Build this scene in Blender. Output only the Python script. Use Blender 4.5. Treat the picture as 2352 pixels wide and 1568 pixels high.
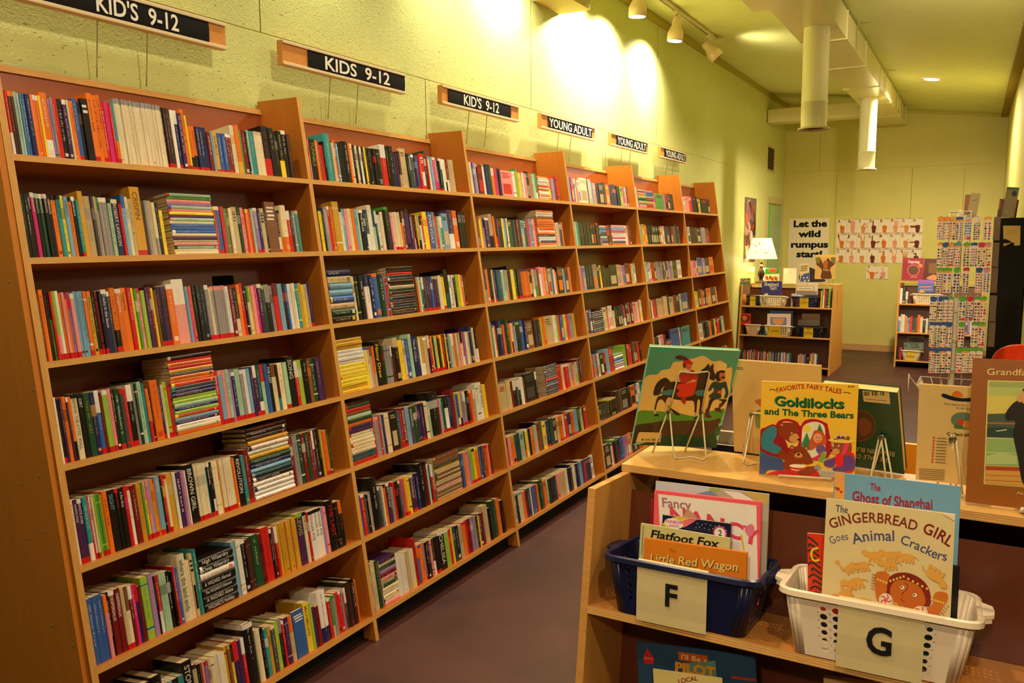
import bpy, math, random, re
from mathutils import Vector, Matrix

for o in list(bpy.data.objects):
    bpy.data.objects.remove(o, do_unlink=True)
S = bpy.context.scene
COL = S.collection
R = math.radians

# ------------------------------------------------------------------ camera
F_PX, YAW, PITCH, ROLL = 1900.0, 0.51552, -0.12173, -0.00688
CAM = Vector((2.58398, 0.0, 1.6))
FW = Vector((-math.sin(YAW) * math.cos(PITCH), math.cos(YAW) * math.cos(PITCH), math.sin(PITCH)))
_r = Vector((math.cos(YAW), math.sin(YAW), 0)); _u = _r.cross(FW)
RT = _r * math.cos(ROLL) + _u * math.sin(ROLL)
UP = _u * math.cos(ROLL) - _r * math.sin(ROLL)
cd = bpy.data.cameras.new('camera'); cd.sensor_width = 36.0; cd.lens = 36.0 * F_PX / 2352.0
cd.clip_start = 0.05; cd.clip_end = 100
cam = bpy.data.objects.new('camera', cd); COL.objects.link(cam)
cam.matrix_world = Matrix(((RT.x, UP.x, -FW.x, CAM.x), (RT.y, UP.y, -FW.y, CAM.y), (RT.z, UP.z, -FW.z, CAM.z), (0, 0, 0, 1)))
S.camera = cam

def ray(x, y):
    return FW + RT * ((x - 1176) / F_PX) - UP * ((y - 784) / F_PX)
def at(x, y, ax, v):                       # where the sight line through a pixel meets a plane
    d = ray(x, y); i = 'xyz'.index(ax); t = (v - CAM[i]) / d[i]
    return CAM + d * t
def pix(P):
    d = Vector(P) - CAM; z = d.dot(FW)
    return 1176 + F_PX * d.dot(RT) / z, 784 - F_PX * d.dot(UP) / z

# ------------------------------------------------------------------ world, lights, exposure
w = bpy.data.worlds.new('world'); S.world = w; w.use_nodes = True
w.node_tree.nodes['Background'].inputs[0].default_value = (1.0, 0.85, 0.6, 1)
w.node_tree.nodes['Background'].inputs[1].default_value = 0.03
S.view_settings.view_transform = 'Standard'; S.view_settings.look = 'None'
S.view_settings.gamma = 1.0; S.view_settings.use_curve_mapping = False
S.view_settings.exposure = -0.12
WARM = (1.0, 0.78, 0.53)

def lamp(name, kind, loc, power, color=WARM, size=0.1, target=None, angle=None, blend=0.5):
    d = bpy.data.lights.new(name, kind); d.energy = power; d.color = color
    if kind == 'AREA': d.shape = 'DISK'; d.size = size
    else: d.shadow_soft_size = size
    if kind == 'SPOT': d.spot_size = R(angle); d.spot_blend = blend
    o = bpy.data.objects.new(name, d); COL.objects.link(o); o.location = loc
    if target is not None:
        o.rotation_euler = (Vector(target) - Vector(loc)).to_track_quat('-Z', 'Y').to_euler()
    return o
# unseen fill lights added for ceiling and walls, then floods over counter and aisle
lamp('fill_light', 'POINT', (3.9, 1.4, 2.7), 14, size=0.15)
lamp('fill_light', 'POINT', (3.7, 4.9, 2.5), 24, size=0.15)
lamp('fill_light', 'POINT', (1.9, -1.4, 3.0), 16, size=0.12)
lamp('ceiling_and_fill_flood', 'SPOT', (2.6, -1.6, 2.95), 190, size=0.08, target=(2.25, 1.9, 1.08), angle=30, blend=0.8)  # fill spot added behind the camera to light the counter's covers
lamp('ceiling_and_fill_flood', 'SPOT', (2.75, 3.2, 3.1), 130, size=0.05, target=(2.3, 1.7, 0.8), angle=90, blend=0.7)
lamp('ceiling_and_fill_flood', 'SPOT', (2.9, 0.2, 3.1), 100, size=0.06, target=(2.35, 1.9, 0.9), angle=80, blend=0.8)
for yy, pw in ((0.9, 76), (2.3, 100), (3.8, 104), (5.3, 104)):
    lamp('ceiling_and_fill_flood', 'SPOT', (1.45, yy, 3.28), pw, size=0.05, target=(1.0, yy, 0.0), angle=130, blend=0.8)
lamp('ceiling_and_fill_flood', 'SPOT', (1.1, 7.4, 3.3), 80, size=0.05, target=(0.8, 7.6, 0.0), angle=120, blend=0.8)
lamp('ceiling_and_fill_flood', 'SPOT', (2.4, 5.4, 3.0), 180, color=(1, 0.82, 0.58), size=0.08, target=(1.6, 12.7, 2.2), angle=75, blend=0.9)  # added out of view to brighten the far wall
lamp('ceiling_and_fill_flood', 'SPOT', (2.017, 10.04, 3.22), 330, color=(1, 0.82, 0.62), size=0.05, target=(2.0, 10.04, 0), angle=165, blend=0.6)
# the wall-washing track heads
BEAM = (1, 0.87, 0.62)
for yy, tz, pw in ((0.6, 1.7, 38), (1.7, 1.7, 38), (2.8, 1.7, 44), (3.7, 1.6, 46), (4.45, 2.6, 110), (5.45, 2.6, 200), (6.0, 2.6, 230), (6.88, 2.6, 200)):
    lamp('track_beam', 'SPOT', (0.27, yy, 3.23), pw, color=BEAM, size=0.03, target=(0.10 if pw < 100 else -0.2, yy, tz), angle=135 if pw > 100 else 120, blend=1.0)
lamp('track_beam', 'SPOT', (0.43, 7.87, 3.2), 70, color=BEAM, size=0.03, target=(1.3, 8.3, 2.6), angle=100, blend=0.6)
lamp('track_beam', 'SPOT', (0.5, 7.9, 3.22), 14, color=BEAM, size=0.05, target=(1.2, 8.3, 3.4), angle=150, blend=1.0)
lamp('ceiling_and_fill_flood', 'SPOT', (2.3, 1.6, 3.1), 260, size=0.08, target=(2.45, 5.1, 1.2), angle=38, blend=0.9)  # frontal fill added for the sticker rack
# ------------------------------------------------------------------ colours and materials
def lin(c):
    return tuple(((v / 255) / 12.92 if v / 255 <= 0.04045 else ((v / 255 + 0.055) / 1.055) ** 2.4) for v in c)
PAL = {  # code: (sRGB, word)
 'k': ((18, 16, 18), 'black'), 'A': ((70, 68, 72), 'charcoal'), 'a': ((150, 146, 146), 'grey'), 'w': ((236, 232, 222), 'white'),
 'c': ((232, 218, 180), 'cream'), 'e': ((200, 176, 134), 'beige'), 'y': ((245, 214, 50), 'yellow'), 'Y': ((214, 160, 44), 'mustard'),
 'o': ((235, 116, 28), 'orange'), 'r': ((208, 30, 30), 'red'), 'R': ((122, 22, 28), 'maroon'), 'p': ((238, 150, 150), 'pink'),
 'm': ((216, 40, 120), 'magenta'), 'v': ((160, 124, 184), 'lilac'), 'V': ((70, 34, 84), 'purple'), 'b': ((50, 94, 170), 'blue'),
 'B': ((28, 36, 92), 'navy'), 's': ((120, 170, 204), 'pale blue'), 't': ((44, 146, 152), 'teal'), 'T': ((18, 76, 84), 'dark teal'),
 'g': ((76, 150, 56), 'green'), 'G': ((24, 72, 42), 'dark green'), 'l': ((150, 190, 60), 'lime'), 'n': ((126, 78, 46), 'brown'),
 'N': ((62, 36, 28), 'dark brown'), 'f': ((166, 204, 172), 'mint')}
PL = {k: lin(v[0]) for k, v in PAL.items()}
def C_(c):
    if isinstance(c, str): return PL[c]
    return lin(c)

MATS = {}
def _nodes(name):
    m = bpy.data.materials.new(name); m.use_nodes = True
    nt = m.node_tree; b = nt.nodes['Principled BSDF']; MATS[name] = m
    return m, nt, b
def _mul(nt, ca, fac_socket, lo, hi):
    mr = nt.nodes.new('ShaderNodeMapRange'); mr.inputs[3].default_value = lo; mr.inputs[4].default_value = hi
    nt.links.new(fac_socket, mr.inputs[0])
    mx = nt.nodes.new('ShaderNodeMix'); mx.data_type = 'RGBA'; mx.blend_type = 'MULTIPLY'; mx.inputs[0].default_value = 1
    nt.links.new(ca, mx.inputs[6]); nt.links.new(mr.outputs[0], mx.inputs[7])
    return mx.outputs[2]
def surf(name, rough, spec=0.5, metal=0.0, scale=40, lo=0.92, hi=1.06, stretch=None, bump=0.0, detail=3, emit=0.0, trans=0.0):
    """one kind of surface; the colour of each face comes from the mesh, the unevenness from noise"""
    m, nt, b = _nodes(name)
    at_ = nt.nodes.new('ShaderNodeAttribute'); at_.attribute_name = 'Col'
    tc = nt.nodes.new('ShaderNodeTexCoord'); nz = nt.nodes.new('ShaderNodeTexNoise')
    nz.inputs['Scale'].default_value = scale; nz.inputs['Detail'].default_value = detail
    if stretch:
        mp = nt.nodes.new('ShaderNodeMapping'); mp.inputs['Scale'].default_value = stretch
        nt.links.new(tc.outputs['Object'], mp.inputs[0]); nt.links.new(mp.outputs[0], nz.inputs[0])
    else: nt.links.new(tc.outputs['Object'], nz.inputs[0])
    out = _mul(nt, at_.outputs['Color'], nz.outputs[0], lo, hi)
    nt.links.new(out, b.inputs['Base Color'])
    b.inputs['Roughness'].default_value = rough; b.inputs['Specular IOR Level'].default_value = spec; b.inputs['Metallic'].default_value = metal
    if bump:
        bp = nt.nodes.new('ShaderNodeBump'); bp.inputs['Strength'].default_value = bump; bp.inputs['Distance'].default_value = 0.002
        nt.links.new(nz.outputs[0], bp.inputs['Height']); nt.links.new(bp.outputs[0], b.inputs['Normal'])
    if emit:
        nt.links.new(out, b.inputs['Emission Color']); b.inputs['Emission Strength'].default_value = emit
    return m
surf('print', 0.3, 0.5, scale=25)
surf('matte', 0.8, 0.2, scale=30)
surf('plastic', 0.32, 0.5, scale=8, lo=0.97, hi=1.02)
surf('metal', 0.32, 0.5, metal=0.75, scale=20)
surf('enamel', 0.3, 0.5, scale=15, lo=0.97, hi=1.02)
surf('paper', 0.85, 0.1, scale=60, stretch=(1, 14, 1), lo=0.8, hi=1.08)
surf('wood', 0.33, 0.45, scale=9, stretch=(7, 1.2, 1.2), lo=0.84, hi=1.1, detail=6)
surf('wood_tall', 0.42, 0.35, scale=9, stretch=(4, 4, 0.6), lo=0.82, hi=1.1, detail=6)
surf('shade_glow', 0.7, 0.1, scale=10, emit=2.4)
surf('lamp_glow', 0.7, 0.1, scale=10, emit=40.0)

def layered(name, axis):
    """cut edge of plywood: thin dark and light plies"""
    m, nt, b = _nodes(name)
    at_ = nt.nodes.new('ShaderNodeAttribute'); at_.attribute_name = 'Col'
    tc = nt.nodes.new('ShaderNodeTexCoord'); wv = nt.nodes.new('ShaderNodeTexWave')
    wv.bands_direction = axis; wv.inputs['Scale'].default_value = 62; wv.inputs['Distortion'].default_value = 0.6; wv.inputs['Detail Scale'].default_value = 6
    nt.links.new(tc.outputs['Object'], wv.inputs[0])
    nz = nt.nodes.new('ShaderNodeTexNoise'); nz.inputs['Scale'].default_value = 26
    mp = nt.nodes.new('ShaderNodeMapping'); mp.inputs['Scale'].default_value = (1, 0.6, 3) if axis == 'Z' else (1, 3, 0.6)
    nt.links.new(tc.outputs['Object'], mp.inputs[0]); nt.links.new(mp.outputs[0], nz.inputs[0])
    o1 = _mul(nt, at_.outputs['Color'], wv.outputs['Fac'], 0.72, 1.08)
    o2 = _mul(nt, o1, nz.outputs[0], 0.8, 1.15)
    nt.links.new(o2, b.inputs['Base Color']); b.inputs['Roughness'].default_value = 0.5
layered('ply_edge', 'Z'); layered('ply_edge_upright', 'Y')

def wall_mat(name, base, fleck, fl=1.0):
    """painted strand board: flakes and small dark pits under the paint"""
    m, nt, b = _nodes(name); tc = nt.nodes.new('ShaderNodeTexCoord')
    n1 = nt.nodes.new('ShaderNodeTexNoise'); n1.inputs['Scale'].default_value = 16; n1.inputs['Detail'].default_value = 4
    vo = nt.nodes.new('ShaderNodeTexVoronoi'); vo.inputs['Scale'].default_value = 38
    n2 = nt.nodes.new('ShaderNodeTexNoise'); n2.inputs['Scale'].default_value = 5
    wp = nt.nodes.new('ShaderNodeMix'); wp.data_type = 'RGBA'; wp.blend_type = 'ADD'; wp.inputs[0].default_value = 0.35
    nt.links.new(tc.outputs['Object'], wp.inputs[6]); nt.links.new(n1.outputs['Color'], wp.inputs[7])
    mp = nt.nodes.new('ShaderNodeMapping'); mp.inputs['Scale'].default_value = (1, 0.55, 1.5); mp.inputs['Rotation'].default_value = (0.5, 0, 0)
    nt.links.new(wp.outputs[2], mp.inputs[0]); nt.links.new(mp.outputs[0], vo.inputs[0])
    for s in (n1, n2): nt.links.new(tc.outputs['Object'], s.inputs[0])
    n3 = nt.nodes.new('ShaderNodeTexNoise'); n3.inputs['Scale'].default_value = 75; n3.inputs['Detail'].default_value = 2; n3.inputs['Roughness'].default_value = 0.6
    mp3 = nt.nodes.new('ShaderNodeMapping'); mp3.inputs['Scale'].default_value = (1, 0.5, 1.3); mp3.inputs['Rotation'].default_value = (0.7, 0, 0)
    nt.links.new(tc.outputs['Object'], mp3.inputs[0]); nt.links.new(mp3.outputs[0], n3.inputs[0])
    mr = nt.nodes.new('ShaderNodeMapRange'); mr.inputs[1].default_value = 0.655; mr.inputs[2].default_value = 0.70
    nt.links.new(n3.outputs[0], mr.inputs[0])
    mg = nt.nodes.new('ShaderNodeMath'); mg.operation = 'MULTIPLY'; mg.inputs[1].default_value = 0.75 * fl
    nt.links.new(mr.outputs[0], mg.inputs[0])
    mx = nt.nodes.new('ShaderNodeMix'); mx.data_type = 'RGBA'; mx.inputs[6].default_value = (*lin(base), 1); mx.inputs[7].default_value = (*lin(fleck), 1)
    nt.links.new(mg.outputs[0], mx.inputs[0])
    o = _mul(nt, mx.outputs[2], n2.outputs[0], 0.93, 1.05)
    nt.links.new(o, b.inputs['Base Color']); b.inputs['Roughness'].default_value = 0.5; b.inputs['Specular IOR Level'].default_value = 0.35
    bp = nt.nodes.new('ShaderNodeBump'); bp.inputs['Strength'].default_value = 0.35 * fl; bp.inputs['Distance'].default_value = 0.004
    nt.links.new(vo.outputs['Distance'], bp.inputs['Height']); nt.links.new(bp.outputs[0], b.inputs['Normal'])
wall_mat('painted_strand_board', (206, 211, 136), (98, 92, 40))
wall_mat('painted_board', (203, 195, 108), (140, 130, 56), 0.25)
wall_mat('painted_ceiling', (218, 224, 150), (170, 160, 80), 0.5)

def floor_mat():
    m, nt, b = _nodes('stained_concrete'); tc = nt.nodes.new('ShaderNodeTexCoord')
    n1 = nt.nodes.new('ShaderNodeTexNoise'); n1.inputs['Scale'].default_value = 2.2; n1.inputs['Detail'].default_value = 8; n1.inputs['Roughness'].default_value = 0.65
    n2 = nt.nodes.new('ShaderNodeTexNoise'); n2.inputs['Scale'].default_value = 45; n2.inputs['Detail'].default_value = 3
    for s in (n1, n2): nt.links.new(tc.outputs['Object'], s.inputs[0])
    cr = nt.nodes.new('ShaderNodeValToRGB'); cr.color_ramp.elements[0].position = 0.3; cr.color_ramp.elements[1].position = 0.75
    cr.color_ramp.elements[0].color = (*lin((54, 25, 21)), 1); cr.color_ramp.elements[1].color = (*lin((88, 48, 40)), 1)
    nt.links.new(n1.outputs[0], cr.inputs[0])
    o = _mul(nt, cr.outputs[0], n2.outputs[0], 0.8, 1.15)
    nt.links.new(o, b.inputs['Base Color']); b.inputs['Roughness'].default_value = 0.5
floor_mat()

# ------------------------------------------------------------------ mesh building
class MB:
    def __init__(s): s.v = []; s.f = []; s.c = []; s.m = []; s.sm = []; s.M = None; s.mats = []
    def mi(s, mat):
        if mat not in s.mats: s.mats.append(mat)
        return s.mats.index(mat)
    def add(s, vs, fs, col, mat, smooth=False):
        n = len(s.v)
        if s.M is None: s.v.extend(tuple(p) for p in vs)
        else:
            M = s.M; s.v.extend(tuple(M @ Vector(p)) for p in vs)
        k = s.mi(mat); c = C_(col) if isinstance(col, str) or max(col) > 1.001 else col
        for f in fs:
            s.f.append([n + i for i in f]); s.c.append(c); s.m.append(k); s.sm.append(smooth)
    def box(s, a, b, col, mat, faces=None):
        x0, y0, z0 = a; x1, y1, z1 = b
        vs = [(x0, y0, z0), (x1, y0, z0), (x1, y1, z0), (x0, y1, z0), (x0, y0, z1), (x1, y0, z1), (x1, y1, z1), (x0, y1, z1)]
        fs = {'z-': (0, 3, 2, 1), 'z+': (4, 5, 6, 7), 'y-': (0, 1, 5, 4), 'x+': (1, 2, 6, 5), 'y+': (2, 3, 7, 6), 'x-': (3, 0, 4, 7)}
        s.add(vs, [fs[k] for k in (faces or fs)], col, mat)
    def bbox(s, a, b, col, mat, e=0.002):
        """box with softened vertical and long edges"""
        x0, y0, z0 = a; x1, y1, z1 = b
        r = [(x0 + e, y0), (x1 - e, y0), (x1, y0 + e), (x1, y1 - e), (x1 - e, y1), (x0 + e, y1), (x0, y1 - e), (x0, y0 + e)]
        i = [(min(max(x, x0 + e), x1 - e), min(max(y, y0 + e), y1 - e)) for x, y in r]
        vs = [(x, y, z0) for x, y in i] + [(x, y, z0 + e) for x, y in r] + [(x, y, z1 - e) for x, y in r] + [(x, y, z1) for x, y in i]
        fs = [tuple(range(7, -1, -1)), tuple(range(24, 32))]
        for k in range(3):
            for j in range(8): fs.append((k * 8 + j, k * 8 + (j + 1) % 8, k * 8 + 8 + (j + 1) % 8, k * 8 + 8 + j))
        s.add(vs, fs, col, mat)
    def poly(s, pts, col, mat): s.add(pts, [tuple(range(len(pts)))], col, mat)
    def prism(s, prof, axis, a, b, col, mat, side_mats=None, cap_mat=None):
        """prof: 2D outline; axis: 'x' -> prof is (y,z); 'y' -> prof is (x,z); 'z' -> prof is (x,y)"""
        n = len(prof)
        P = {'x': lambda t, p: (t, p[0], p[1]), 'y': lambda t, p: (p[0], t, p[1]), 'z': lambda t, p: (p[0], p[1], t)}[axis]
        vs = [P(a, p) for p in prof] + [P(b, p) for p in prof]
        s.add(vs, [tuple(range(n - 1, -1, -1)), tuple(range(n, 2 * n))], col, cap_mat or mat)
        for i in range(n):
            mm = side_mats.get(i, mat) if side_mats else mat
            s.add([vs[i], vs[(i + 1) % n], vs[n + (i + 1) % n], vs[n + i]], [(0, 1, 2, 3)], col, mm)
    def tube(s, path, r, col, mat, n=8, closed=False):
        path = [Vector(p) for p in path]; k = len(path); vs = []; fs = []
        up = None
        for i, p in enumerate(path):
            a = path[i - 1] if (i > 0 or closed) else path[i]; b = path[(i + 1) % k] if (i < k - 1 or closed) else path[i]
            t = (b - a).normalized()
            if up is None: up = Vector((0, 0, 1)) if abs(t.z) < 0.9 else Vector((1, 0, 0))
            q = t.cross(up).normalized(); up2 = q.cross(t).normalized(); up = up2
            rr = r[i] if isinstance(r, (list, tuple)) else r
            for j in range(n):
                an = 2 * math.pi * j / n; vs.append(p + q * (rr * math.cos(an)) + up2 * (rr * math.sin(an)))
        for i in range(k if closed else k - 1):
            for j in range(n):
                fs.append((i * n + j, i * n + (j + 1) % n, ((i + 1) % k) * n + (j + 1) % n, ((i + 1) % k) * n + j))
        if not closed: fs += [tuple(range(n - 1, -1, -1)), tuple(range((k - 1) * n, k * n))]
        s.add(vs, fs, col, mat, True)
    def lathe(s, prof, c, col, mat, n=24, cap=True):
        vs = []; fs = []
        for r, z in prof:
            for j in range(n):
                a = 2 * math.pi * j / n; vs.append((c[0] + r * math.cos(a), c[1] + r * math.sin(a), c[2] + z))
        for i in range(len(prof) - 1):
            for j in range(n): fs.append((i * n + j, i * n + (j + 1) % n, (i + 1) * n + (j + 1) % n, (i + 1) * n + j))
        if cap: fs += [tuple(range(n - 1, -1, -1)), tuple(range((len(prof) - 1) * n, len(prof) * n))]
        s.add(vs, fs, col, mat, True)
    def build(s, name, parent=None, mw=None, link=True):
        me = bpy.data.meshes.new(name); me.from_pydata([tuple(p) for p in s.v], [], s.f)
        for mt in s.mats: me.materials.append(MATS[mt])
        me.polygons.foreach_set('material_index', s.m); me.polygons.foreach_set('use_smooth', s.sm)
        ca = me.color_attributes.new('Col', 'FLOAT_COLOR', 'CORNER'); buf = []
        for f, c in zip(s.f, s.c): buf.extend((c[0], c[1], c[2], 1.0) * len(f))
        ca.data.foreach_set('color', buf); me.update()
        o = bpy.data.objects.new(name, me); COL.objects.link(o)
        if parent is not None: o.parent = parent
        if mw is not None: o.matrix_world = mw
        return o

def tag(o, label, cat, group=None):
    o['label'] = label; o['category'] = cat
    if group: o['group'] = group
    return o
def struct(o):
    o['kind'] = 'structure'; return o
def empty(name, loc=(0, 0, 0), rot=(0, 0, 0), mw=None):
    o = bpy.data.objects.new(name, None); COL.objects.link(o); o.empty_display_size = 0.1
    if mw is not None: o.matrix_world = mw
    else: o.location = loc; o.rotation_euler = rot
    return o

# ------------------------------------------------------------------ lettering
GLY = {}
def _txt_mesh(t, off):
    c = bpy.data.curves.new('t', 'FONT'); c.body = t; c.size = 1.0; c.resolution_u = 3; c.offset = off; c.fill_mode = 'FRONT'
    o = bpy.data.objects.new('t', c); COL.objects.link(o)
    dg = bpy.context.evaluated_depsgraph_get(); e = o.evaluated_get(dg); me = e.to_mesh()
    vs = [(v.co.x, v.co.y) for v in me.vertices]; fs = [tuple(p.vertices) for p in me.polygons]; e.to_mesh_clear()
    bpy.data.objects.remove(o, do_unlink=True); bpy.data.curves.remove(c)
    return vs, fs
_bar = None
def glyph(ch, off=0.0):
    global _bar
    if (ch, off) not in GLY:
        if _bar is None: _bar = max(v[0] for v in _txt_mesh('l', 0)[0])
        adv = max(v[0] for v in _txt_mesh(ch + 'l', 0)[0]) - _bar
        vs, fs = _txt_mesh(ch, off) if ch != ' ' else ([], [])
        GLY[(ch, off)] = (vs, fs, adv)
    return GLY[(ch, off)]
def text_w(t): return sum(glyph(c)[2] for c in t)
def spline(pts, n=8):
    if len(pts) < 3: return [tuple(p) for p in pts]
    out = []
    P = [pts[0]] + list(pts) + [pts[-1]]
    for i in range(1, len(P) - 2):
        p0, p1, p2, p3 = P[i - 1:i + 3]
        for k in range(n):
            t = k / n
            out.append(tuple(0.5 * (2 * b + (c - a) * t + (2 * a - 5 * b + 4 * c - d) * t * t + (3 * b - a - 3 * c + d) * t ** 3) for a, b, c, d in zip(p0, p1, p2, p3)))
    out.append(tuple(pts[-1])); return out
def cspline(pts, n=4):
    out = []; k = len(pts)
    for i in range(k):
        p0, p1, p2, p3 = pts[i - 1], pts[i], pts[(i + 1) % k], pts[(i + 2) % k]
        for j in range(n):
            t = j / n
            out.append(tuple(0.5 * (2 * b + (c - a) * t + (2 * a - 5 * b + 4 * c - d) * t * t + (3 * b - a - 3 * c + d) * t ** 3) for a, b, c, d in zip(p0, p1, p2, p3)))
    return out
def glyphs_on(path, text, h, off=0.0, down=True, slab=False):
    """letters laid along a 2D path (y down when down): yields (verts, faces) in path units; h is the cap height"""
    path = spline(path, 10); L = [0]
    for a, b in zip(path, path[1:]): L.append(L[-1] + math.dist(a, b))
    tot = L[-1]; sx = tot / max(text_w(text), 1e-6); sy = h / 0.69
    pos = 0.0; sg = -1 if down else 1
    for ch in text:
        vs, fs, adv = glyph(ch, off); mid = (pos + adv / 2) * sx
        i = 0
        while i < len(L) - 2 and L[i + 1] < mid: i += 1
        a, b = path[i], path[i + 1]; d = max(L[i + 1] - L[i], 1e-9); t = (mid - L[i]) / d
        ux, uy = (b[0] - a[0]) / d, (b[1] - a[1]) / d
        px, py = a[0] + ux * t * d, a[1] + uy * t * d
        nx, ny = (uy, -ux) if down else (-uy, ux)
        if fs: yield [(px + (x - adv / 2) * sx * ux + y * sy * nx, py + (x - adv / 2) * sx * uy + y * sy * ny) for x, y in vs], fs
        pos += adv

# ------------------------------------------------------------------ flat artwork on a face
def homog(src, dst):
    """3x3 map taking four points to four points"""
    A = []
    for (x, y), (u, v) in zip(src, dst):
        A.append([x, y, 1, 0, 0, 0, -u * x, -u * y, u]); A.append([0, 0, 0, x, y, 1, -v * x, -v * y, v])
    n = 8
    for i in range(n):
        p = max(range(i, n), key=lambda r: abs(A[r][i])); A[i], A[p] = A[p], A[i]
        for r in range(n):
            if r != i:
                k = A[r][i] / A[i][i]
                for c in range(i, n + 1): A[r][c] -= k * A[i][c]
    H = [A[i][n] / A[i][i] for i in range(n)] + [1]
    return lambda p: ((H[0] * p[0] + H[1] * p[1] + H[2]) / (H[6] * p[0] + H[7] * p[1] + 1), (H[3] * p[0] + H[4] * p[1] + H[5]) / (H[6] * p[0] + H[7] * p[1] + 1))
def ell(cx, cy, rx, ry, rot=0, n=18, a0=0, a1=360):
    r = R(rot); out = []
    full = abs(a1 - a0) >= 360
    for i in range(n if full else n + 1):
        a = R(a0 + (a1 - a0) * i / n); x = rx * math.cos(a); y = ry * math.sin(a)
        out.append((cx + x * math.cos(r) - y * math.sin(r), cy + x * math.sin(r) + y * math.cos(r)))
    return out
def stroke(path, wd):
    L = []; Rr = []
    for i, p in enumerate(path):
        a = path[max(i - 1, 0)]; b = path[min(i + 1, len(path) - 1)]
        d = math.dist(a, b) or 1; nx, ny = -(b[1] - a[1]) / d, (b[0] - a[0]) / d
        L.append((p[0] + nx * wd / 2, p[1] + ny * wd / 2)); Rr.append((p[0] - nx * wd / 2, p[1] - ny * wd / 2))
    return L, Rr
def draw(mb, shapes, to3, mat='print', step=0.00012, lift=0.0003, clip=None):
    """shapes in 2D; to3(u, v, layer height) gives the point on the face"""
    q = clip or (lambda p: p)
    step = min(step, .0022 / max(1, len(shapes)))
    for i, sh in enumerate(shapes):
        k, col = sh[0], sh[1]; hgt = lift + step * i
        if k == 'p': mb.poly([to3(*q(p), hgt) for p in sh[2]], col, mat)
        elif k == 's': mb.poly([to3(*q(p), hgt) for p in cspline(sh[2])], col, mat)
        elif k == 'e': mb.poly([to3(*q(p), hgt) for p in ell(*sh[2:])], col, mat)
        elif k == 'l':
            a, b = stroke(spline(sh[3], 5), sh[2])
            vs = [to3(*q(p), hgt) for p in a + b]; n = len(a)
            mb.add(vs, [(j, j + 1, n + j + 1, n + j) for j in range(n - 1)], col, mat)
        elif k == 't':
            off = sh[5] if len(sh) > 5 else 0.0
            for vs, fs in glyphs_on(sh[4], sh[2], sh[3], off):
                mb.add([to3(*q(p), hgt) for p in vs], fs, col, mat)
# ------------------------------------------------------------------ the room
CZ = lambda x: 3.53 - 0.13 * x
def slab(name, fn, mat=None):
    mb = MB(); fn(mb); return struct(mb.build(name))
WALLC = (200, 190, 90)
def _f(m): m.box((-0.1, -4.1, -0.1), (5.6, 12.8, 0.0), WALLC, 'stained_concrete')
slab('floor', _f)
def _wl(m): m.box((-0.1, -4.1, 0), (0, 12.8, CZ(0) + 0.02), WALLC, 'painted_strand_board')
slab('wall_left', _wl)
def _wf(m): m.prism([(0, 0), (2.9, 0), (2.9, CZ(2.9) + .02), (0, CZ(0) + .02)], 'y', 12.7, 12.8, WALLC, 'painted_board')
slab('wall_far', _wf)
def _wr(m): m.prism([(2.852, 6.0), (2.952, 6.0), (2.9, 12.8), (2.782, 12.7)], 'z', 0, CZ(2.9) + .02, WALLC, 'painted_board')
slab('wall_right', _wr)
def _wn(m): m.box((2.953, 5.9, 0), (5.6, 6.0, CZ(2.95)), WALLC, 'painted_board'); m.box((2.852, 5.9, 0), (2.953, 6.0, CZ(2.95)), WALLC, 'painted_board')
slab('wall_return', _wn)
def _wb(m): m.prism([(0, 0), (5.5, 0), (5.5, CZ(5.5)), (0, CZ(0))], 'y', -4.1, -4.0, WALLC, 'painted_board')
slab('wall_back', _wb)
def _we(m): m.box((5.5, -4.1, 0), (5.6, 5.9, CZ(5.5)), WALLC, 'painted_board')
slab('wall_east', _we)
def _c(m): m.prism([(-0.1, CZ(-.1)), (5.6, CZ(5.6)), (5.6, CZ(5.6) + .08), (-0.1, CZ(-.1) + .08)], 'y', -4.1, 12.8, WALLC, 'painted_ceiling')
slab('ceiling', _c)
def _t1(m): m.box((0, -4, CZ(0) - 0.07), (0.022, 12.7, CZ(0) - 0.004), (176, 166, 70), 'matte')
slab('trim_1', _t1)
def _t2(m): m.prism([(2.77, 6.02), (2.852, 6.02), (2.782, 12.69), (2.70, 12.69)], 'z', CZ(2.80) - 0.03, CZ(2.80) + 0.012, (150, 130, 50), 'matte')
slab('trim_2', _t2)
def _t3(m): m.prism([(0.0, CZ(0) - .035), (2.78, CZ(2.78) - .035), (2.78, CZ(2.78) - .002), (0, CZ(0) - .002)], 'y', 12.672, 12.70, (196, 184, 96), 'matte')
slab('trim_3', _t3)
def _bb(m): m.box((0.0, 12.685, 0), (2.78, 12.70, 0.09), (196, 150, 96), 'wood')
slab('baseboard_far', _bb)
SEAM = (70, 62, 24)
def _sm(m):
    for y, z0, z1 in ((0.15, 2.44, 3.45), (2.52, 2.44, 3.45), (4.83, 2.44, 3.11), (7.2, 2.44, 3.45), (1.33, 1.2, 2.44), (3.66, 1.2, 2.44), (6.05, 1.2, 2.44)):
        m.box((0, y - 0.0018, z0), (0.0006, y + 0.0018, z1), SEAM, 'matte')
    m.box((0, -4, 2.4385), (0.0006, 9.6, 2.4410), (140, 126, 52), 'matte')
slab('trim_4', _sm)
def _sf(m):
    for x, z0, z1 in ((0.48, 2.56, 3.1), (1.69, 1.85, 2.55), (2.32, 1.0, 2.5), (0.72, 0.1, 2.5)):
        m.box((x - 0.002, 12.6992, z0), (x + 0.002, 12.70, z1), (120, 108, 40) if x != 1.69 else SEAM, 'matte')
    m.box((0.1, 12.6992, 2.556), (2.7, 12.70, 2.5585), (140, 126, 52), 'matte')
slab('trim_5', _sf)
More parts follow.
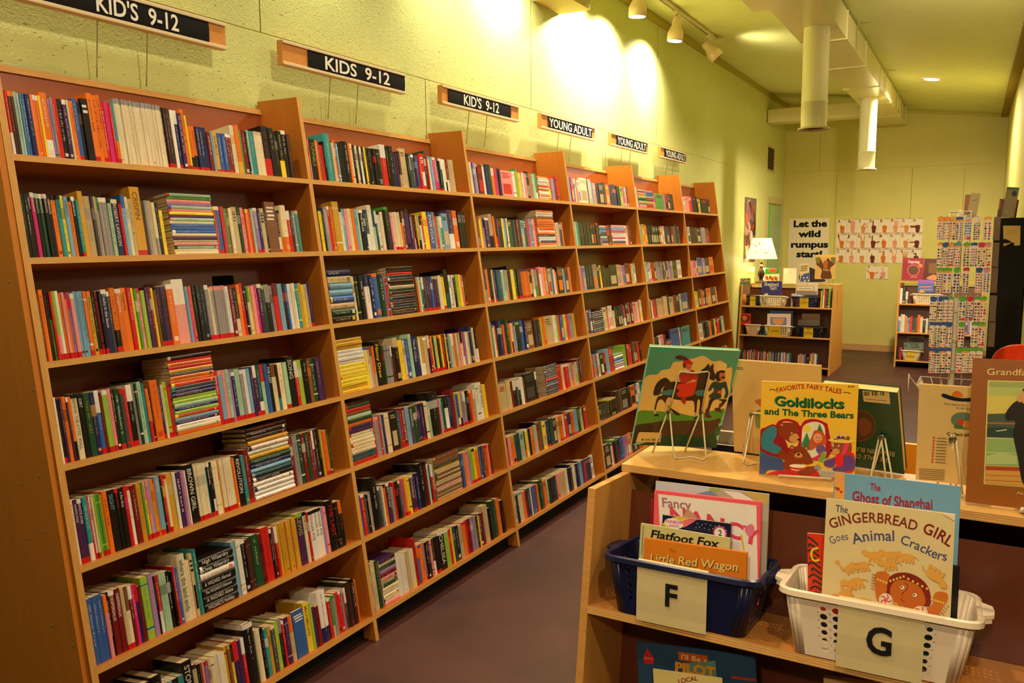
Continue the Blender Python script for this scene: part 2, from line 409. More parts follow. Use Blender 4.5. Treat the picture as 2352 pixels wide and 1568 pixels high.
# the soffit box above the signs
def _so(m): m.box((0.0, 4.86, 3.113), (0.232, 5.235, CZ(0.232)), (206, 190, 120), 'matte')
slab('trim_6', _so)
# doorway in the left wall near the far corner
mb = MB()
for a, b in (((0, 11.50, 0), (0.03, 11.59, 2.08)), ((0, 12.46, 0), (0.03, 12.55, 2.08)), ((0, 11.50, 2.08), (0.03, 12.55, 2.17))):
    mb.box(a, b, (186, 176, 120), 'enamel')
d1 = struct(mb.build('door_1'))
mb = MB(); mb.box((0, 11.59, 0.0), (0.006, 11.78, 2.08), (92, 176, 40), 'enamel'); mb.build('door_jamb', d1)
mb = MB(); mb.box((0, 11.78, 0.0), (0.014, 12.46, 2.06), (150, 176, 116), 'enamel'); mb.box((0.014, 11.86, 0.25), (0.02, 12.38, 0.95), (140, 166, 106), 'enamel'); mb.box((0.014, 11.86, 1.1), (0.02, 12.38, 1.92), (140, 166, 106), 'enamel'); mb.build('door_leaf', d1)

# ------------------------------------------------------------------ ducts, track, lights
WHITE = (214, 206, 150)
g = empty('air_duct', (1.43, 9.0, 3.1)); tag(g, 'long pale square sheet metal duct hung under the ceiling', 'air duct')
mb = MB(); mb.box((1.27, 5.74, 3.10), (1.60, 12.42, 3.30), WHITE, 'enamel'); o = mb.build('main_run', g); o.matrix_parent_inverse = Matrix.Translation(-g.location)
def under(o, p):
    o.matrix_parent_inverse = Matrix.Translation(-p.location); return o
mb = MB(); mb.box((1.18, 5.42, 3.085), (1.66, 5.74, 3.30), WHITE, 'enamel'); under(mb.build('collar_box', g), g)
mb = MB(); mb.box((0.012, 11.45, 3.12), (1.27, 11.72, 3.29), WHITE, 'enamel'); under(mb.build('branch_run', g), g)
for y in (6.9, 8.05, 9.2, 10.35, 11.5):
    mb = MB(); mb.box((1.262, y, 3.092), (1.608, y + 0.018, 3.306), (200, 190, 130), 'enamel'); under(mb.build('joint_flange', g), g)
for y in (7.4, 9.6, 11.0, 12.2):
    mb = MB(); mb.box((1.612, y, 3.095), (1.618, y + 0.025, CZ(1.615)), (190, 180, 120), 'metal'); mb.box((1.618, y, CZ(1.618) - .012), (1.70, y + 0.025, CZ(1.70)), (190, 180, 120), 'metal'); under(mb.build('hanger_strap', g), g)
def drop(x, y, zb, r, label):
    e = empty('drop_duct', (x, y, zb)); tag(e, label, 'air duct', 'round drop ducts under the square duct')
    mb = MB(); mb.lathe([(r, 0.02), (r, 0.19), (r + .003, 0.192), (r + .003, 0.2), (r, 0.202), (r, 3.1 - zb)], (0, 0, 0), (220, 214, 168), 'enamel', n=36, cap=False); mb.build('pipe', e)
    mb = MB(); mb.lathe([(r - .012, 0.05), (r - .01, 0.012), (r + .022, 0.0), (r + .022, 0.008), (r, 0.022)], (0, 0, 0), (200, 188, 140), 'enamel', n=36, cap=False); mb.build('flange', e)
    mb = MB(); mb.lathe([(0.001, 0.03), (r - .012, 0.03)], (0, 0, 0), (40, 30, 24), 'matte', n=24, cap=False)
    for k in range(-2, 3): mb.box((-math.sqrt((r - .014) ** 2 - (k * .03) ** 2), k * .03 - .002, 0.012), (math.sqrt((r - .014) ** 2 - (k * .03) ** 2), k * .03 + .002, 0.03), (120, 90, 60), 'matte')
    mb.build('grille', e)
drop(1.46, 6.47, 2.385, 0.090, 'thick white round duct hanging down, the nearer and wider looking of two')
drop(1.425, 9.93, 2.335, 0.087, 'narrower looking white round duct hanging down farther back under the square duct')

e = empty('track_light_rail', (0.28, 6.0, CZ(.28) - 0.03)); tag(e, 'long thin white lighting track along the ceiling by the left wall', 'light track')
mb = MB(); mb.box((-0.018, -4.0, -0.004), (0.018, 1.95, 0.026), (222, 212, 170), 'enamel'); mb.build('rail', e)
mb = MB(); mb.box((-0.010, -4.0, -0.006), (0.010, 1.9, -0.004), (120, 110, 80), 'matte'); mb.build('slot', e)
mb = MB(); mb.box((-0.02, 1.95, -0.008), (0.09, 2.0, 0.026), (226, 216, 176), 'enamel'); mb.build('end_feed', e)
def head(y, aim, label, lit):
    base = Vector((0.28, y, CZ(.28) - 0.034)); e = empty('track_spotlight', base); tag(e, label, 'spotlight', 'spotlights on the ceiling track')
    mb = MB(); mb.box((-0.02, -0.05, -0.02), (0.02, 0.05, 0.0), (226, 214, 176), 'enamel'); mb.tube([(0, 0, -0.02), (0, 0, -0.075)], 0.008, (226, 214, 176), 'enamel'); mb.build('stem', e)
    q = Vector(aim).normalized().to_track_quat('-Z', 'Y').to_matrix().to_4x4()
    M = Matrix.Translation((0, 0, -0.11)) @ q
    mb = MB(); mb.M = M
    mb.lathe([(0.03, 0.07), (0.036, 0.068), (0.04, 0.03), (0.04, 0.0), (0.062, -0.045), (0.066, -0.06), (0.066, -0.12), (0.06, -0.122)], (0, 0, 0), (230, 206, 168), 'enamel', n=28, cap=False)
    mb.lathe([(0.001, 0.07), (0.03, 0.07)], (0, 0, 0), (200, 180, 150), 'enamel', n=20, cap=False); mb.build('can', e)
    mb = MB(); mb.M = M; mb.lathe([(0.001, -0.112), (0.06, -0.112)], (0, 0, 0), (255, 240, 255) if lit else (200, 180, 150), 'lamp_glow' if lit else 'matte', n=24, cap=False); mb.build('lens', e)
head(5.98, (-0.05, 0.05, -1), 'white cylinder spotlight cut by the top edge of the photo', True)
head(6.86, (-0.1, 0.0, -1), 'white spotlight with lit lens pointing straight down, middle of the track', True)
head(7.80, (0.62, 0.25, -0.75), 'white spotlight tilted toward the room at the far end of the track', False)
e = empty('recessed_downlight', (2.017, 10.043, CZ(2.017))); tag(e, 'bright round downlight set in the sloping ceiling', 'ceiling light')
mb = MB(); mb.M = Matrix.Rotation(math.atan(0.13), 4, 'Y'); mb.lathe([(0.075, -0.012), (0.105, -0.012), (0.115, 0.0)], (0, 0, 0), (236, 226, 206), 'enamel', n=32, cap=False); mb.build('trim_ring', e)
mb = MB(); mb.M = Matrix.Rotation(math.atan(0.13), 4, 'Y'); mb.lathe([(0.001, -0.011), (0.078, -0.011)], (0, 0, 0), (255, 240, 255), 'lamp_glow', n=32, cap=False); mb.build('lens', e)

e = empty('wall_vent', (0, 11.72, 2.67)); tag(e, 'tall brown louvred vent high on the left wall near the far corner', 'vent')
mb = MB()
for a, b in (((0, -.23, -.17), (.015, -.20, .17)), ((0, .20, -.17), (.015, .23, .17)), ((0, -.2, -.17), (.015, .2, -.145)), ((0, -.2, .145), (.015, .2, .17))): mb.box(a, b, (196, 178, 120), 'enamel')
mb.build('vent_frame', e)
mb = MB(); mb.box((0, -.2, -.145), (.003, .2, .145), (40, 30, 20), 'matte')
for k in range(9): mb.box((0.003, -.2, -.135 + k * .031), (.012, .2, -.125 + k * .031), (110, 86, 50), 'enamel')
mb.build('louvre', e)

# ------------------------------------------------------------------ the long leaning bookcase
B0, LEAN, BD = 0.54545, 0.1487, 0.2117
ANG = math.atan(LEAN); CA, SA = math.cos(ANG), math.sin(ANG)
DIV = [1.32188, 2.48272, 3.66151, 4.84758, 6.02605, 7.16837, 8.2614]
HS = [v / CA for v in (1.84288, 1.56186, 1.27607, 0.9908, 0.70432, 0.41633, 0.10388)]
HT = 2.159
BC = Matrix.Translation((B0, 0, 0)) @ Matrix.Rotation(-ANG, 4, 'Y')     # x out of the shelf, y along the wall, z up the slant
DEP = BD * CA; TH = 0.020
WOOD, WOODI, EDGE = (196, 120, 38), (180, 98, 30), (212, 158, 80)
case = empty('bookcase', mw=BC)
tag(case, 'long wall of open birch plywood shelves leaning back against the green wall', 'bookcase')
def bpart(mb, name): return mb.build(name, case)
for k, y in enumerate(DIV):
    mb = MB()
    zt = HT / CA
    # level cuts: going back (-x) by d rises by d*tan
    prof = [(0, 0.002), (0, zt), (-DEP, zt + DEP * math.tan(ANG)), (-DEP, DEP * math.tan(ANG) + 0.002)]
    mb.prism(prof, 'y', y - TH / 2, y + TH / 2, WOOD, 'wood_tall', side_mats={0: 'ply_edge_upright', 1: 'wood_tall'})
    mb.c[2] = C_(EDGE)
    bpart(mb, 'upright')
for b in range(6):
    y0, y1 = DIV[b] + TH / 2, DIV[b + 1] - TH / 2
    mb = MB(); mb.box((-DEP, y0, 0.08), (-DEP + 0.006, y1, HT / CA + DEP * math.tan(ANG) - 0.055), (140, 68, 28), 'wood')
    if b < 6: mb.box((-DEP - .001, y0, HT / CA + DEP * math.tan(ANG) - 0.055), (-DEP + 0.012, y1, HT / CA + DEP * math.tan(ANG) - 0.035), EDGE, 'ply_edge')
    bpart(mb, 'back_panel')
    for j, h in enumerate(HS):
        mb = MB(); t = 0.018
        mb.box((-DEP + .006, y0, h - t), (0, y1, h), WOODI, 'wood', faces=('z-', 'z+', 'y-', 'y+', 'x-'))
        mb.add([(0, y0, h - t), (0, y1, h - t), (0, y1, h), (0, y0, h)], [(0, 1, 2, 3)], EDGE, 'ply_edge')
        bpart(mb, 'shelf')
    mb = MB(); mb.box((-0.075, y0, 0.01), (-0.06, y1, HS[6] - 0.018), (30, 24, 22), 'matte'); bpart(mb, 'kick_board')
# the closing panel of the near end, reaching back to the wall
mb = MB(); inv = BC.inverted()
W_ = [(B0 - .012, 0.0), (B0 - LEAN * HT, HT), (0.002, HT), (0.002, 0.0)]
vs = [inv @ Vector((x, yy, z)) for yy in (DIV[0] - TH / 2 - .0185, DIV[0] - TH / 2 - .0005) for x, z in W_]
mb.add(vs, [(3, 2, 1, 0), (4, 5, 6, 7)] + [(i, (i + 1) % 4, 4 + (i + 1) % 4, 4 + i) for i in range(4)], WOOD, 'wood_tall'); bpart(mb, 'end_panel')
# screw heads on the end panel
for x, z in ((-.05, 1.52), (-.02, 1.22), (-.06, .98), (-.15, .96), (-.09, .82), (-.17, .80), (-.03, .5), (-.04, .2), (-.12, .55), (-.19, 1.7)):
    mb = MB(); mb.M = Matrix.Translation((x, DIV[0] - TH / 2 - .0185, z)) @ Matrix.Rotation(R(90), 4, 'X'); mb.lathe([(0.001, 0.0016), (0.0035, 0.0012), (0.0045, 0)], (0, 0, 0), (170, 160, 140), 'metal', n=10, cap=False); bpart(mb, 'screw_head')
# hand hole in the back of the nearest bay
mb = MB(); yc = 2.16; pr = [(yc + x, HS[2] + .215 + z) for x, z in cspline([(-.05, -.012), (-.05, .012), (-.044, .017), (.044, .017), (.05, .012), (.05, -.012), (.044, -.017), (-.044, -.017)], 2)]
mb.poly([(-DEP + .0066, a, c) for a, c in pr], (8, 6, 6), 'matte'); bpart(mb, 'hand_hole')

# ------------------------------------------------------------------ section signs on rods
def sign(x0, x1, txt, tx0, tx1, bx0, bx1, label, rods, thick=0.0):
    """pixel spans along the sign's lower edge: board x0..x1, black strip bx0..bx1, letters tx0..tx1"""
    X = 0.075; zc = 2.362; h = 0.096


    def yy(px):
        lo, hi = 0.3, 9.0
        for _ in range(40):
            m = (lo + hi) / 2
            if pix((X, m, zc))[0] < px: lo = m
            else: hi = m
        return lo
    a, b = yy(x0), yy(x1); e = empty('section_sign', (X, (a + b) / 2, zc)); tag(e, label, 'sign', 'section signs above the bookcase')
    mb = MB(); ww = (b - a) / 2
    mb.box((-0.028, -ww, -h / 2), (0.0, ww, h / 2), (214, 146, 74), 'wood'); mb.build('board', e)
    for nm, z in (('upper_rail', h / 2 - 0.012), ('lower_rail', -h / 2)):
        mb = MB(); mb.bbox((0.0, -ww, z), (0.007, ww, z + 0.012), (226, 206, 170), 'plastic', e=.0015); mb.build(nm, e)
    c0, c1 = yy(bx0) - e.location.y, yy(bx1) - e.location.y
    mb = MB(); n = 6
    for k in range(n):                       # strip bowed out a little between the rails
        z0, z1 = -h / 2 + .010 + (h - .02) * k / n, -h / 2 + .010 + (h - .02) * (k + 1) / n
        q = lambda z: 0.0025 + 0.0035 * (1 - (2 * z / h) ** 2)
        mb.poly([(q(z0), c0, z0), (q(z0), c1, z0), (q(z1), c1, z1), (q(z1), c0, z1)], (20, 18, 20), 'matte')
    t0, t1 = yy(tx0) - e.location.y, yy(tx1) - e.location.y
    for vs, fs in glyphs_on([(t0, -0.026), (t1, -0.026)], txt, 0.053, 0.018, down=False): mb.add([(0.0072, x, y) for x, y in vs], fs, (240, 236, 226), 'matte')
    mb.build('black_strip', e)
    for r in rods:
        y = yy(r) - e.location.y
        mb = MB(); mb.tube([(-0.031, y, h / 2 - .01), (-0.031, y, -h / 2), (-0.052, y, -0.222)], 0.0023, (206, 196, 156), 'metal', n=6); mb.build('rod', e)
sign(-40, 518, "KID'S  9-12", 215, 408, -40, 478, 'black and wood sign reading KIDS 9-12 cut by the top left of the photo', (235, 350))
sign(648, 930, "KIDS  9-12", 742, 893, 706, 928, 'sign reading KIDS 9-12 in thick hand-cut letters above the second bay', (770, 834))
sign(1015, 1191, "KID'S  9-12", 1062, 1144, 1028, 1172, 'sign reading KIDS 9-12 in plain letters above the third bay', (1088, 1129))
sign(1243, 1366, "YOUNG ADULT", 1260, 1357, 1258, 1358, 'sign reading YOUNG ADULT, nearest of the three, above the fourth bay', (1293, 1321))
sign(1404, 1488, "YOUNG ADULT", 1417, 1482, 1415, 1483, 'sign reading YOUNG ADULT, middle of the three, above the fifth bay', (1438, 1457))
sign(1517, 1576, "YOUNG ADULT", 1528, 1573, 1525, 1574, 'sign reading YOUNG ADULT, farthest of the three, above the last bay', (1541, 1555))
# ------------------------------------------------------------------ the books on the leaning shelves
# a row: (crop x0, crop scale, usual height in m, start, tokens)
# token: colour[/second colour][.height][flags]["words"][*count]@end ; '_@x' a gap ; '#mm:colours@x' a flat stack listed from the top
# flags: H hardback, t small red label at the foot, F shown by its cover
ROWS = {
(1,1): (0, 3, .178, 98, 'r/w@118 N/o*2@160 f@175 s@190 w@202 t@215 b@240 B/w@272 o/w@292 o/w*2@330 y@345 o/w.19@395 v.175@410 a@425 r/w@440 r/k@458 k/w@495 V/w@522 c@532 o/y@548 o@565 b/w.185t@600 k/n@622 k/w.19F@668 o.208t@705 o.205@735 o.208t@760 r.19@780 m/r.19@812 r.19t@828 t/o.192t@848 c/a.205*17@1168 N/w.2t*4@1232 w.197@1255 B/w.197t@1280 V.19@1305 o.205t@1330 y.185t@1342 o/k.152t@1365 o/k.152t@1390 B/k.152t@1415 B/k.152t@1440 B/k.152t@1465 R.14@1490 s.14@1507 Y.145t@1535 b/w.14t*2@1590 R/w.14t*2@1632 c/o.175@1660 o/Y.178@1692 g/w.165@1705 R/w.165@1735 k.16@1745 f.165@1760 t/w.165@1790 c/e.165*3@1850 k/r.19@1895 k/y.185@1930 k/a.175@1955 k/y.18@1985 k/w.185@2015 N/o.172@2038'),
(1,2): (0, 3, .18, 160, 'y/b@200 k/g@232 k@258 k/w.183"REMNANTS"@280 m/w.183"REMNANTS"@307 k/f.183"REMNANTS"@335 G/w.18"REMNANTS"@362 k/w.18"REMNANTS"@388 k/w.18"REMNANTS"@415 o/k.18@447 t/k.18"ANIMORPHS"@478 y/k.18@503 s/A.178"ANIMORPHS"@530 o/k.178@558 k/w.178"ANIMORPHS"@583 t/w.168t@605 Y/e.195@640 e/a.18@685 A/a.18@705 a/e.18@722 e/g.178@738 a/w.178*3@800 f/k.175@825 B/c.175"ROBERT_LAWSON"@870 r/k.175t@890 s/b.19@918 c/a.185@942 e/k.178@968 Y/N.218t"CRISPIN"@1035 _@1048 a/w.175@1068 e/a.175@1100 c/a.17@1122 k/w.17@1142 y/g.145@1165 _@1205 #10.6:f/r,g/k,p/r,v/r,f/b,p/r,y/k,V/r,f/p,c/o,b/w,b/k,b/w,c/y,V/r,e/n,p/k,f/k,c/y,c/o@1512 r/y.165t@1528 b/w.165t*2@1560 r/b.165t@1585 g/e.16@1604 n/y.16@1618 c/e.16@1640 e/n.165F@1672 G/f.17H@1698 p/r.165@1716 r/w.16@1732 o/y.16@1752 r/f.16t@1772 f/r.16@1788 v/w.165t"QUAKING"@1815 B/w.16t@1832 e/k.165F@1858 k/w.165@1872 n/w.19F@1940 B/w.16t@1960 Y/k.16@1972 c/o.18H@2012 r/w.16t@2034 N/w.16@2052 a/w.16@2070 t/e.16@2092'),
(1,3): (0, 3, .193, 300, 'k/w.2@328 n.19@340 o/s.2@368 k/r.195@396 g/k@412 r/y@430 l/p.195t@456 w/l.195t@476 o/g.19t@494 p/k.19t@512 o/n.185t@530 v/m.19t@548 p/w.185t@574 s/e.19*3@640 o/w.19t*2@665 Y/o.19@692 k/Y.19t@722 R/k.188t@742 k/w.188t@762 B/w.19"Tracks_in_the_Snow"@800 A/w.185@820 o/k.195t@855 o/w.192"Tangerine"@897 o/N.192"Tangerine"@936 r/w.192t@965 y/e.192@985 g/w.188@1004 p/r.19@1028 l/w.182@1056 V/p.19@1082 R/w.19@1098 y/o.188@1116 n/e.18@1130 k/m.19t@1168 V/k.19t@1204 o/w.195@1250 p/w.21@1330 s/t.186@1348 m/w.18@1364 o.186@1378 k/s.186*3@1462 a/w.185t@1488 c.175t@1505 a/p.18t*5@1600 w/a.178t@1626 R/w.18@1652 k/c.17@1680 o/y.18@1702 r/w.185@1726 k/w.175@1742 c/g.17@1758 y.17@1774 p/e.172@1798 m/w.175@1818 V/w.178@1846 G/l.172@1868 k/a.175@1900 a/k.17@1922 r/R.178@1954 s/t.175@1985 k/r.175@2006 b/a.17@2022 w/b.17@2044 c/r.172@2062 w/s.172@2074 t/y.17@2094 Y/g.17@2116 y/e.165@2134 e/a.165@2154 B/r.17t@2176'),
(1,4): (0, 3, .183, 425, 'w/k.187@457 k/n.18t@480 V/y.182@499 o/k.185@525 V/w.183@538 o/k.183@560 c/k.188"BEHIND_THE_ATTIC_WALL"@602 k/w.186"DIRT"@640 G/Y.184@682 B/Y.183@716 b/w.187t@746 R/g.178@764 l/w.185t*3@806 p/m.186t@828 N/k.18@852 G/k.18t@886 A/r.178@912 r/w.176@934 k/w.188t@972 a/k.188@990 G/w.185@1004 f/e.192@1030 t/k.198"HUNT"@1056 o/r.166@1076 k/w.168@1090 o/r.188@1142 V/w.178t@1162 c/k.17@1178 l/r.178t@1206 r/o.17@1226 #11.6:k/e,r/o,o/Y,r/k,Y/k,A/e,o/e,o/r,r/y,A/t,B/w,V/w,l/r,l/r,f/a,B/w,l/k,r/y,s/w,V/w,w/k,c/b,o/r@1528 r/w.18t"Beverly_Cleary"@1553 s/p.182t*2@1584 p/s.182t@1604 f/p.182t@1626 v/s.178@1646 B/w.17t@1668 f/l.178t@1702 a/w.17t@1724 w/b.17t@1744 s/w.172t@1768 V/f.176@1786 V/w.178t@1808 T/w.178t@1836 f/r.178@1862 b/k.175@1886 k/w.178"THE_LAST"@1914 c/n.17@1944 N/t.168@1956 c/r.172@1990 f/w.172t@2018 k/w.192"SONG"@2066 r/w.168@2088 l/w.17@2122 k/c.17@2152 n/o.165@2178 G/w.165@2208 V/y.168@2238 V/k.165@2252'),
(1,5): (0, 3, .182, 530, 'c/k.186"Robin_Heller"@570 V/w.183t"WHITE_STAR"@600 V/w.183t"WHITE_STAR"@633 t/w.184@664 r/w.181t@680 w/r.18t@694 c/r.18t@704 l/g.18@722 g/l.18t*2@756 Y/o.178t@770 o/s.185@802 k/s.183"SIGHT"@852 k/r.182"RED_KAYAK"@878 k/w.181"a_fox_first"@912 r/m.182t@936 w/r.178@960 R/w.178@998 Y/n.178@1030 g/y.178t@1046 y/p.178t@1062 p/s.178t@1080 v/y.178t@1096 Y/r.178t@1114 o/r.178@1126 s/w.182t"HITTY"@1160 k/g.17@1172 r/y.182t@1188 c/r.18t"POX"@1206 Y/e.182@1246 w/a.18@1266 V/A.178@1300 v/r.178@1316 p/k.178@1326 w/l.175@1336 k/w.192"BROWN_GIRL"@1390 c/a.182t*4@1466 t/w.178@1476 k/w.178t"A_School_for_Mrs."@1496 k/w.178t@1512 c/e.178@1546 Y/r.175@1560 c/n.178t*7@1646 o/w.17@1662 k/w.176"REVOLUTION"@1704 t/Y.172@1728 R/w.188t@1760 #17:N/r,N/k,N/a,Y/e,w/B,w/B,Y/k,G/w,B/w,s/w,T/a,k/w,w/B,w/B,w/T,w/B@2035 R/w.186@2062 a/G.186H@2096 G/w.186@2120 R/w.186@2144 G/w.186@2166 R/w.186@2188 V/w.186@2208 N/w.186@2230 k/Y.188@2246 Y/w.18@2264 o/r.175t@2288 G/y.172@2306'),
(1,6): (-294, 2.94, .19, 360, 'b/w.192*3@465 p/o.185@489 k/N.188@507 R/w.188"DESPEREAUX"@545 R/w.188"DESPEREAUX"@580 e/n.186t@603 c/n.184t@628 R/w.182@652 m/w.182@676 B/r.178@694 R/b.17@716 l/b.19@764 v/e.195@796 k/g.182@812 r/w.178@834 f/k.18*3@884 k/w.178@912 k/r.175@928 r/b.186t@944 b/w.178@964 c/k.212H"where_the_land_ends"@1020 c/e.186@1046 e/k.205F@1066 t/r.212H@1092 #26:k/w"High_Wizardry",k/w"Deep_Wizardry",w/r,k/w"A_WIZARD_Abroad",k/w"The_WIZARD\'S_Dilemma",k/w"A_WIZARD_Alone",k/w"WIZARD\'S_Holiday"@1322 s/c.186@1350 w/e.188@1380 k/w.182@1410 N/n.178*2@1450 G/w.182@1496 R/k.178@1522 r/k.192@1572 k/w.178@1588 R/w.18@1604 r/w.182@1620 Y/R.185*11@1754 V/l.192"LEWIS"@1800 c/k.19"HEMLOCK"@1822 r/c.186@1832 w/k.184"GINGER_PYE"*3@1920 v/w.18@1936 p/r.18@1954 k/r.196H"THE_LAST"@2002 k/n.18@2028 k/o.18@2052'),
(1,7): (-294, 2.94, .185, 480, 'k/a.19*6@640 k/w.178@706 r/w.17@726 a/n.168@744 k/w.2H@800 k/a.205H@870 A/w.17@900 s/w.17@925 k/n.168@965 t/k.168@1000 k/w.2"STONE"@1066 e/N.178@1092 k/g.172@1112 n/r.17@1126 p/v.17@1142 v/r.168@1160 e/V.17@1178 c/k.168@1200 c/e.17@1226 w/c.17@1250 c/e.17@1275 Y/k.182@1294 n/Y.182@1312 y/k.18@1330 B/r.182@1362 V/k.178@1385 r/w.182@1406 k/w.22H@1475 c/p.182H@1510 k/a.178H@1538 t/w.168@1560 Y/n.168@1580 A/c.168@1606 l/y.172@1632 k/a.176@1654 r/w.165@1668 V/a.17@1696 e/o.168H@1728 b/w.172F@1800 y/k.186"MAXIMILIAN"@1836 l/y.176@1854 V/b.155@1872 R/k.15@1896 w/B.195H@1954 r/w.156@1972 g/e.152@1986 a/g.158@2006 r/k.16@2028 r/w.16@2046 s/a.158@2054 r/p.158@2064 G/w.162H@2080 N/R.176H@2112 N/k.18H@2136 o/n.17@2146'),
(2,1): (-3136, 4.612, .165, 180, 'p/r@190 k/A@205 k/l.167"TUNNELS"@262 o/w@292 n@306 r/k.15@342 k@362 t/w.2H@430 e@442 c/w@456 o/w.178@478 s/w@497 k/n.17*2@550 k.176H@606 o/r.172@626 c/r.172@656 k/w.168@680 c/k.168@704 k/e.166@726 w/k.165@748 k/w.165@770 y/k.165@790 k/a.165@812 k/w.163@830 k/A.164@866 k/r.166@896 k/a.165@934 n/Y.166@950 r/w.19@1006 k/y.18@1024 k/w.186H@1082 B/o.16@1100 V/k.162@1124 N/e.168@1150 e/n.186F@1214 k/w.165@1234 T/w.165"RANGER"@1266 A/w.165@1300 V/s.164t@1322 b/w.163t@1342 r/b.164t@1366 r/w.176F@1406 G/w.19@1430 r/k.165@1442 w/s.168@1466 s/w.165@1490 m/w.164t@1514 p/m.164t@1532 T/k.165t@1552 k/w.164t@1570 G/w.163t@1584 w/k.162@1606 c/k.162@1628 R/w.165@1652 e/k.164*3@1706'),
(2,2): (-3136, 4.612, .182, 268, 'k/l@296 y/k.176@326 k/w.178@352 a/w.18"STOWAWAY"@394 r/w.185"UZO"@424 o/w.185@448 Y/w.205@515 w/k.178@548 s/w.176@572 p/m.178@606 c/k.178@640 o/p.178@674 s/t.177@702 f/w.176@726 k/w.175"THE_MAZE"@764 B/w.175@784 G/w.176@816 w/c.198H@866 f/T.172@888 T/w.172@910 w/k.172@942 c/k.17@968 k/A.17@986 k/g.192H"STORKY"@1036 V/m.172@1052 p/v.172@1076 c/r.172t*4@1152 o/k.174@1172 n/w.18@1198 V/k.188H@1246 V/w.164"KONDROCKS"@1276 R/p.16@1292 k/y.162@1312 y/k.162@1332 e/k.162@1350 w/k.16@1370 r/w.162@1386 y/r.18@1430 r/w.155@1438 b/w.18"EVERYDAY"@1490 a/e.18@1520 r/w.162@1540 f/k.16@1564 t/w.16@1592 s/G.176F@1652 V/w.194H@1710 o/w.194@1756 k/w.185"TITAN"*4@1842'),
(2,3): (-3228, 4.611, .168, 300, '#28:B/w,e/k,s/n,s/n,b/y,e/k,G/w,k/y@552 c/k.185H@580 k/l.182H@630 k/N.185H@684 w/B.19H@740 B/k.184H@774 b/o.192H@838 G/B.185H@890 v/a.17@908 r/w.165@926 #12.4:k/r,k/r,r/k,k/t,k/w,k/r,k/p,e/g,k/g,k/g,R/w,k/t,V/e,k/o,k/s,k/o,N/y,k/r@1195 n/r.162t*3@1226 o/e.162@1246 c/w.162@1262 t/w.162@1282 k/w.162t@1306 A/w.162t@1332 V/w.162t*2@1374 b/w.162t@1396 V/e.16t*3@1452 c/w.162@1486 y/k.168t@1520 k/T.19@1562 w/k.162@1582 a/w.16@1596 c/w.162@1614 k/w.16@1628 V/r.16@1644 l/y.162@1668 y/p.16@1690 p/r.158@1706 o/w.156@1720 N/y.155@1737'),
(2,4): (-3228, 4.611, .162, 392, '#15.5:Y/k,Y/k,Y/k,w/k,w/k,w/k,w/k,y/t,y/w,y/w,y/r,y/k,y/k,Y/k,y/k@678 y/b.176@716 c/n.172"NUTTHER"@746 e/n.174@770 o/e.174@792 k/y.19"Nancy_Drew"@852 k/r.168@872 G/r.166@890 a/k.164*3@958 A/w.16@974 R/k.155@986 k/e.192H@1046 y/r.178@1090 c/n.174@1110 b/w.178@1150 f/t.198H@1186 B/w.186"TRUE_CALL"@1226 B/w.182@1250 w/y.178@1268 Y/w.168@1302 e/w.17@1338 Y/r.174@1350 B/w.176@1366 r/w.172t@1388 y/k.168t@1404 k/o.168t@1418 f/k.168t@1434 y/k.168t@1448 k/r.168t@1464 G/y.168t@1480 y/r.168t@1496 r/y.168t@1512 k/y.168@1530 y/k.17@1546 B/w.168@1564 a/c.168@1584 f/w.165@1602 e/w.165@1622 o/c.162@1640 c/e.162@1656 G/w.16@1668 p/e.162@1690 c/k.162@1706 r/w.166@1724 v/k.16@1742 c/w.162@1768 e/k.16@1776 B/e.182H@1815 c/k.175@1838 k/w.165@1858'),
(2,5): (-3412, 4.611, .165, 334, '#14.8:k/r,G/r,r/k,n/r,f/r,G/r,o/r,B/r,V/r,c/r,c/r,c/r,c/r,c/r,c/k,T/r,T/r,r/k@586 r/w.17t@602 a/p.165*2@652 r/p.162@664 a/w.17@690 B/w.168@710 c/Y.17@766 k/e.172F@832 G/o.168@852 b/r.164t@874 r/l.164@890 R/w.172t"INDIAN_CAPTIVE"@930 s/G.168@974 A/w.168"SWANDEL"@1008 G/w.168@1044 N/Y.162@1058 B/v.168@1084 V/w.168t@1112 k/r.165@1128 c/k.172@1162 f/c.164@1190 k/w.205H@1286 p/w.16@1296 s/t.164t@1316 G/t.162t@1338 w/k.17t@1372 B/w.168t@1396 B/k.165@1406 R/r.192H@1446 a/b.162@1466 b/w.16t@1484 y/k.166@1510 v/a.164t@1534 a/w.164t@1556 k/w.16t@1572 N/a.164t@1592 r/c.162t@1612 o/r.162@1640 s/w.16@1656 c/k.162@1668 w/k.182@1702 w/V.186H"THE_WOLF"@1738 y/o.17@1768'),
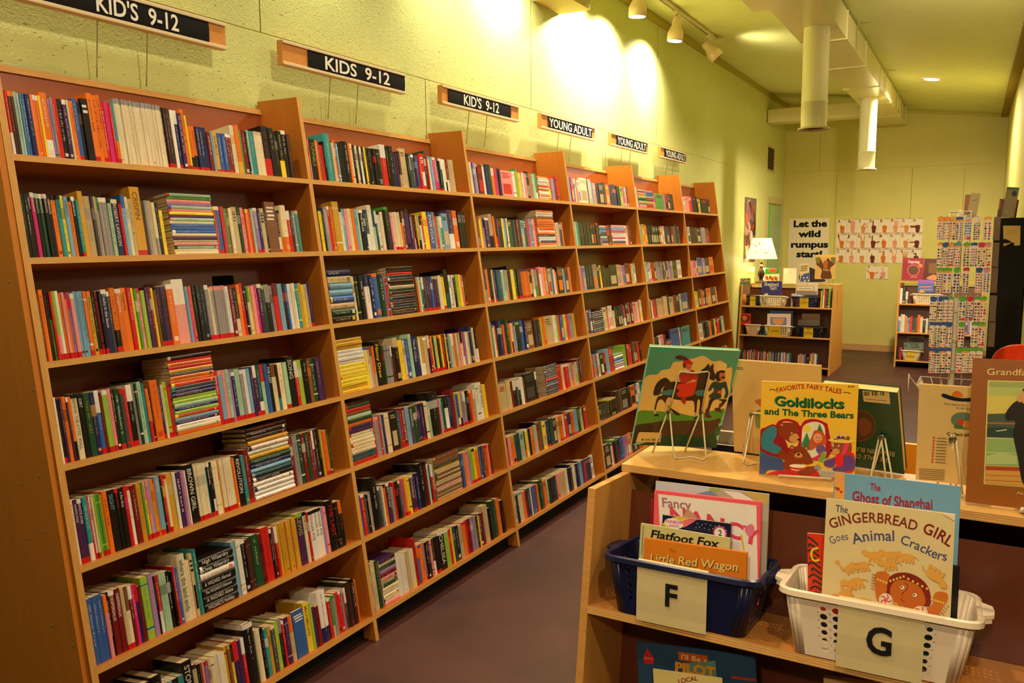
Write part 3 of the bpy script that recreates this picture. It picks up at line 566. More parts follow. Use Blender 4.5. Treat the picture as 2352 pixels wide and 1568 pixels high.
(2,6): (-3058, 3.92, .165, 224, 'b/A.166@240 r/w.168@270 T/w.162@290 k/o.158@302 e/w.164@318 a/w.166@331 k.218H@396 A/w.17@412 a/v.166@426 c/w.165@440 o/k.17@464 V/w.172"FIRST_TO_LAST"@490 G/k.165@502 a/e.145@528 r/k.164@546 k/r.165@570 T/w.162@586 r/w.164t@604 v/o.16t@618 o/w.162t@634 y/r.164t@652 y/k.165@672 V/w.165t"TOWNSHIP"@702 V/w.162t@724 B/w.162@752 k/G.2H@806 R/k.196H@828 f/w.18@846 B/w.176t@858 r/w.176@874 e/n.17@888 #10.2:n/e,n/r,n/e,n/a,G/w,Y/e,e/y,e/b,n/e,e/k,n/r,e/k,e/a,n/e,p/e,e/b,n/e,e/t,n/e,e/a@1112 R/w.17@1128 b/s.168@1150 o/p.166@1172 p/o.165@1190 v/p.163@1206 l/k.165t*2@1232 y/k.165t*2@1258 o/y.165t*2@1288 b/w.163@1304 V/w.162@1320 n/l.16@1334 r/w.158@1350 o/r.158@1366 p/w.156@1378 R/r.156@1398'),
(2,7): (-3058, 3.92, .165, 296, 'a/f.166F@336 e/c.2F@372 G/e.2H@406 #15.5:V/e,e/w,G/e,v/e,R/e,p/e,e/Y,G/e,c/k,c/r,c/k,c/k,p/o@548 Y/c.172@556 w/p.168*8@640 e/c.168@670 c/y.168H@716 r/R.21F@724 r/R.21H@736 b/o.168@756 o/b.168@776 o/e.168@798 v/b.166t@814 k/N.165@832 N/k.165@850 p/N.164@868 N/w.165@884 k/R.165t*3@930 k/w.174"CHELSEA"@982 l/w.172*2@1022 r/o.165t@1044 y/e.165@1060 T/a.166@1080 k/w.164@1110 e/s.16@1140 o/r.164@1164 r/o.164@1180 R/r.164*2@1216 v/w.164@1240 a/v.164@1262 k/w.158@1280 y/R.155@1292 V/R.16@1312 R/p.16@1332 e/c.186H@1376 k/a.162H@1406 G/Y.188H@1450 o/Y.188H@1482 k/r.17@1508'),
(3,1): (-5936, 5.6, .165, 146, 'c/e.168@176 s/b.168@192 v/w.168@225 w/k.165@238 k/e.162@256 R/r.162@312 w/l.164@336 V/b.162@352 B/s.168@394 G/l.17@424 o/c.152@462 m/r.155@496 A/v.155@516 V/k.152@542 p/r.15F@688 w/b.15@722 l/g.168H@770 y/e.148@800 e/v.148@822 w/p.15@846 p/w.15@868 k/a.16@906 o/n.152@925 a/l.15@950 f/k.15@980 g/w.158H@1004 #11.5:o/e,w/r,w/o,w/r,w/k,r/w,c/r,o/r,c/r,w/o,o/w,w/r,c/o@1142 o/y.14F@1180 v/a.14@1216 m/k.14@1228 k/R.145@1248 r/k.156H@1276'),
(3,2): (-5936, 5.6, .166, 230, 'a/Y.19@246 n/v.165t@272 y/o.162@296 Y/v.16@318 v/B.162@344 V/w.162*3@404 e/k.185H@450 o/y.172@472 k/r.165@492 V/w.16@512 k/r.162@558 y/c.162@580 s/k.16@606 k/w.162@622 w/r.165@642 G/y.158@690 k/R.158@706 T/k.156@728 k/r.16@744 R/w.16@770 k/R.16@802 s/T.156@842 G/y.164@880 m/v.164@900 v/r.162@924 t/w.164@948 p/m.164@976 r/p.164@1006 #12.6:o/v,w/l,w/o,n/p,o/n,o/b,o/b,o/g,o/l,r/w,w/r,o/Y,V/w,w/s,w/s,B/w,o/w,c/t@1226 w/y.162@1238 e/p.15@1282 B/w.152@1318 o/p.152@1336'),
(3,3): (-5645, 5.227, .172, 200, 'V/a.176@232 o/w.178@266 k/r.178t@288 k/w.178t@304 c/k.175@316 B/w.174t@354 T/s.172@390 b/w.17t@412 f/w.17@440 a/f.168@470 e/o.166@490 k/V.19F@516 V/k.19H@528 y/w.168@566 G/k.165t@600 N/p.165t*2@648 o/V.165t*5@745 k/o.162F@778 e/w.16@806 a/g.158@836 R/m.17@862 w/p.172H@890 p/v.168@918 o/p.168@950 k/G.16@966 e/r.158t@1004 b/s.162@1030 w/k.15@1052 o/r.14@1074 k/o.164F@1136 s/f.152@1166 V/k.15t@1210 o/r.158@1236'),
(3,4): (-5645, 5.227, .165, 286, 't/w.188@318 w/v.17@334 o/e.165@358 k/n.15@376 B/w.188H@432 o/r.165@456 V/w.16@464 G/k.188H@502 o/p.164@526 c/k.162@546 p/e.162@566 s/G.158@586 k/l.162*2@640 b/w.168H@678 B/k.164H@712 n/e.158F@790 k/V.158@814 V/k.158@838 k/A.155@872 Y/o.162@906 o/r.168@934 e/n.166F@1022 w/c.164@1062 l/g.162@1086 r/m.16@1112 b/v.158@1146 y/e.158@1176 r/o.156@1196 m/r.154@1216 a/b.158@1262 Y/k.154@1286'),
(3,5): (-4390, 3.92, .148, 130, 'e/r.142F@196 e/y.155F@226 c/k.145@238 R/k.142@256 k/w.142@282 A/w.14@300 k/w.14@318 w/p.15@344 R/w.145@358 k/A.16F@452 k/w.158@466 _@540 #10.5:k/e,k/o,k/N,k/w,k/r,k/N,k/w,R/k,r/o,k/p,B/w,v/w,k/m,k/r,B/k,k/l,k/w@648 r/o.15F@680 o/y.15@692 w/r.142@708 r/w.142*3@756 e/a.142@772 a/Y.142@790 p/r.14@808 f/l.14@832 R/V.154@852 V/R.156@872'),
(3,6): (-4390, 3.92, .15, 195, 'r/V.15@214 p/w.15*2@244 o/Y.15@270 T/k.15*3@320 f/B.15@354 k/r.145@370 y/w.15@396 k/A.148@416 o/p.15@442 f/p.154@468 n/N.165F@500 V/w.162@518 y/k.15@548 B/w.15t*2@584 G/T.156@612 N/e.15@640 e/k.15@662 o/n.146t*2@698 w/r.146t@716 r/w.146@742 B/V.146@772 o/r.146t*2@796 s/v.146t*2@832 k/G.152@852 l/G.152H@866 w/a.146@876 R/k.142@890 r/w.146@916'),
(3,7): (-4390, 3.92, .155, 268, 'a/c.16@292 k/w.15@308 c/s.156*2@344 o/r.15@366 R/k.15@386 B/V.155@412 c/w.15@420 b/v.152*2@462 r/p.15@472 Y/o.15@484 G/k.162H@526 o/R.15@552 f/A.142@574 k/s.142*3@632 A/w.142@648 p/k.142@668 e/p.142*3@724 w/V.142@742 k/V.142*2@786 c/w.142@812 B/k.142*2@844 s/t.145@868 V/r.142@888 r/k.142@904 B/p.142*2@946 w/A.145@970'),
(4,1): (-6688, 5.225, .158, 165, 's/m.165@192 m/s.165@220 b/w.162@236 c/k.158@250 o/e.152@274 w/v.152@302 c/e.17F@384 k/T.165@400 w/f.17H@436 s/c.15@452 p/w.148@484 k/R.148F@524 k/e.152F@580 k/n.16@604 o/y.148@646 V/k.148@684 B/o.155H@742 k/R.148@774 l/k.148@808 m/w.148@828 p/w.15@854 k/w.152H@872'),
(4,2): (-6688, 5.225, .155, 240, 'f/t.16@262 t/f.158@284 k/p.156*3@342 k/A.158*4@430 k/r.155*4@528 #16:e/r,b/w,s/b,T/w,V/w,f/g,v/a,B/w,e/k@612 r/k.142F@648 k/e.142@666 #15:p/m,s/t,v/p,p/r,w/k,w/r,m/w,w/v,b/s,o/r@828 w/k.142@852 o/w.145@872 R/r.148@892 V/B.145@906'),
(4,3): (-6688, 5.225, .155, 300, 'v/m.162@324 m/V.16@342 s/k.16@374 k/A.162*3@456 a/o.165@506 k/w.155@532 y/k.156@558 k/N.15@600 k/f.135*3@652 k/N.152F@742 e/a.15@784 p/v.145@806 v/b.142@830 R/k.156F@884 k/m.15@898 r/p.152@914 y/l.15@938 s/w.15@966'),
(4,4): (-7839, 6.03, .158, 308, 'a/v.152@330 R/p.155*2@358 b/w.16@392 #13:k/n,k/e,k/n,k/r,k/o,k/e,k/w,k/r,k/o,k/a,k/e@540 c/k.155@586 o/n.15@612 w/p.158*2@678 c/o.122@698 k/B.145*4@802 B/a.145@826 r/w.145@850 k/w.158F@888 m/k.158@918 k/r.156@948 p/B.155F@1010 w/s.15@1030 o/w.15@1046 w/y.162@1072'),
(4,5): (-7839, 6.03, .155, 393, 'r/s.152@416 s/o.152@446 V/w.15@466 w/p.152@502 k/w.148@546 r/k.148@582 s/v.165H@634 r/p.165@684 #17:f/e,c/w,b/v,s/w,c/e,v/w,w/b@808 l/g.16H@862 k/n.15@878 r/w.155@908 r/p.152@932 k/R.148@958 n/G.156@984 R/k.152@1014 r/n.15@1044 k/r.148@1066'),
(4,6): (-6566, 4.9, .15, 185, 'y/r.16@196 #14:k/b,k/n,k/a,k/e,k/y,k/r,k/n,k/w@300 k/y.12*5@390 N/k.155F@432 n/k.15@446 k/a.15F@524 k/r.145@554 o/k.15@602 b/w.15@624 w/p.148@656 k/t.15@690 T/w.15@706 k/r.15*4@790'),
(4,7): (-6566, 4.9, .155, 240, 'v/k.155@256 k/w.15@266 k/e.16@324 k/w.145@340 w/k.145@356 r/k.145@370 k/g.16H@422 R/k.15@436 b/s.158H@474 v/m.148*2@516 o/w.148*2@566 k/r.14*3@640'),
(5,1): (-9407, 6.533, .15, 160, 'w/p.162@176 p/w.155@190 #10:c/w,V/k,p/V,Y/e,Y/e,y/e,t/w,T/w,t/k,e/y,Y/s,s/w,p/m,p/m,p/r@300 #10:p/m,b/w,b/s,b/w,f/w,f/e,r/k,r/k,R/w,e/l,Y/k,e/k,r/w,r/k,r/w@412 m/p.12@452 g/V.132F@568 v/p.13@600 r/k.14@632 k/o.142@668 k/A.142H@718'),
(5,2): (-9407, 6.533, .15, 230, 'a/l.158@264 y/o.158@294 o/y.155@322 k/A.152*3@412 k/f.148*4@522 o/w.15@560 w/p.15@588 V/k.148*3@680 R/k.15@712 n/r.15@742 k/A.162H@786 b/v.15@798 r/w.145@806'),
(5,3): (-9538, 6.533, .15, 168, 'f/a.158@204 v/w.152@240 w/r.15@262 r/R.148@302 k/y.152@326 a/v.15*4@418 k/y.148@446 e/k.148@468 k/V.145@498 v/w.148*3@564 l/y.148@578 k/n.148F@640 w/k.15*3@706'),
(5,4): (-9538, 6.533, .148, 246, 'k/w.155@264 w/k.142@280 r/m.145F@326 R/v.148@344 e/a.145F@424 o/b.135@440 e/w.155F@496 k/b.16@522 e/k.142F@582 o/e.142@598 R/k.15@642 k/w.148@682 c/k.15@704 b/V.152F@808 k/b.152@818'),
(5,5): (-9538, 6.533, .145, 292, 'k/A.14F@372 w/a.148@400 p/r.148@446 R/k.14@480 #13:k/Y,b/Y,Y/b,R/y,r/w,V/w,w/k,B/w@548 b/k.165F@676 w/b.165@698 n/r.15@714 t/k.158F@830 k/t.158@846'),
(6,1): (-9407, 6.533, .14, 866, 'w/k.13@888 p/r.142@950 r/w.152F@1004 k/r.15F@1068 k/w.15@1086 y/k.13@1116 k/a.14@1136 k/r.142F@1230 k/R.14@1262'),
(6,2): (-9407, 6.533, .145, 940, 'w/k.15@974 k/R.15F@1056 n/k.145@1074 k/e.145F@1132 a/p.148@1196 r/k.14@1208 A/r.142F@1252'),
(6,3): (-9538, 6.533, .145, 852, 'p/e.135F@890 m/v.138@926 c/r.13@946 b/k.158F@1018 v/m.15@1060 k/G.15F@1126 o/r.155F@1186'),
(6,4): (-9538, 6.533, .145, 912, 'y/R.145@962 G/k.16F@1000 r/o.155@1028 n/y.145@1066 k/V.15@1086 o/R.155@1152 k/A.158F@1216 p/k.155@1232'),
(6,5): (-9538, 6.533, .145, 962, 'w/a.14F@1028 k/A.145*2@1112 t/w.148@1124 o/e.14@1150 k/n.148F@1196 y/t.148@1218 r/w.148*3@1278 k/w.152@1306 f/k.152@1346'),
(6,6): (-9538, 6.533, .14, 990, 'k/a.135*2@1030 r/w.135@1092 k/B.135@1122 w/k.135@1150 k/n.135@1170 n/o.138*3@1252 b/t.145@1300 r/m.145@1334 V/k.15@1370 o/n.15@1400'),
}
TOK = re.compile(r'^([a-zA-Z_#])(?:/([a-zA-Z]))?(\.\d+)?([HtF]*)(?:"([^"]*)")?(?:\*(\d+))?@(\d+)$')
rng = random.Random(7)
PAPER = (226, 204, 160)
def jit(c, a=0.10):
    c = C_(c) if isinstance(c, str) or max(c) > 1.001 else c
    k = .9 * (1 + rng.uniform(-a, a)); return tuple(min(1, max(0.004, v * k * (1 + rng.uniform(-a, a) * .6))) for v in c)
def book(cov, pag, let, w_, h, d, c1, c2, flags='', words=None, detail=True, st=None, run=False):
    """one book in its own frame: spine on x = 0, thickness along y, height along z"""
    hard = 'H' in flags; e = min(0.0025, w_ * 0.22)
    col = jit(c1, .04 if run else .1); col2 = jit(c2)
    if hard: prof = [(-d, 0), (0 - .003, 0), (0.0, w_ * .12), (0.002, w_ * .35), (0.002, w_ * .65), (0, w_ * .88), (-.003, w_), (-d, w_)]
    else: prof = [(-d, 0), (-e * .5, 0), (0, e), (0, w_ - e), (-e * .5, w_), (-d, w_)]
    n = len(prof); bt = 0.0022 if hard else 0.0005
    bt = min(bt, w_ * .2)
    # bands of the spine from foot to head
    zs = [(0, h, col)]
    if 't' in flags: zs = [(0, h * .085, jit((196, 20, 26))), (h * .085, h, col)]
    st = rng.random() if st is None else st
    if detail and c1 != c2 and (words or 'P' in flags):
        if st < .3: a, b, c = zs[-1]; zs[-1:] = [(a, h * .93, c), (h * .93, h, col2)]
    elif detail and c1 != c2:
        a, b, c = zs[-1]
        if st < .10 and not run: cut = h * (.6 + 2 * st); zs[-1:] = [(a, cut, c), (cut, h, col2)]
        elif st < .18 and not run: cut = h * (.25 + 2 * (st - .1)); zs[-1:] = [(a, cut, col2), (cut, h, c)]
        elif st < .30: zs[-1:] = [(a, h * .92, c), (h * .92, h, col2)]
        elif st < .44: d1_, d2_ = h * .62, h * .80; zs[-1:] = [(a, d1_, c), (d1_, d2_, tuple(.5 * u + .5 * v for u, v in zip(col2, c))), (d2_, h, c)]
        elif st < .54: zs[-1:] = [(a, h * .16, c), (h * .16, h * .19, col2), (h * .19, h * .86, c), (h * .86, h * .88, col2), (h * .88, h, c)]
    for z0, z1, cc in zs:
        vs = [(x, y, z0) for x, y in prof] + [(x, y, z1) for x, y in prof]
        cov.add(vs, [(i, i + 1, n + i + 1, n + i) for i in range(n - 1)], cc, 'print', hard)
    # inside faces and edges of the boards
    ov = 0.003 if hard else 0.0006
    for y0, y1 in ((0, bt), (w_ - bt, w_)):
        yi = y1 if y0 == 0 else y0
        cov.add([(-d, yi, 0), (-.004, yi, 0), (-.004, yi, h), (-d, yi, h)], [(0, 1, 2, 3)], col, 'print')
        for zz in (0, h): cov.add([(-d, y0, zz), (-.002, y0, zz), (-.002, y1, zz), (-d, y1, zz)], [(0, 1, 2, 3)], col, 'print')
        cov.add([(-d, y0, 0), (-d, y1, 0), (-d, y1, h), (-d, y0, h)], [(0, 1, 2, 3)], col, 'print')
    if hard or True:
        m = [(x, y) for x, y in prof if x > -.01]
        cov.add([(x, y, h) for x, y in m], [tuple(range(len(m)))], col, 'print')
    p0, p1, pz = bt, w_ - bt, h - ov
    if p1 > p0 + .0004: pag.box((-d + ov + .001, p0, ov * .8), (-.0045, p1, pz), jit(PAPER, .08), 'paper')
    # lettering down the spine
    lc = tuple(.72 * a + .28 * b for a, b in zip(col2, col))
    if abs(sum(col2) - sum(col)) < .12: lc = C_('w') if sum(col) < .8 else C_('k')
    xx = 0.0026 if hard else 0.0004
    if words:
        t = words.replace('_', ' '); hh = min(w_ * .5, h * .9 / max(text_w(t), 1) * .69 * 1.15); L = min(h * .78, text_w(t) * hh / .69)
        for vs, fs in glyphs_on([(0, 0), (L, 0)], t, hh, .015, down=False):
            let.add([(xx, w_ / 2 - hh / 2 + v, h * .93 - u) for u, v in vs], fs, lc, 'print')
    elif detail and w_ > .0045:
        z = h * rng.uniform(.88, .95); end = h * rng.uniform(.2, .5); cw = min(rng.uniform(.24, .4) * w_, .0075); y0 = w_ / 2 - cw / 2
        while z > end:
            if rng.random() < .18: z -= cw * .9; continue
            dz = cw * rng.uniform(.35, .7); a = y0 + (0 if rng.random() < .8 else cw * .25); b = y0 + cw * (1 if rng.random() < .45 else .72)
            k = rng.random()
            if k < .5:
                let.add([(xx, a, z - dz * .35), (xx, b, z - dz * .35), (xx, b, z), (xx, a, z)], [(0, 1, 2, 3)], lc, 'print')
                let.add([(xx, a, z - dz), (xx, a + cw * .22, z - dz), (xx, a + cw * .22, z - dz * .35), (xx, a, z - dz * .35)], [(0, 1, 2, 3)], lc, 'print')
            else: let.add([(xx, a, z - dz), (xx, b, z - dz), (xx, b, z - dz * .45), (xx, a, z - dz * .45)], [(0, 1, 2, 3)], lc, 'print')
            z -= dz + cw * .25
        if rng.random() < .22 and 't' not in flags:
            s = w_ * .3; z = h * .06; let.add([(xx, w_ / 2 - s, z), (xx, w_ / 2 + s, z), (xx, w_ / 2 + s, z + 2 * s), (xx, w_ / 2 - s, z + 2 * s)], [(0, 1, 2, 3)], lc, 'print')
def cover_out(cov, pag, let, w_, h, c1, c2):
    """a thin book standing with its cover to the room"""
    t = 0.012; col = jit(c1); col2 = jit(c2)
    cov.box((-t, 0, 0), (0, w_, h), col, 'print', ('x+', 'x-', 'y-', 'y+')); pag.box((-t + .001, .001, .0005), (-.001, w_ - .001, h - .0008), jit(PAPER, .05), 'paper')
    z = h * .9
    for k in range(rng.randint(2, 4)):
        a, b = w_ * rng.uniform(.08, .2), w_ * rng.uniform(.7, .92); dz = h * rng.uniform(.02, .045)
        let.add([(.0004, a, z - dz), (.0004, b, z - dz), (.0004, b, z), (.0004, a, z)], [(0, 1, 2, 3)], col2, 'print'); z -= dz * 2
    a, b, z0, z1 = w_ * .15, w_ * .85, h * .12, h * .5
    let.add([(.0004, a, z0), (.0004, b, z0), (.0004, b, z1), (.0004, a, z1)], [(0, 1, 2, 3)], jit(rng.choice([c2, c1, 'e'])), 'print')

SHELF_WORD = ['', 'top', 'second', 'third', 'fourth', 'fifth', 'sixth', 'bottom']
BAY_WORD = ['', 'nearest', 'second', 'third', 'fourth', 'fifth', 'last']
ORD = 'first second third fourth fifth sixth seventh eighth ninth tenth eleventh twelfth thirteenth fourteenth fifteenth sixteenth seventeenth eighteenth nineteenth twentieth'.split()
SET = 0.016      # how far the spines stand back from the shelf's front edge
def solve_y(px, z, x=-SET):
    lo, hi = 0.9, 9.0
    for _ in range(36):
        m = (lo + hi) / 2
        if pix(BC @ Vector((x, m, z)))[0] < px: lo = m
        else: hi = m
    return (lo + hi) / 2
LIST = []
for (bay, sh), (cx0, sc, dh, start, toks) in ROWS.items():
    z = HS[sh - 1]; lim0, lim1 = DIV[bay - 1] + TH / 2 + .001, DIV[bay] - TH / 2 - .001
    Y = lambda c: min(max(solve_y((c - cx0) / sc if cx0 >= 0 else (c - cx0) / sc, z), lim0), lim1)
    pos = Y(start); order = 0
    for tk in toks.split(' '):
        if tk[0] == '#':
            body, end = tk.rsplit('@', 1); mm, cols = body[1:].split(':'); e = Y(int(end)); cols = cols.split(',')
            th = float(mm) / 1000; wd = e - pos; zz = z
            top = DEP  # stacks keep clear of the shelf above
            room_ = (HS[sh - 2] - .018 - z - .004) if sh > 1 else .5
            th = min(th, room_ / len(cols))
            for i, cc in enumerate(reversed(cols)):
                m = re.match(r'^(.)/(.)(?:"(.*)")?$', cc)
                t1 = th * rng.uniform(.9, 1.0); dx = rng.uniform(0, .004)
                LIST.append(dict(bay=bay, sh=sh, y=pos + rng.uniform(0, .004), z=zz, w=t1, h=wd - .004, c1=m[1], c2=m[2], fl='HP' if th > .016 and rng.random() < .8 else 'P', words=m[3], flat=len(cols) - i, n=len(cols), pos=pos, x=-SET + .003 - dx, first=i == 0, last=i == len(cols) - 1))
                zz += t1 + .0001
            pos = e + .0006; continue
        m = TOK.match(tk); assert m, (bay, sh, tk)
        c1, c2, hh, fl, words, cnt, end = m.groups(); e = Y(int(end))
        if c1 == '_': pos = e; continue
        cnt = int(cnt or 1); h = float(hh) if hh else dh; c2 = c2 or c1
        ws = [1 + rng.uniform(-.15, .15) for _ in range(cnt)]; tot = sum(ws)
        tst = rng.random()
        for q in ws:
            w1 = (e - pos0) * q / tot if False else q / tot
            LIST.append(dict(bay=bay, sh=sh, y=pos, z=z, share=(e - pos), part=w1, h=h * rng.uniform(.992, 1.006), c1=c1, c2=c2, fl=fl, words=words, flat=0, x=-SET - rng.uniform(0, .006), st=tst, run=cnt > 1))
        run = pos
        for b in LIST[-cnt:]:
            b['y'] = run; b['w'] = max(b['share'] * b['part'] - .0003, .0022); run += b['share'] * b['part']
        pos = max(e, run)
for bay, sh in ((5, 6), (5, 7), (6, 7)):        # rows behind the foreground shelf
    y = DIV[bay - 1] + TH / 2 + .004
    while y < DIV[bay] - TH / 2 - .2:
        w1 = rng.uniform(.008, .026); LIST.append(dict(bay=bay, sh=sh, y=y, z=HS[sh - 1], w=w1, h=rng.uniform(.14, .18), c1=rng.choice('kkBVrRTAawbno'), c2=rng.choice('wkcYr'), fl='', words=None, flat=0, x=-SET - rng.uniform(0, .006), hid=True)); y += w1 + .0004
for b in LIST:
    if 'H' in b['fl'] and b['w'] < .009: b['fl'] = (b['fl'] or '').replace('H', '')
    if b['w'] > .034 and not b['flat'] and 'F' not in b['fl'] and 'H' not in b['fl'] and b['bay'] > 2: b['fl'] += 'F'
    M = BC
    if b['flat']: ps = [(b['x'], b['y'], b['z']), (b['x'], b['y'] + b['h'], b['z']), (b['x'], b['y'], b['z'] + b['w'])]
    else: ps = [(b['x'], b['y'], b['z']), (b['x'], b['y'] + b['w'], b['z']), (b['x'], b['y'], b['z'] + b['h'])]
    q = [pix(BC @ Vector(p)) for p in ps]
    b['area'] = abs((q[1][0] - q[0][0]) * (q[2][1] - q[0][1]) - (q[2][0] - q[0][0]) * (q[1][1] - q[0][1]))
    if min(q[0][1], q[2][1]) > 1560 or max(q[0][0], q[1][0]) < 5 or b.get('hid'): b['area'] = 0
N_WALL = 232
big = sorted(range(len(LIST)), key=lambda i: -LIST[i]['area'])[:N_WALL]; bigset = set(big)
# count each colour along its row so that every label points at one book
tally = {}
for i, b in enumerate(LIST):
    if b['flat']: continue
    key = (b['bay'], b['sh'], b['c1'], b['flat'] > 0); b['nth'] = tally[key] = tally.get(key, 0) + 1
def size_word(b):
    if 'H' in b['fl'] or b['w'] > .02: return 'thick'
    return 'tall' if b['h'] > .2 else ('thin' if b['w'] < .009 else '')
stuff = MB()
for i, b in enumerate(LIST):
    M = BC @ Matrix.Translation((b['x'], b['y'], b['z'] + .0004))
    if b['flat']: M = BC @ Matrix.Translation((b['x'], b['y'] + b['h'], b['z'] + .0004)) @ Matrix.Rotation(R(90), 4, 'X')
    dep = min(.132, DEP - .03) if b['h'] < .17 else .14
    if b['flat']: dep = .13
    if i in bigset:
        cov, pag = MB(), MB(); let = cov
    else:
        cov = pag = let = stuff; stuff.M = M
    if 'F' in b['fl']: cover_out(cov, pag, let, b['w'], b['h'], b['c1'], b['c2'])
    else: book(cov, pag, let, b['w'], b['h'], dep, b['c1'], b['c2'], b['fl'], b['words'], True, b.get('st'), b.get('run', False))
    stuff.M = None
    if i in bigset:
        o = cov.build('book', None, M); word = PAL[b['c1']][1]
        bayw = BAY_WORD[b['bay']]; shw = SHELF_WORD[b['sh']]
        if b['flat']:
            k = b['flat']; where = 'topmost' if k == 1 else ('lowest' if k == b['n'] else ORD[k - 1] + ' down')
            lab = f"{word} book lying {where} in the flat stack on the {shw} shelf, {bayw} bay" if k in (1, b['n']) else f"{word} book lying {where} the flat stack on the {shw} shelf, {bayw} bay"
        else:
            s = size_word(b); view = 'face-out' if 'F' in b['fl'] else ''
            k = b['nth']; nw = ORD[k - 1] if k <= 20 else str(k)
            one = tally[(b['bay'], b['sh'], b['c1'], False)] == 1
            lab = (f"only {word}-spined book standing on the {shw} shelf of the {bayw} bay" if one else f"{s + ' ' if s else ''}{word}-spined book, {nw} {word} from left, {shw} shelf, {bayw} bay")
        if len(lab.split()) > 16: print('LONG', lab)
        tag(o, lab, 'book', 'books on the leaning bookcase'); b['obj'] = o
        pag.build('page_block', o)
# ------------------------------------------------------------------ low two-sided display units
def half_unit(root, x0, x1, y0, flip=False):
    """one leaning side: shelves between two end panels"""
    Mh = Matrix.Translation((0, y0, 0)) @ Matrix.Rotation(-ANG, 4, 'X')
    if flip: Mh = Matrix.Translation((x0 + x1, 0, 0)) @ Matrix.Translation((0, y0, 0)) @ Matrix.Rotation(math.pi, 4, 'Z') @ Matrix.Rotation(-ANG, 4, 'X')
    inv = root.matrix_world.inverted()
    def put(mb, nm):
        o = mb.build(nm, root); o.matrix_local = inv @ Mh; return o
    D = 0.235; zt = 1.046 / CA
    for zz in (0.789, 0.438, 0.094):
        h = zz / CA; mb = MB()
        mb.box((x0 + .018, 0, h - .018), (x1 - .018, D - .007, h), (196, 130, 62), 'wood', ('z-', 'z+', 'y+'))
        mb.add([(x0 + .018, 0, h - .018), (x1 - .018, 0, h - .018), (x1 - .018, 0, h), (x0 + .018, 0, h)], [(0, 1, 2, 3)], (222, 168, 92), 'ply_edge'); put(mb, 'shelf')
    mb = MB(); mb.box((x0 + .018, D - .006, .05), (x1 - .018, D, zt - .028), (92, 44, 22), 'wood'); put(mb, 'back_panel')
    mb = MB(); mb.box((x0 + .018, .05, .045), (x1 - .018, .065, .076 / CA), (26, 22, 20), 'matte'); put(mb, 'kick_board')
    return Mh
def unit(name, label, x0, x1, y0, both=True):
    root = empty(name, ((x0 + x1) / 2, y0, 0)); tag(root, label, 'display shelf', 'low two-sided display shelves')
    bpy.context.view_layer.update()
    Mh = half_unit(root, x0, x1, y0); yb = y0 + 1.04 * LEAN + .21
    ye = 2 * (yb + .118) - y0; half_unit(root, x0, x1, ye, True)
    for a in (x0, x1 - .018):                    # one solid end for both leaning sides
        mb = MB(); za = 1.046; yt = y0 + LEAN * za
        mb.prism([(y0, .002), (yt, za), (yb - .002, 1.0315), (yb + .238, 1.0315), (ye - LEAN * za, za), (ye, .002)], 'x', a, a + .018, (216, 156, 76), 'wood_tall', side_mats={0: 'ply_edge', 1: 'ply_edge'})
        o = mb.build('side_panel', root); o.matrix_parent_inverse = root.matrix_world.inverted()
        if a > x0:
            mb = MB(); mb.box((a + .0175, yb + .02, .80), (a + .0184, yb + .04, .98), (90, 50, 20), 'matte'); o = mb.build('hand_slot', root); o.matrix_parent_inverse = root.matrix_world.inverted()
    mb = MB(); mb.box((x0 - .004, yb, 1.032), (x1 + .004, yb + .236, 1.05), (228, 178, 98), 'wood', ('z-', 'z+', 'y+', 'x-', 'x+'))
    mb.add([(x0 - .004, yb, 1.032), (x1 + .004, yb, 1.032), (x1 + .004, yb, 1.05), (x0 - .004, yb, 1.05)], [(0, 1, 2, 3)], (222, 168, 92), 'ply_edge')
    o = mb.build('top_board', root); o.matrix_parent_inverse = root.matrix_world.inverted()
    return Mh, yb
UC, YTC = unit('display_shelf', 'birch plywood display shelf in the foreground carrying the lettered baskets', 1.84, 3.5, 1.50)

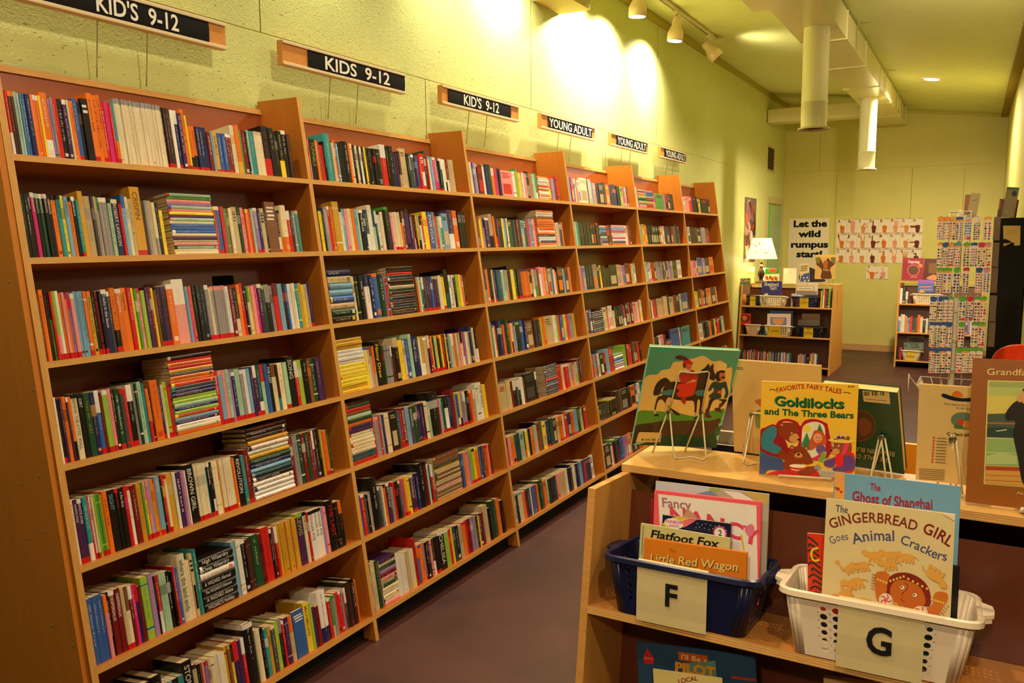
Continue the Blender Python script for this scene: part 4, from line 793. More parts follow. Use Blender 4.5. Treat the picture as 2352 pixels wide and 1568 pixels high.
# ------------------------------------------------------------------ picture books
def picture_book(label, px, plane, t, cover, shapes=None, scale=None, ext=0.0, flip=False, name='picture_book', mat='print', spine=None, group=None, pages=PAPER, zmin=None):
    """px: TL, TR, BR, BL in the photo; plane (y, z, k): the cover lies on y + k*(Z - z); scale: (x0, y0, s) of the drawing's own grid"""
    px0 = list(px)
    if plane[0] == 'stand':                      # both lower corners rest at a height; find the lean that meets the upper ones
        A, B = at(*px[3], 'z', plane[1]), at(*px[2], 'z', plane[1]); Xh = (B - A).normalized(); Yh = Vector((-Xh.y, Xh.x, 0)); best = None
        for th in [i * .25 for i in range(-140, 141)]:
            Zt = Vector((0, 0, math.cos(R(th)))) + Yh * math.sin(R(th))
            for hq in [.14 + .002 * i for i in range(110)]:
                p, q = pix(A + Zt * hq), pix(B + Zt * hq); e_ = (p[0] - px[0][0]) ** 2 + (p[1] - px[0][1]) ** 2 + (q[0] - px[1][0]) ** 2 + (q[1] - px[1][1]) ** 2
                if best is None or e_ < best[0]: best = (e_, th, hq)
        Zt = Vector((0, 0, math.cos(R(best[1])))) + Yh * math.sin(R(best[1]))
        px = [pix(A + Zt * best[2]), pix(B + Zt * best[2]), px[2], px[3]]; nn = Xh.cross(Zt)
        def hit(p):
            d = ray(*p); return CAM + d * ((A - CAM).dot(nn) / d.dot(nn))
    elif plane[0] == 'pose':                     # a lower corner's height, then turn, lean and roll
        A = at(*px[3], 'z', plane[1]); ps, th, ph = [R(v) for v in plane[2:]]
        Xh = Vector((math.cos(ps), math.sin(ps), 0)); Yh = Vector((-Xh.y, Xh.x, 0)); Zt = Vector((0, 0, math.cos(th))) + Yh * math.sin(th); nn = Xh.cross(Zt)
        def hit(p):
            d = ray(*p); return CAM + d * ((A - CAM).dot(nn) / d.dot(nn))
    else:
        y0, z0, k = plane
        def hit(p):
            d = ray(*p); s = (y0 + k * (CAM.z - z0) - CAM.y) / (d.y - k * d.z); return CAM + d * s
    TL, TR, BR, BL = [hit(p) for p in px]
    X = ((BR - BL) + (TR - TL)).normalized(); Z = ((TL - BL) + (TR - BR)); Z = (Z - X * Z.dot(X)).normalized(); Yv = Z.cross(X)
    wd = ((BR - BL).length + (TR - TL).length) / 2; h = ((TL - BL).length + (TR - BR).length) / 2
    O = (TL + BL) / 2 - Z * h / 2 - Z * (ext * h)
    hh = h * (1 + ext)
    if zmin is not None and O.z < zmin:
        dz = (zmin - O.z) / Z.z; O = O + Z * dz; hh -= dz
    M = Matrix(((X.x, Yv.x, Z.x, O.x), (X.y, Yv.y, Z.y, O.y), (X.z, Yv.z, Z.z, O.z), (0, 0, 0, 1)))
    b = .0016 if t > .006 else .0005; ov = .0025 if t > .006 else .0003
    art_px = px0
    mb = MB()
    mb.bbox((0, 0, 0), (wd, b, hh), cover, mat, e=.0004); mb.bbox((0, t - b, 0), (wd, t, hh), cover, mat, e=.0004)
    mb.box((0, b, 0), (b, t - b, hh), spine or cover, mat)
    if shapes:
        q = (lambda p: p) if scale is None else (lambda p: (scale[0] + p[0] / scale[2], scale[1] + p[1] / scale[2]))
        H = homog(art_px, [(0, hh), (wd, hh), (wd, hh - h), (0, hh - h)])
        def clip(p):
            u, v = H(q(p)); return min(max(u, .0006), wd - .0006), min(max(v, .0006), hh - .0006)
        draw(mb, shapes, lambda u, v, l: (u, -l, v), mat, clip=clip)
    if len(label.split()) > 16: print('LONG', label)
    o = mb.build(name, None, M); tag(o, label, 'book', group)
    mb = MB(); mb.box((b, b, ov), (wd - ov, t - b, hh - ov), pages, 'paper'); mb.build('page_block', o)
    return o, M, hit
TOPZ = 1.0505
def wires(label, name, paths, r=.0022, col=(214, 204, 160)):
    P0 = Vector(paths[0][0]); e = empty(name, (P0.x, P0.y, TOPZ)); tag(e, label, 'easel', 'wire book easels')
    for nm, pth in zip(('frame', 'foot_loop', 'back_leg', 'back_leg', 'ledge'), paths):
        mb = MB(); mb.tube([Vector(p) - e.location for p in pth], r, col, 'enamel', n=8); mb.build(nm, e)
    return e
def easel_back(label, hit, top, joints, feet, back, spread=0.01):
    """an easel seen from behind: frame on the cover, loop of wire standing toward us on the board"""
    off = Vector((0, -.006, 0)); zz = TOPZ + .0024
    J = [hit(p) + off for p in joints]; Fp = [at(*p, 'z', zz) for p in feet]; Bk = [at(*p, 'z', zz) + Vector((-.010, -.04, 0)) for p in back]
    fr = [J[0]] + [hit(p) + off for p in top] + [J[-1]]
    d = Vector((0.004, -.004, 0))
    paths = [fr, [J[0] + d] + Fp + [J[-1] + d], [J[0] - d, Bk[0]], [J[-1] - d, Bk[-1]]]
    e = wires(label, 'book_easel', paths)
    for p in J:
        mb = MB(); q = p - e.location
        for k in range(3): mb.tube([q + Vector((.004 * math.cos(a), -.002 + .004 * (k - 1) * .7, .004 * math.sin(a))) for a in [i * math.pi / 4 for i in range(8)]], .0016, (120, 108, 80), 'metal', n=6, closed=True)
        mb.build('coil', e)
    return e

# ---- the rider book, seen from its back
c5 = (1400, 760, 4.356)
HOR = [
 ('p', (84, 160, 122), [(405, 150), (1320, 195), (1230, 560), (300, 560)]),
 ('s', (240, 200, 104), [(340, 490), (395, 440), (480, 432), (520, 392), (605, 372), (640, 312), (705, 305), (850, 270), (940, 247), (1030, 300), (1110, 294), (1160, 330), (1172, 372), (1228, 378), (1190, 640), (1150, 800), (1000, 870), (600, 870), (262, 850), (300, 640)]),
 ('s', (86, 150, 40), [(280, 805), (430, 795), (560, 806), (700, 820), (850, 850), (960, 815), (1000, 802), (1130, 775), (1152, 792), (1120, 880), (1100, 925), (900, 925), (600, 915), (420, 920), (250, 950)]),
 ('s', (78, 52, 30), [(245, 950), (420, 915), (560, 890), (640, 900), (800, 892), (1000, 895), (1110, 870), (1090, 940), (1050, 1060), (1000, 1100), (700, 1090), (500, 1060), (230, 1100)]),
 ('s', (50, 34, 22), [(245, 960), (420, 930), (430, 1010), (330, 1060), (225, 1130)]),
 ('s', (18, 66, 40), [(520, 1060), (700, 1030), (900, 1060), (1050, 1010), (1070, 1080), (1060, 1172), (218, 1140), (300, 1130)]),
 ('s', (46, 100, 40), [(1060, 980), (1120, 940), (1130, 980), (1090, 1040), (1052, 1040)]),
 ('s', (40, 22, 20), [(603, 500), (560, 465), (500, 492), (458, 545), (438, 636), (500, 632), (525, 570), (585, 520)]),
 ('s', (44, 24, 20), [(535, 575), (590, 512), (680, 505), (780, 520), (860, 520), (890, 430), (925, 385), (978, 352), (1010, 360), (1040, 340), (1040, 385), (1060, 450), (1045, 492), (1005, 480), (985, 465), (962, 560), (945, 640), (925, 790), (905, 850), (893, 840), (905, 705), (880, 690), (866, 820), (848, 842), (842, 705), (760, 695), (650, 680), (590, 660), (560, 720), (600, 760), (690, 815), (700, 838), (655, 832), (570, 740), (555, 720), (520, 680), (482, 705), (460, 790), (445, 790), (478, 660), (530, 640)]),
 ('p', (44, 24, 20), [(955, 360), (990, 322), (1005, 352), (985, 372)]), ('p', (44, 24, 20), [(1005, 350), (1040, 322), (1035, 372)]),
 ('s', (196, 180, 130), [(436, 790), (462, 788), (470, 835), (452, 838)]), ('s', (40, 24, 20), [(445, 838), (470, 820), (496, 846), (450, 848)]),
 ('s', (196, 180, 130), [(845, 815), (870, 815), (866, 850), (846, 858)]), ('s', (40, 24, 20), [(840, 870), (866, 850), (900, 872), (850, 880)]),
 ('s', (60, 128, 116), [(520, 602), (625, 582), (628, 625), (590, 640), (514, 628)]), ('s', (60, 128, 116), [(858, 596), (955, 588), (950, 640), (920, 645), (868, 640)]),
 ('s', (226, 44, 26), [(690, 528), (770, 520), (862, 500), (868, 540), (850, 600), (830, 640), (720, 662), (668, 630), (700, 590), (672, 570)]),
 ('s', (190, 30, 24), [(706, 430), (760, 410), (812, 378), (850, 400), (886, 430), (880, 490), (840, 480), (800, 500), (730, 520), (700, 480)]),
 ('s', (190, 30, 24), [(730, 660), (755, 655), (760, 720), (735, 722), (715, 690)]),
 ('e', (232, 206, 150), 790, 372, 46, 26, -20), ('e', (214, 100, 42), 790, 342, 34, 44, 0),
 ('s', (110, 34, 20), [(735, 350), (735, 310), (770, 300), (765, 345), (750, 372)]),
 ('s', (200, 26, 20), [(738, 330), (740, 290), (782, 276), (830, 312), (826, 328), (780, 326)]),
 ('s', (96, 22, 34), [(655, 262), (690, 240), (740, 248), (775, 268), (782, 290), (740, 284), (700, 282)]),
 ('s', (246, 214, 120), [(1070, 340), (1080, 310), (1165, 320), (1170, 370), (1150, 392), (1080, 396)]),
 ('e', (26, 22, 24), 1090, 450, 34, 50, 0), ('e', (216, 110, 52), 1126, 442, 30, 48, 0),
 ('s', (24, 20, 22), [(1080, 400), (1120, 388), (1152, 396), (1150, 412), (1100, 412)]), ('s', (24, 20, 22), [(1105, 462), (1140, 450), (1160, 462), (1140, 468)]),
 ('s', (28, 62, 58), [(1015, 525), (1050, 500), (1110, 512), (1160, 500), (1175, 545), (1188, 612), (1170, 665), (1145, 660), (1160, 610), (1140, 560), (1110, 600), (1115, 660), (1050, 680), (990, 650), (1040, 600), (1035, 560), (1010, 590), (985, 590)]),
 ('s', (96, 36, 50), [(1045, 598), (1112, 590), (1115, 620), (1048, 618)]), ('e', (216, 110, 52), 1100, 606, 20, 16),
 ('s', (26, 30, 36), [(1000, 680), (1060, 676), (1030, 700), (1005, 760), (990, 800), (965, 800), (985, 740)]), ('s', (26, 30, 36), [(1085, 680), (1168, 680), (1150, 715), (1120, 750), (1100, 740), (1125, 700)]),
 ('s', (84, 30, 48), [(962, 780), (1000, 780), (990, 815), (1020, 860), (958, 852)]), ('s', (84, 30, 48), [(1100, 720), (1135, 735), (1105, 765), (1122, 806), (1062, 790), (1050, 768), (1090, 760)]),
 ('p', (226, 196, 116), [(285, 1020), (300, 1004), (520, 1010), (505, 1106), (260, 1106)])] + [
 ('p', (50, 36, 20), [(x, 1070), (x + wd, 1071), (x + wd - 3, 1092), (x - 3, 1091)]) for x, wd in ((320, 14), (340, 5), (358, 8), (370, 4), (380, 10), (398, 6), (420, 5), (432, 12), (452, 6), (474, 5), (484, 8))]
HB, _, hitH = picture_book('picture book with a woman riding a dark horse, on a wire easel', [(1494, 796), (1702, 805), (1644.5, 1028.5), (1450, 1021)], ('pose', 1.0705, 32.3, -23.5, -4), .011, (130, 220, 180), HOR, c5)
g5 = lambda x, y: (1400 + x / 4.356, 760 + y / 4.356)
easel_back('wire easel holding the picture book with the horse and rider', hitH, [g5(640, 650), g5(700, 420), g5(720, 400), g5(790, 410), g5(860, 416), g5(990, 400), g5(1006, 416), g5(965, 600)], [g5(600, 805), g5(925, 815)], [g5(640, 1225), g5(660, 1275), g5(740, 1268), g5(810, 1256), g5(880, 1272), g5(940, 1290), g5(966, 1262)], [g5(520, 1185), g5(838, 1175)])

# ---- the plain cream book beside it
c1 = (1640, 780, 4.127); g1 = lambda x, y: (1640 + x / 4.127, 780 + y / 4.127)
CRM = [('l', (90, 66, 40), 6, [(206, 255), (270, 258)]), ('l', (90, 66, 40), 6, [(206, 270), (276, 274)]),
       ('s', (176, 96, 50), [(390, 580), (440, 562), (458, 590), (452, 640), (415, 610)]), ('s', (120, 130, 70), [(395, 700), (430, 660), (456, 700), (450, 830), (400, 820)]), ('l', (150, 60, 40), 8, [(275, 1008), (300, 1010)])]
CB, _, hitC = picture_book('plain cream back cover of a picture book, between the horse book and the yellow book', [(1678, 823), (1888, 842), (1886, 1062), (1686, 1036)], ('stand', 1.052), .008, (206, 172, 100), CRM, c1, pages=(236, 190, 140))
easel_back('wire easel half hidden behind the yellow fairy tale book', hitC, [g1(380, 690), g1(560, 700)], [g1(362, 705), g1(575, 730)], [g1(290, 1120), g1(278, 1160), g1(310, 1188), g1(430, 1165), g1(560, 1178)], [g1(352, 1065), g1(575, 1080)])

# ---- the yellow fairy tale book
BRN, SKN = (142, 58, 22), (214, 150, 80)
GOLD = [
 ('t', (176, 40, 26), 'FAVORITE FAIRY TALES', 44, [(612, 492), (760, 470), (900, 462), (1060, 486), (1212, 515)], .02),
 ('l', (70, 56, 24), 7, [(545, 468), (575, 460), (605, 475)]), ('l', (70, 56, 24), 7, [(1228, 500), (1270, 505), (1298, 515)]),
 ('t', (60, 40, 20), '$3.99', 14, [(1272, 455), (1330, 459)], .02),
 ('t', (10, 40, 24), 'Goldilocks', 86, [(590, 613), (912, 641), (1242, 653)], .022), ('t', (20, 110, 62), 'Goldilocks', 86, [(582, 606), (905, 634), (1235, 645)], .018),
 ('t', (16, 92, 50), 'and The Three Bears', 58, [(492, 692), (900, 722), (1324, 744)], .035),
 ('s', (178, 20, 34), [(596, 900), (600, 800), (640, 752), (720, 742), (800, 770), (830, 810), (870, 760), (960, 745), (1050, 775), (1090, 830), (1080, 1120), (600, 1100)]),
 ('s', (232, 196, 90), [(630, 900), (632, 800), (690, 764), (760, 780), (800, 820), (800, 1000), (640, 1000)]),
 ('s', (226, 222, 180), [(838, 1000), (846, 850), (870, 800), (940, 772), (1010, 780), (1058, 830), (1060, 1000), (1050, 1110), (840, 1110)]),
 ('e', (236, 206, 70), 890, 836, 38, 38), ('p', (60, 120, 74), [(1010, 790), (1050, 890), (975, 880)]),
 ('p', (66, 132, 80), [(890, 870), (935, 1000), (830, 1000)]), ('p', (60, 124, 76), [(890, 920), (940, 1040), (840, 1040)]),
 ('s', (150, 30, 30), [(445, 870), (500, 820), (600, 800), (700, 980), (690, 1100), (450, 1130)]),
 ('s', (58, 128, 140), [(462, 900), (500, 840), (570, 805), (605, 830), (600, 900), (570, 960), (620, 1000), (650, 1030), (600, 1075), (520, 1050), (460, 1010)]),
 ('s', (50, 112, 128), [(440, 1040), (520, 1090), (640, 1120), (640, 1180), (440, 1150)]),
 ('s', (64, 84, 132), [(436, 1090), (560, 1110), (660, 1140), (664, 1230), (640, 1235), (520, 1235), (480, 1275), (425, 1270)]),
 ('s', BRN, [(622, 850), (640, 790), (690, 775), (790, 790), (806, 850), (822, 930), (800, 962), (740, 968), (690, 940), (640, 910)]),
 ('e', BRN, 658, 796, 24, 20), ('e', SKN, 656, 798, 12, 10), ('e', BRN, 790, 800, 18, 16),
 ('s', SKN, [(740, 900), (790, 880), (820, 930), (800, 964), (745, 962), (720, 930)]), ('e', (20, 14, 12), 812, 938, 12, 10), ('e', (240, 230, 200), 748, 878, 10, 8), ('e', (20, 14, 12), 750, 880, 5, 5),
 ('s', BRN, [(620, 1060), (660, 1040), (700, 1080), (680, 1130), (640, 1120)]),
 ('s', (200, 84, 40), [(940, 900), (960, 855), (1010, 855), (1060, 900), (1070, 980), (1000, 1000), (920, 1040), (910, 970)]),
 ('e', (232, 160, 110), 990, 925, 42, 46), ('e', (30, 20, 16), 980, 918, 5, 6), ('e', (30, 20, 16), 1008, 922, 5, 6), ('l', (176, 50, 40), 5, [(980, 945), (995, 952), (1012, 946)]),
 ('s', (110, 84, 140), [(972, 1030), (1000, 990), (1050, 1000), (1062, 1060), (1000, 1075)]),
 ('s', (120, 170, 60), [(1000, 1090), (1056, 1050), (1056, 1150), (990, 1140)]), ('s', (214, 50, 90), [(860, 1130), (950, 1110), (1020, 1070), (1000, 1120), (900, 1150)]),
 ('s', BRN, [(664, 1180), (700, 1080), (760, 1040), (820, 1020), (900, 1060), (950, 1170), (960, 1240), (900, 1275), (820, 1282), (790, 1240), (680, 1230)]),
 ('e', BRN, 812, 1070, 84, 72), ('e', BRN, 748, 1014, 22, 22), ('e', BRN, 882, 1020, 22, 22), ('e', SKN, 748, 1016, 11, 11), ('e', SKN, 882, 1022, 11, 11),
 ('e', SKN, 808, 1092, 38, 30), ('e', (20, 14, 12), 808, 1080, 14, 11), ('e', (20, 14, 12), 780, 1058, 5, 7), ('e', (20, 14, 12), 842, 1060, 5, 7), ('l', (60, 20, 14), 6, [(785, 1106), (808, 1118), (832, 1108)]),
 ('s', (204, 34, 40), [(480, 1275), (560, 1248), (680, 1230), (900, 1240), (1100, 1265), (1320, 1290), (1330, 1336), (425, 1278)]),
 ('s', (196, 50, 30), [(722, 1190), (880, 1200), (860, 1240), (800, 1260), (740, 1240)]), ('e', (240, 226, 196), 800, 1192, 80, 18, 3), ('l', (240, 226, 196), 8, [(736, 1222), (800, 1234), (864, 1222)]),
 ('s', (232, 190, 50), [(840, 1170), (900, 1180), (980, 1150), (1010, 1160), (960, 1190), (880, 1195)]),
 ('s', BRN, [(800, 1240), (880, 1215), (960, 1200), (980, 1240), (900, 1280), (820, 1280)]),
 ('s', (224, 34, 34), [(1150, 1110), (1200, 1060), (1290, 1060), (1330, 1090), (1320, 1250), (1180, 1230)]),
 ('s', (100, 66, 130), [(1230, 1100), (1290, 1090), (1335, 1130), (1330, 1220), (1240, 1245), (1130, 1235), (1150, 1200), (1220, 1190)]), ('s', (100, 66, 130), [(1050, 1150), (1120, 1120), (1150, 1110), (1140, 1200), (1060, 1195)]),
 ('s', (150, 74, 34), [(1120, 1000), (1150, 970), (1220, 950), (1290, 960), (1305, 1040), (1260, 1070), (1190, 1080), (1120, 1070), (1104, 1050)]),
 ('s', SKN, [(1110, 1050), (1150, 1025), (1190, 1040), (1180, 1075), (1130, 1075)]), ('e', (20, 14, 12), 1116, 1046, 12, 9), ('e', (240, 236, 220), 1134, 998, 8, 10), ('e', (240, 236, 220), 1186, 1000, 8, 10), ('e', (20, 14, 12), 1136, 1000, 4, 5), ('e', (20, 14, 12), 1188, 1002, 4, 5),
 ('s', (224, 60, 90), [(1240, 980), (1285, 950), (1260, 1050), (1200, 1100), (1215, 1060)]),
 ('e', (236, 206, 90), 1212, 950, 124, 22, 3), ('s', (226, 190, 80), [(1140, 940), (1150, 882), (1270, 886), (1290, 945), (1210, 955)]), ('l', (60, 34, 24), 8, [(1140, 938), (1210, 930), (1285, 944)]), ('e', (90, 60, 120), 1185, 918, 18, 14), ('e', (90, 60, 120), 1225, 922, 18, 14), ('e', (150, 74, 34), 1270, 925, 18, 18),
 ('s', (176, 166, 150), [(1000, 1225), (1140, 1240), (1125, 1310), (1020, 1300)]), ('e', (200, 194, 180), 1070, 1234, 68, 10, 5), ('e', (140, 150, 150), 985, 1205, 34, 22), ('l', (170, 170, 160), 10, [(1030, 1150), (1080, 1120), (1115, 1105)])]
GB, GM, _ = picture_book('yellow fairy tale picture book about three bears facing out on the birch top', [(1755, 872.5), (1972, 885), (1963, 1103), (1743, 1088.5)], ('stand', 1.054), .006, (240, 190, 54), GOLD, c1)
P = lambda x, y, z: GM @ Vector((x, y, z))
wires('low wire stand under the yellow fairy tale book', 'book_easel', [[P(.04, .012, .12), P(.05, .012, .15), P(.15, .012, .15), P(.16, .012, .12)], [P(.045, -.014, .004), P(.045, -.006, -.003), P(.045, .03, -.003), P(.04, .014, .12)], [P(.155, -.014, .004), P(.155, -.006, -.003), P(.155, .03, -.003), P(.16, .014, .12)], [P(.04, .014, .12), P(.035, .075, .012)], [P(.043, -.014, .004), P(.157, -.014, .004)]], r=.0025)

# ---- the dark green book, upside down, seen from its back
GRN = [('e', (96, 66, 30), 1390, 810, 150, 152, 0, 30), ('e', (70, 46, 24), 1390, 810, 138, 140, 0, 30), ('s', (110, 60, 30), [(1380, 760), (1440, 740), (1500, 800), (1480, 880), (1400, 900)]),
       ('p', (212, 186, 120), [(1412, 480), (1658, 508), (1670, 616), (1425, 582)]), ('l', (90, 70, 40), 5, [(1440, 560), (1640, 584)])] + [
       ('p', (50, 40, 24), [(x, 490), (x + wd, 491), (x + wd + 4, 530), (x + 4, 529)]) for x, wd in ((1424, 6), (1436, 12), (1456, 5), (1466, 8), (1500, 10), (1518, 5), (1530, 12), (1550, 5), (1578, 8), (1596, 14))] + [
       ('t', (190, 170, 90), 'THE TALE OF', 42, [(1690, 1120), (1330, 1068)]), ('t', (190, 170, 90), 'BENJAMIN BUNNY', 44, [(1722, 1060), (1250, 990)])]
_, _, hitG = picture_book('dark green storybook standing upside down with a barcode sticker, behind the yellow book', [(1886, 880), (2060, 905), (2077, 1089), (1908, 1062)], ('stand', 1.052), .026, (22, 66, 40), GRN, c1, pages=(226, 200, 130))
easel_back('wire easel propping the upside down dark green book', hitG, [g1(1590, 905), g1(1600, 900)], [g1(1585, 915), g1(1605, 920)], [g1(1500, 1275), g1(1492, 1330), g1(1600, 1350), g1(1690, 1310)], [g1(1540, 1300), g1(1690, 1290)])

# ---- the cream back cover with a list of titles
c6 = (1980, 760, 3.734); g6 = lambda x, y: (1980 + x / 3.734, 760 + y / 3.734)
POO = [('s', (24, 34, 44), [(705, 560), (720, 535), (800, 560), (880, 572), (960, 570), (960, 598), (880, 600), (790, 590)]), ('s', (216, 110, 40), [(790, 556), (810, 520), (840, 512), (870, 530), (878, 560)]),
       ('t', (90, 70, 40), 'Roo learns that', 20, [(722, 628), (905, 640)]), ('t', (90, 70, 40), 'to tell the', 20, [(818, 660), (940, 670)]),
       ('e', (96, 120, 90), 880, 760, 112, 72, 6), ('e', (210, 130, 50), 905, 790, 40, 34), ('e', (196, 60, 40), 850, 770, 26, 30), ('e', (70, 110, 50), 830, 810, 40, 16),
       ('t', (60, 30, 24), 'Collect all the', 26, [(725, 880), (990, 895)], .02)] + [
       ('e', (196, 70, 34), 614 - i * 3.6, 902 + i * 26, 9, 9) for i in range(9)] + [('l', (110, 86, 50), 6, [(640 - i * 3.6, 904 + i * 26), (728 - i * 3.6, 910 + i * 26)]) for i in range(9)] + [
       ('e', (196, 70, 34), 908 - i * 3.6, 1000 + i * 26, 8, 8) for i in range(6)] + [('l', (96, 76, 44), 5, [(465 - i * 1.5, 1168 + i * 17), (690 - i * 2, 1182 + i * 17)]) for i in range(6)]
_, _, hitP = picture_book('cream back cover listing titles with red dots, next to the brown travel book', [(2120, 883), (2302, 893), (2280, 1122), (2094, 1099)], (1.985, 1.05, -.08), .008, (212, 180, 110), POO, c6, pages=(240, 220, 160))
easel_back('wire easel in front of the cream cover with the red dots', hitP, [g6(770, 880), g6(790, 880)], [g6(765, 920), g6(790, 920)], [g6(760, 1320), g6(752, 1375), g6(860, 1395)], [g6(695, 1285), g6(855, 1290)])

# ---- the brown book with a framed picture
GRA = [('t', (226, 206, 130), "Grandfather's Journey", 56, [(1052, 378), (2010, 396)]), ('p', (214, 196, 110), [(1066, 426), (2060, 452), (2040, 1398), (1054, 1318)]), ('p', (176, 184, 100), [(1078, 436), (2050, 462), (2030, 1386), (1066, 1306)]),
       ('p', (206, 190, 84), [(1076, 560), (2046, 590), (2044, 760), (1074, 720)]), ('p', (150, 166, 96), [(1077, 436), (2050, 462), (2048, 520), (1077, 480)]),
       ('p', (70, 84, 62), [(1072, 720), (1230, 716), (1500, 730), (2040, 745), (2040, 960), (1070, 920)]), ('p', (46, 62, 52), [(1072, 840), (1200, 830), (1320, 850), (1320, 915), (1070, 918)]),
       ('l', (214, 206, 170), 8, [(1150, 868), (1200, 862), (1240, 855)]), ('l', (170, 100, 50), 14, [(1072, 797), (2040, 830)]), ('l', (216, 200, 120), 7, [(1070, 926), (2040, 960)]),
       ('p', (140, 170, 100), [(1070, 930), (2040, 965), (2036, 1190), (1066, 1150)]), ('p', (170, 190, 120), [(1070, 1080), (1200, 1050), (1330, 1080), (1330, 1150), (1070, 1150)]), ('l', (216, 200, 120), 5, [(1068, 1048), (2040, 1085)]),
       ('p', (170, 66, 26), [(1066, 1165), (2036, 1200), (2034, 1236), (1066, 1198)]), ('p', (206, 150, 66), [(1066, 1198), (2034, 1236), (2032, 1386), (1064, 1308)]),
       ('l', (150, 96, 40), 5, [(1066, 1240), (2032, 1282)]), ('l', (150, 96, 40), 5, [(1066, 1282), (2032, 1334)]),
       ('s', (34, 28, 20), [(1310, 612), (1420, 600), (1520, 640), (1540, 900), (1500, 1320), (1390, 1318), (1340, 1100), (1296, 900), (1310, 780), (1240, 775), (1228, 710)]), ('e', (206, 150, 90), 1400, 575, 50, 60), ('s', (40, 32, 22), [(1372, 520), (1390, 490), (1450, 485), (1470, 530)]), ('s', (206, 150, 90), [(1325, 570), (1350, 550), (1370, 580), (1350, 620), (1325, 600)]),
       ('t', (214, 190, 110), 'ALLEN SAY', 26, [(1332, 1402), (1620, 1424)])]
GRB, GRM, _ = picture_book('brown picture book with a man at a ship rail framed on its cover', [(2229.5, 822), (2560, 838), (2540, 1192), (2222, 1152.5)], (1.905, 1.052, .12), .011, (146, 84, 24), GRA, c6)
P2 = lambda x, y, z: GRM @ Vector((x, y, z))
wires('white knobbed stand under the brown picture book', 'book_easel', [[P2(.08, .014, .15), P2(.1, .014, .18), P2(.2, .014, .18), P2(.22, .014, .15)], [P2(.1, -.03, .004), P2(.1, -.002, -.005), P2(.1, .03, -.005), P2(.09, .017, .15)], [P2(.2, -.03, .004), P2(.2, -.002, -.005), P2(.2, .03, -.005), P2(.21, .017, .15)], [P2(.09, .015, .15), P2(.1, .07, .012)], [P2(.1, -.03, .004), P2(.2, -.03, .004)]], r=.0045, col=(224, 214, 196))

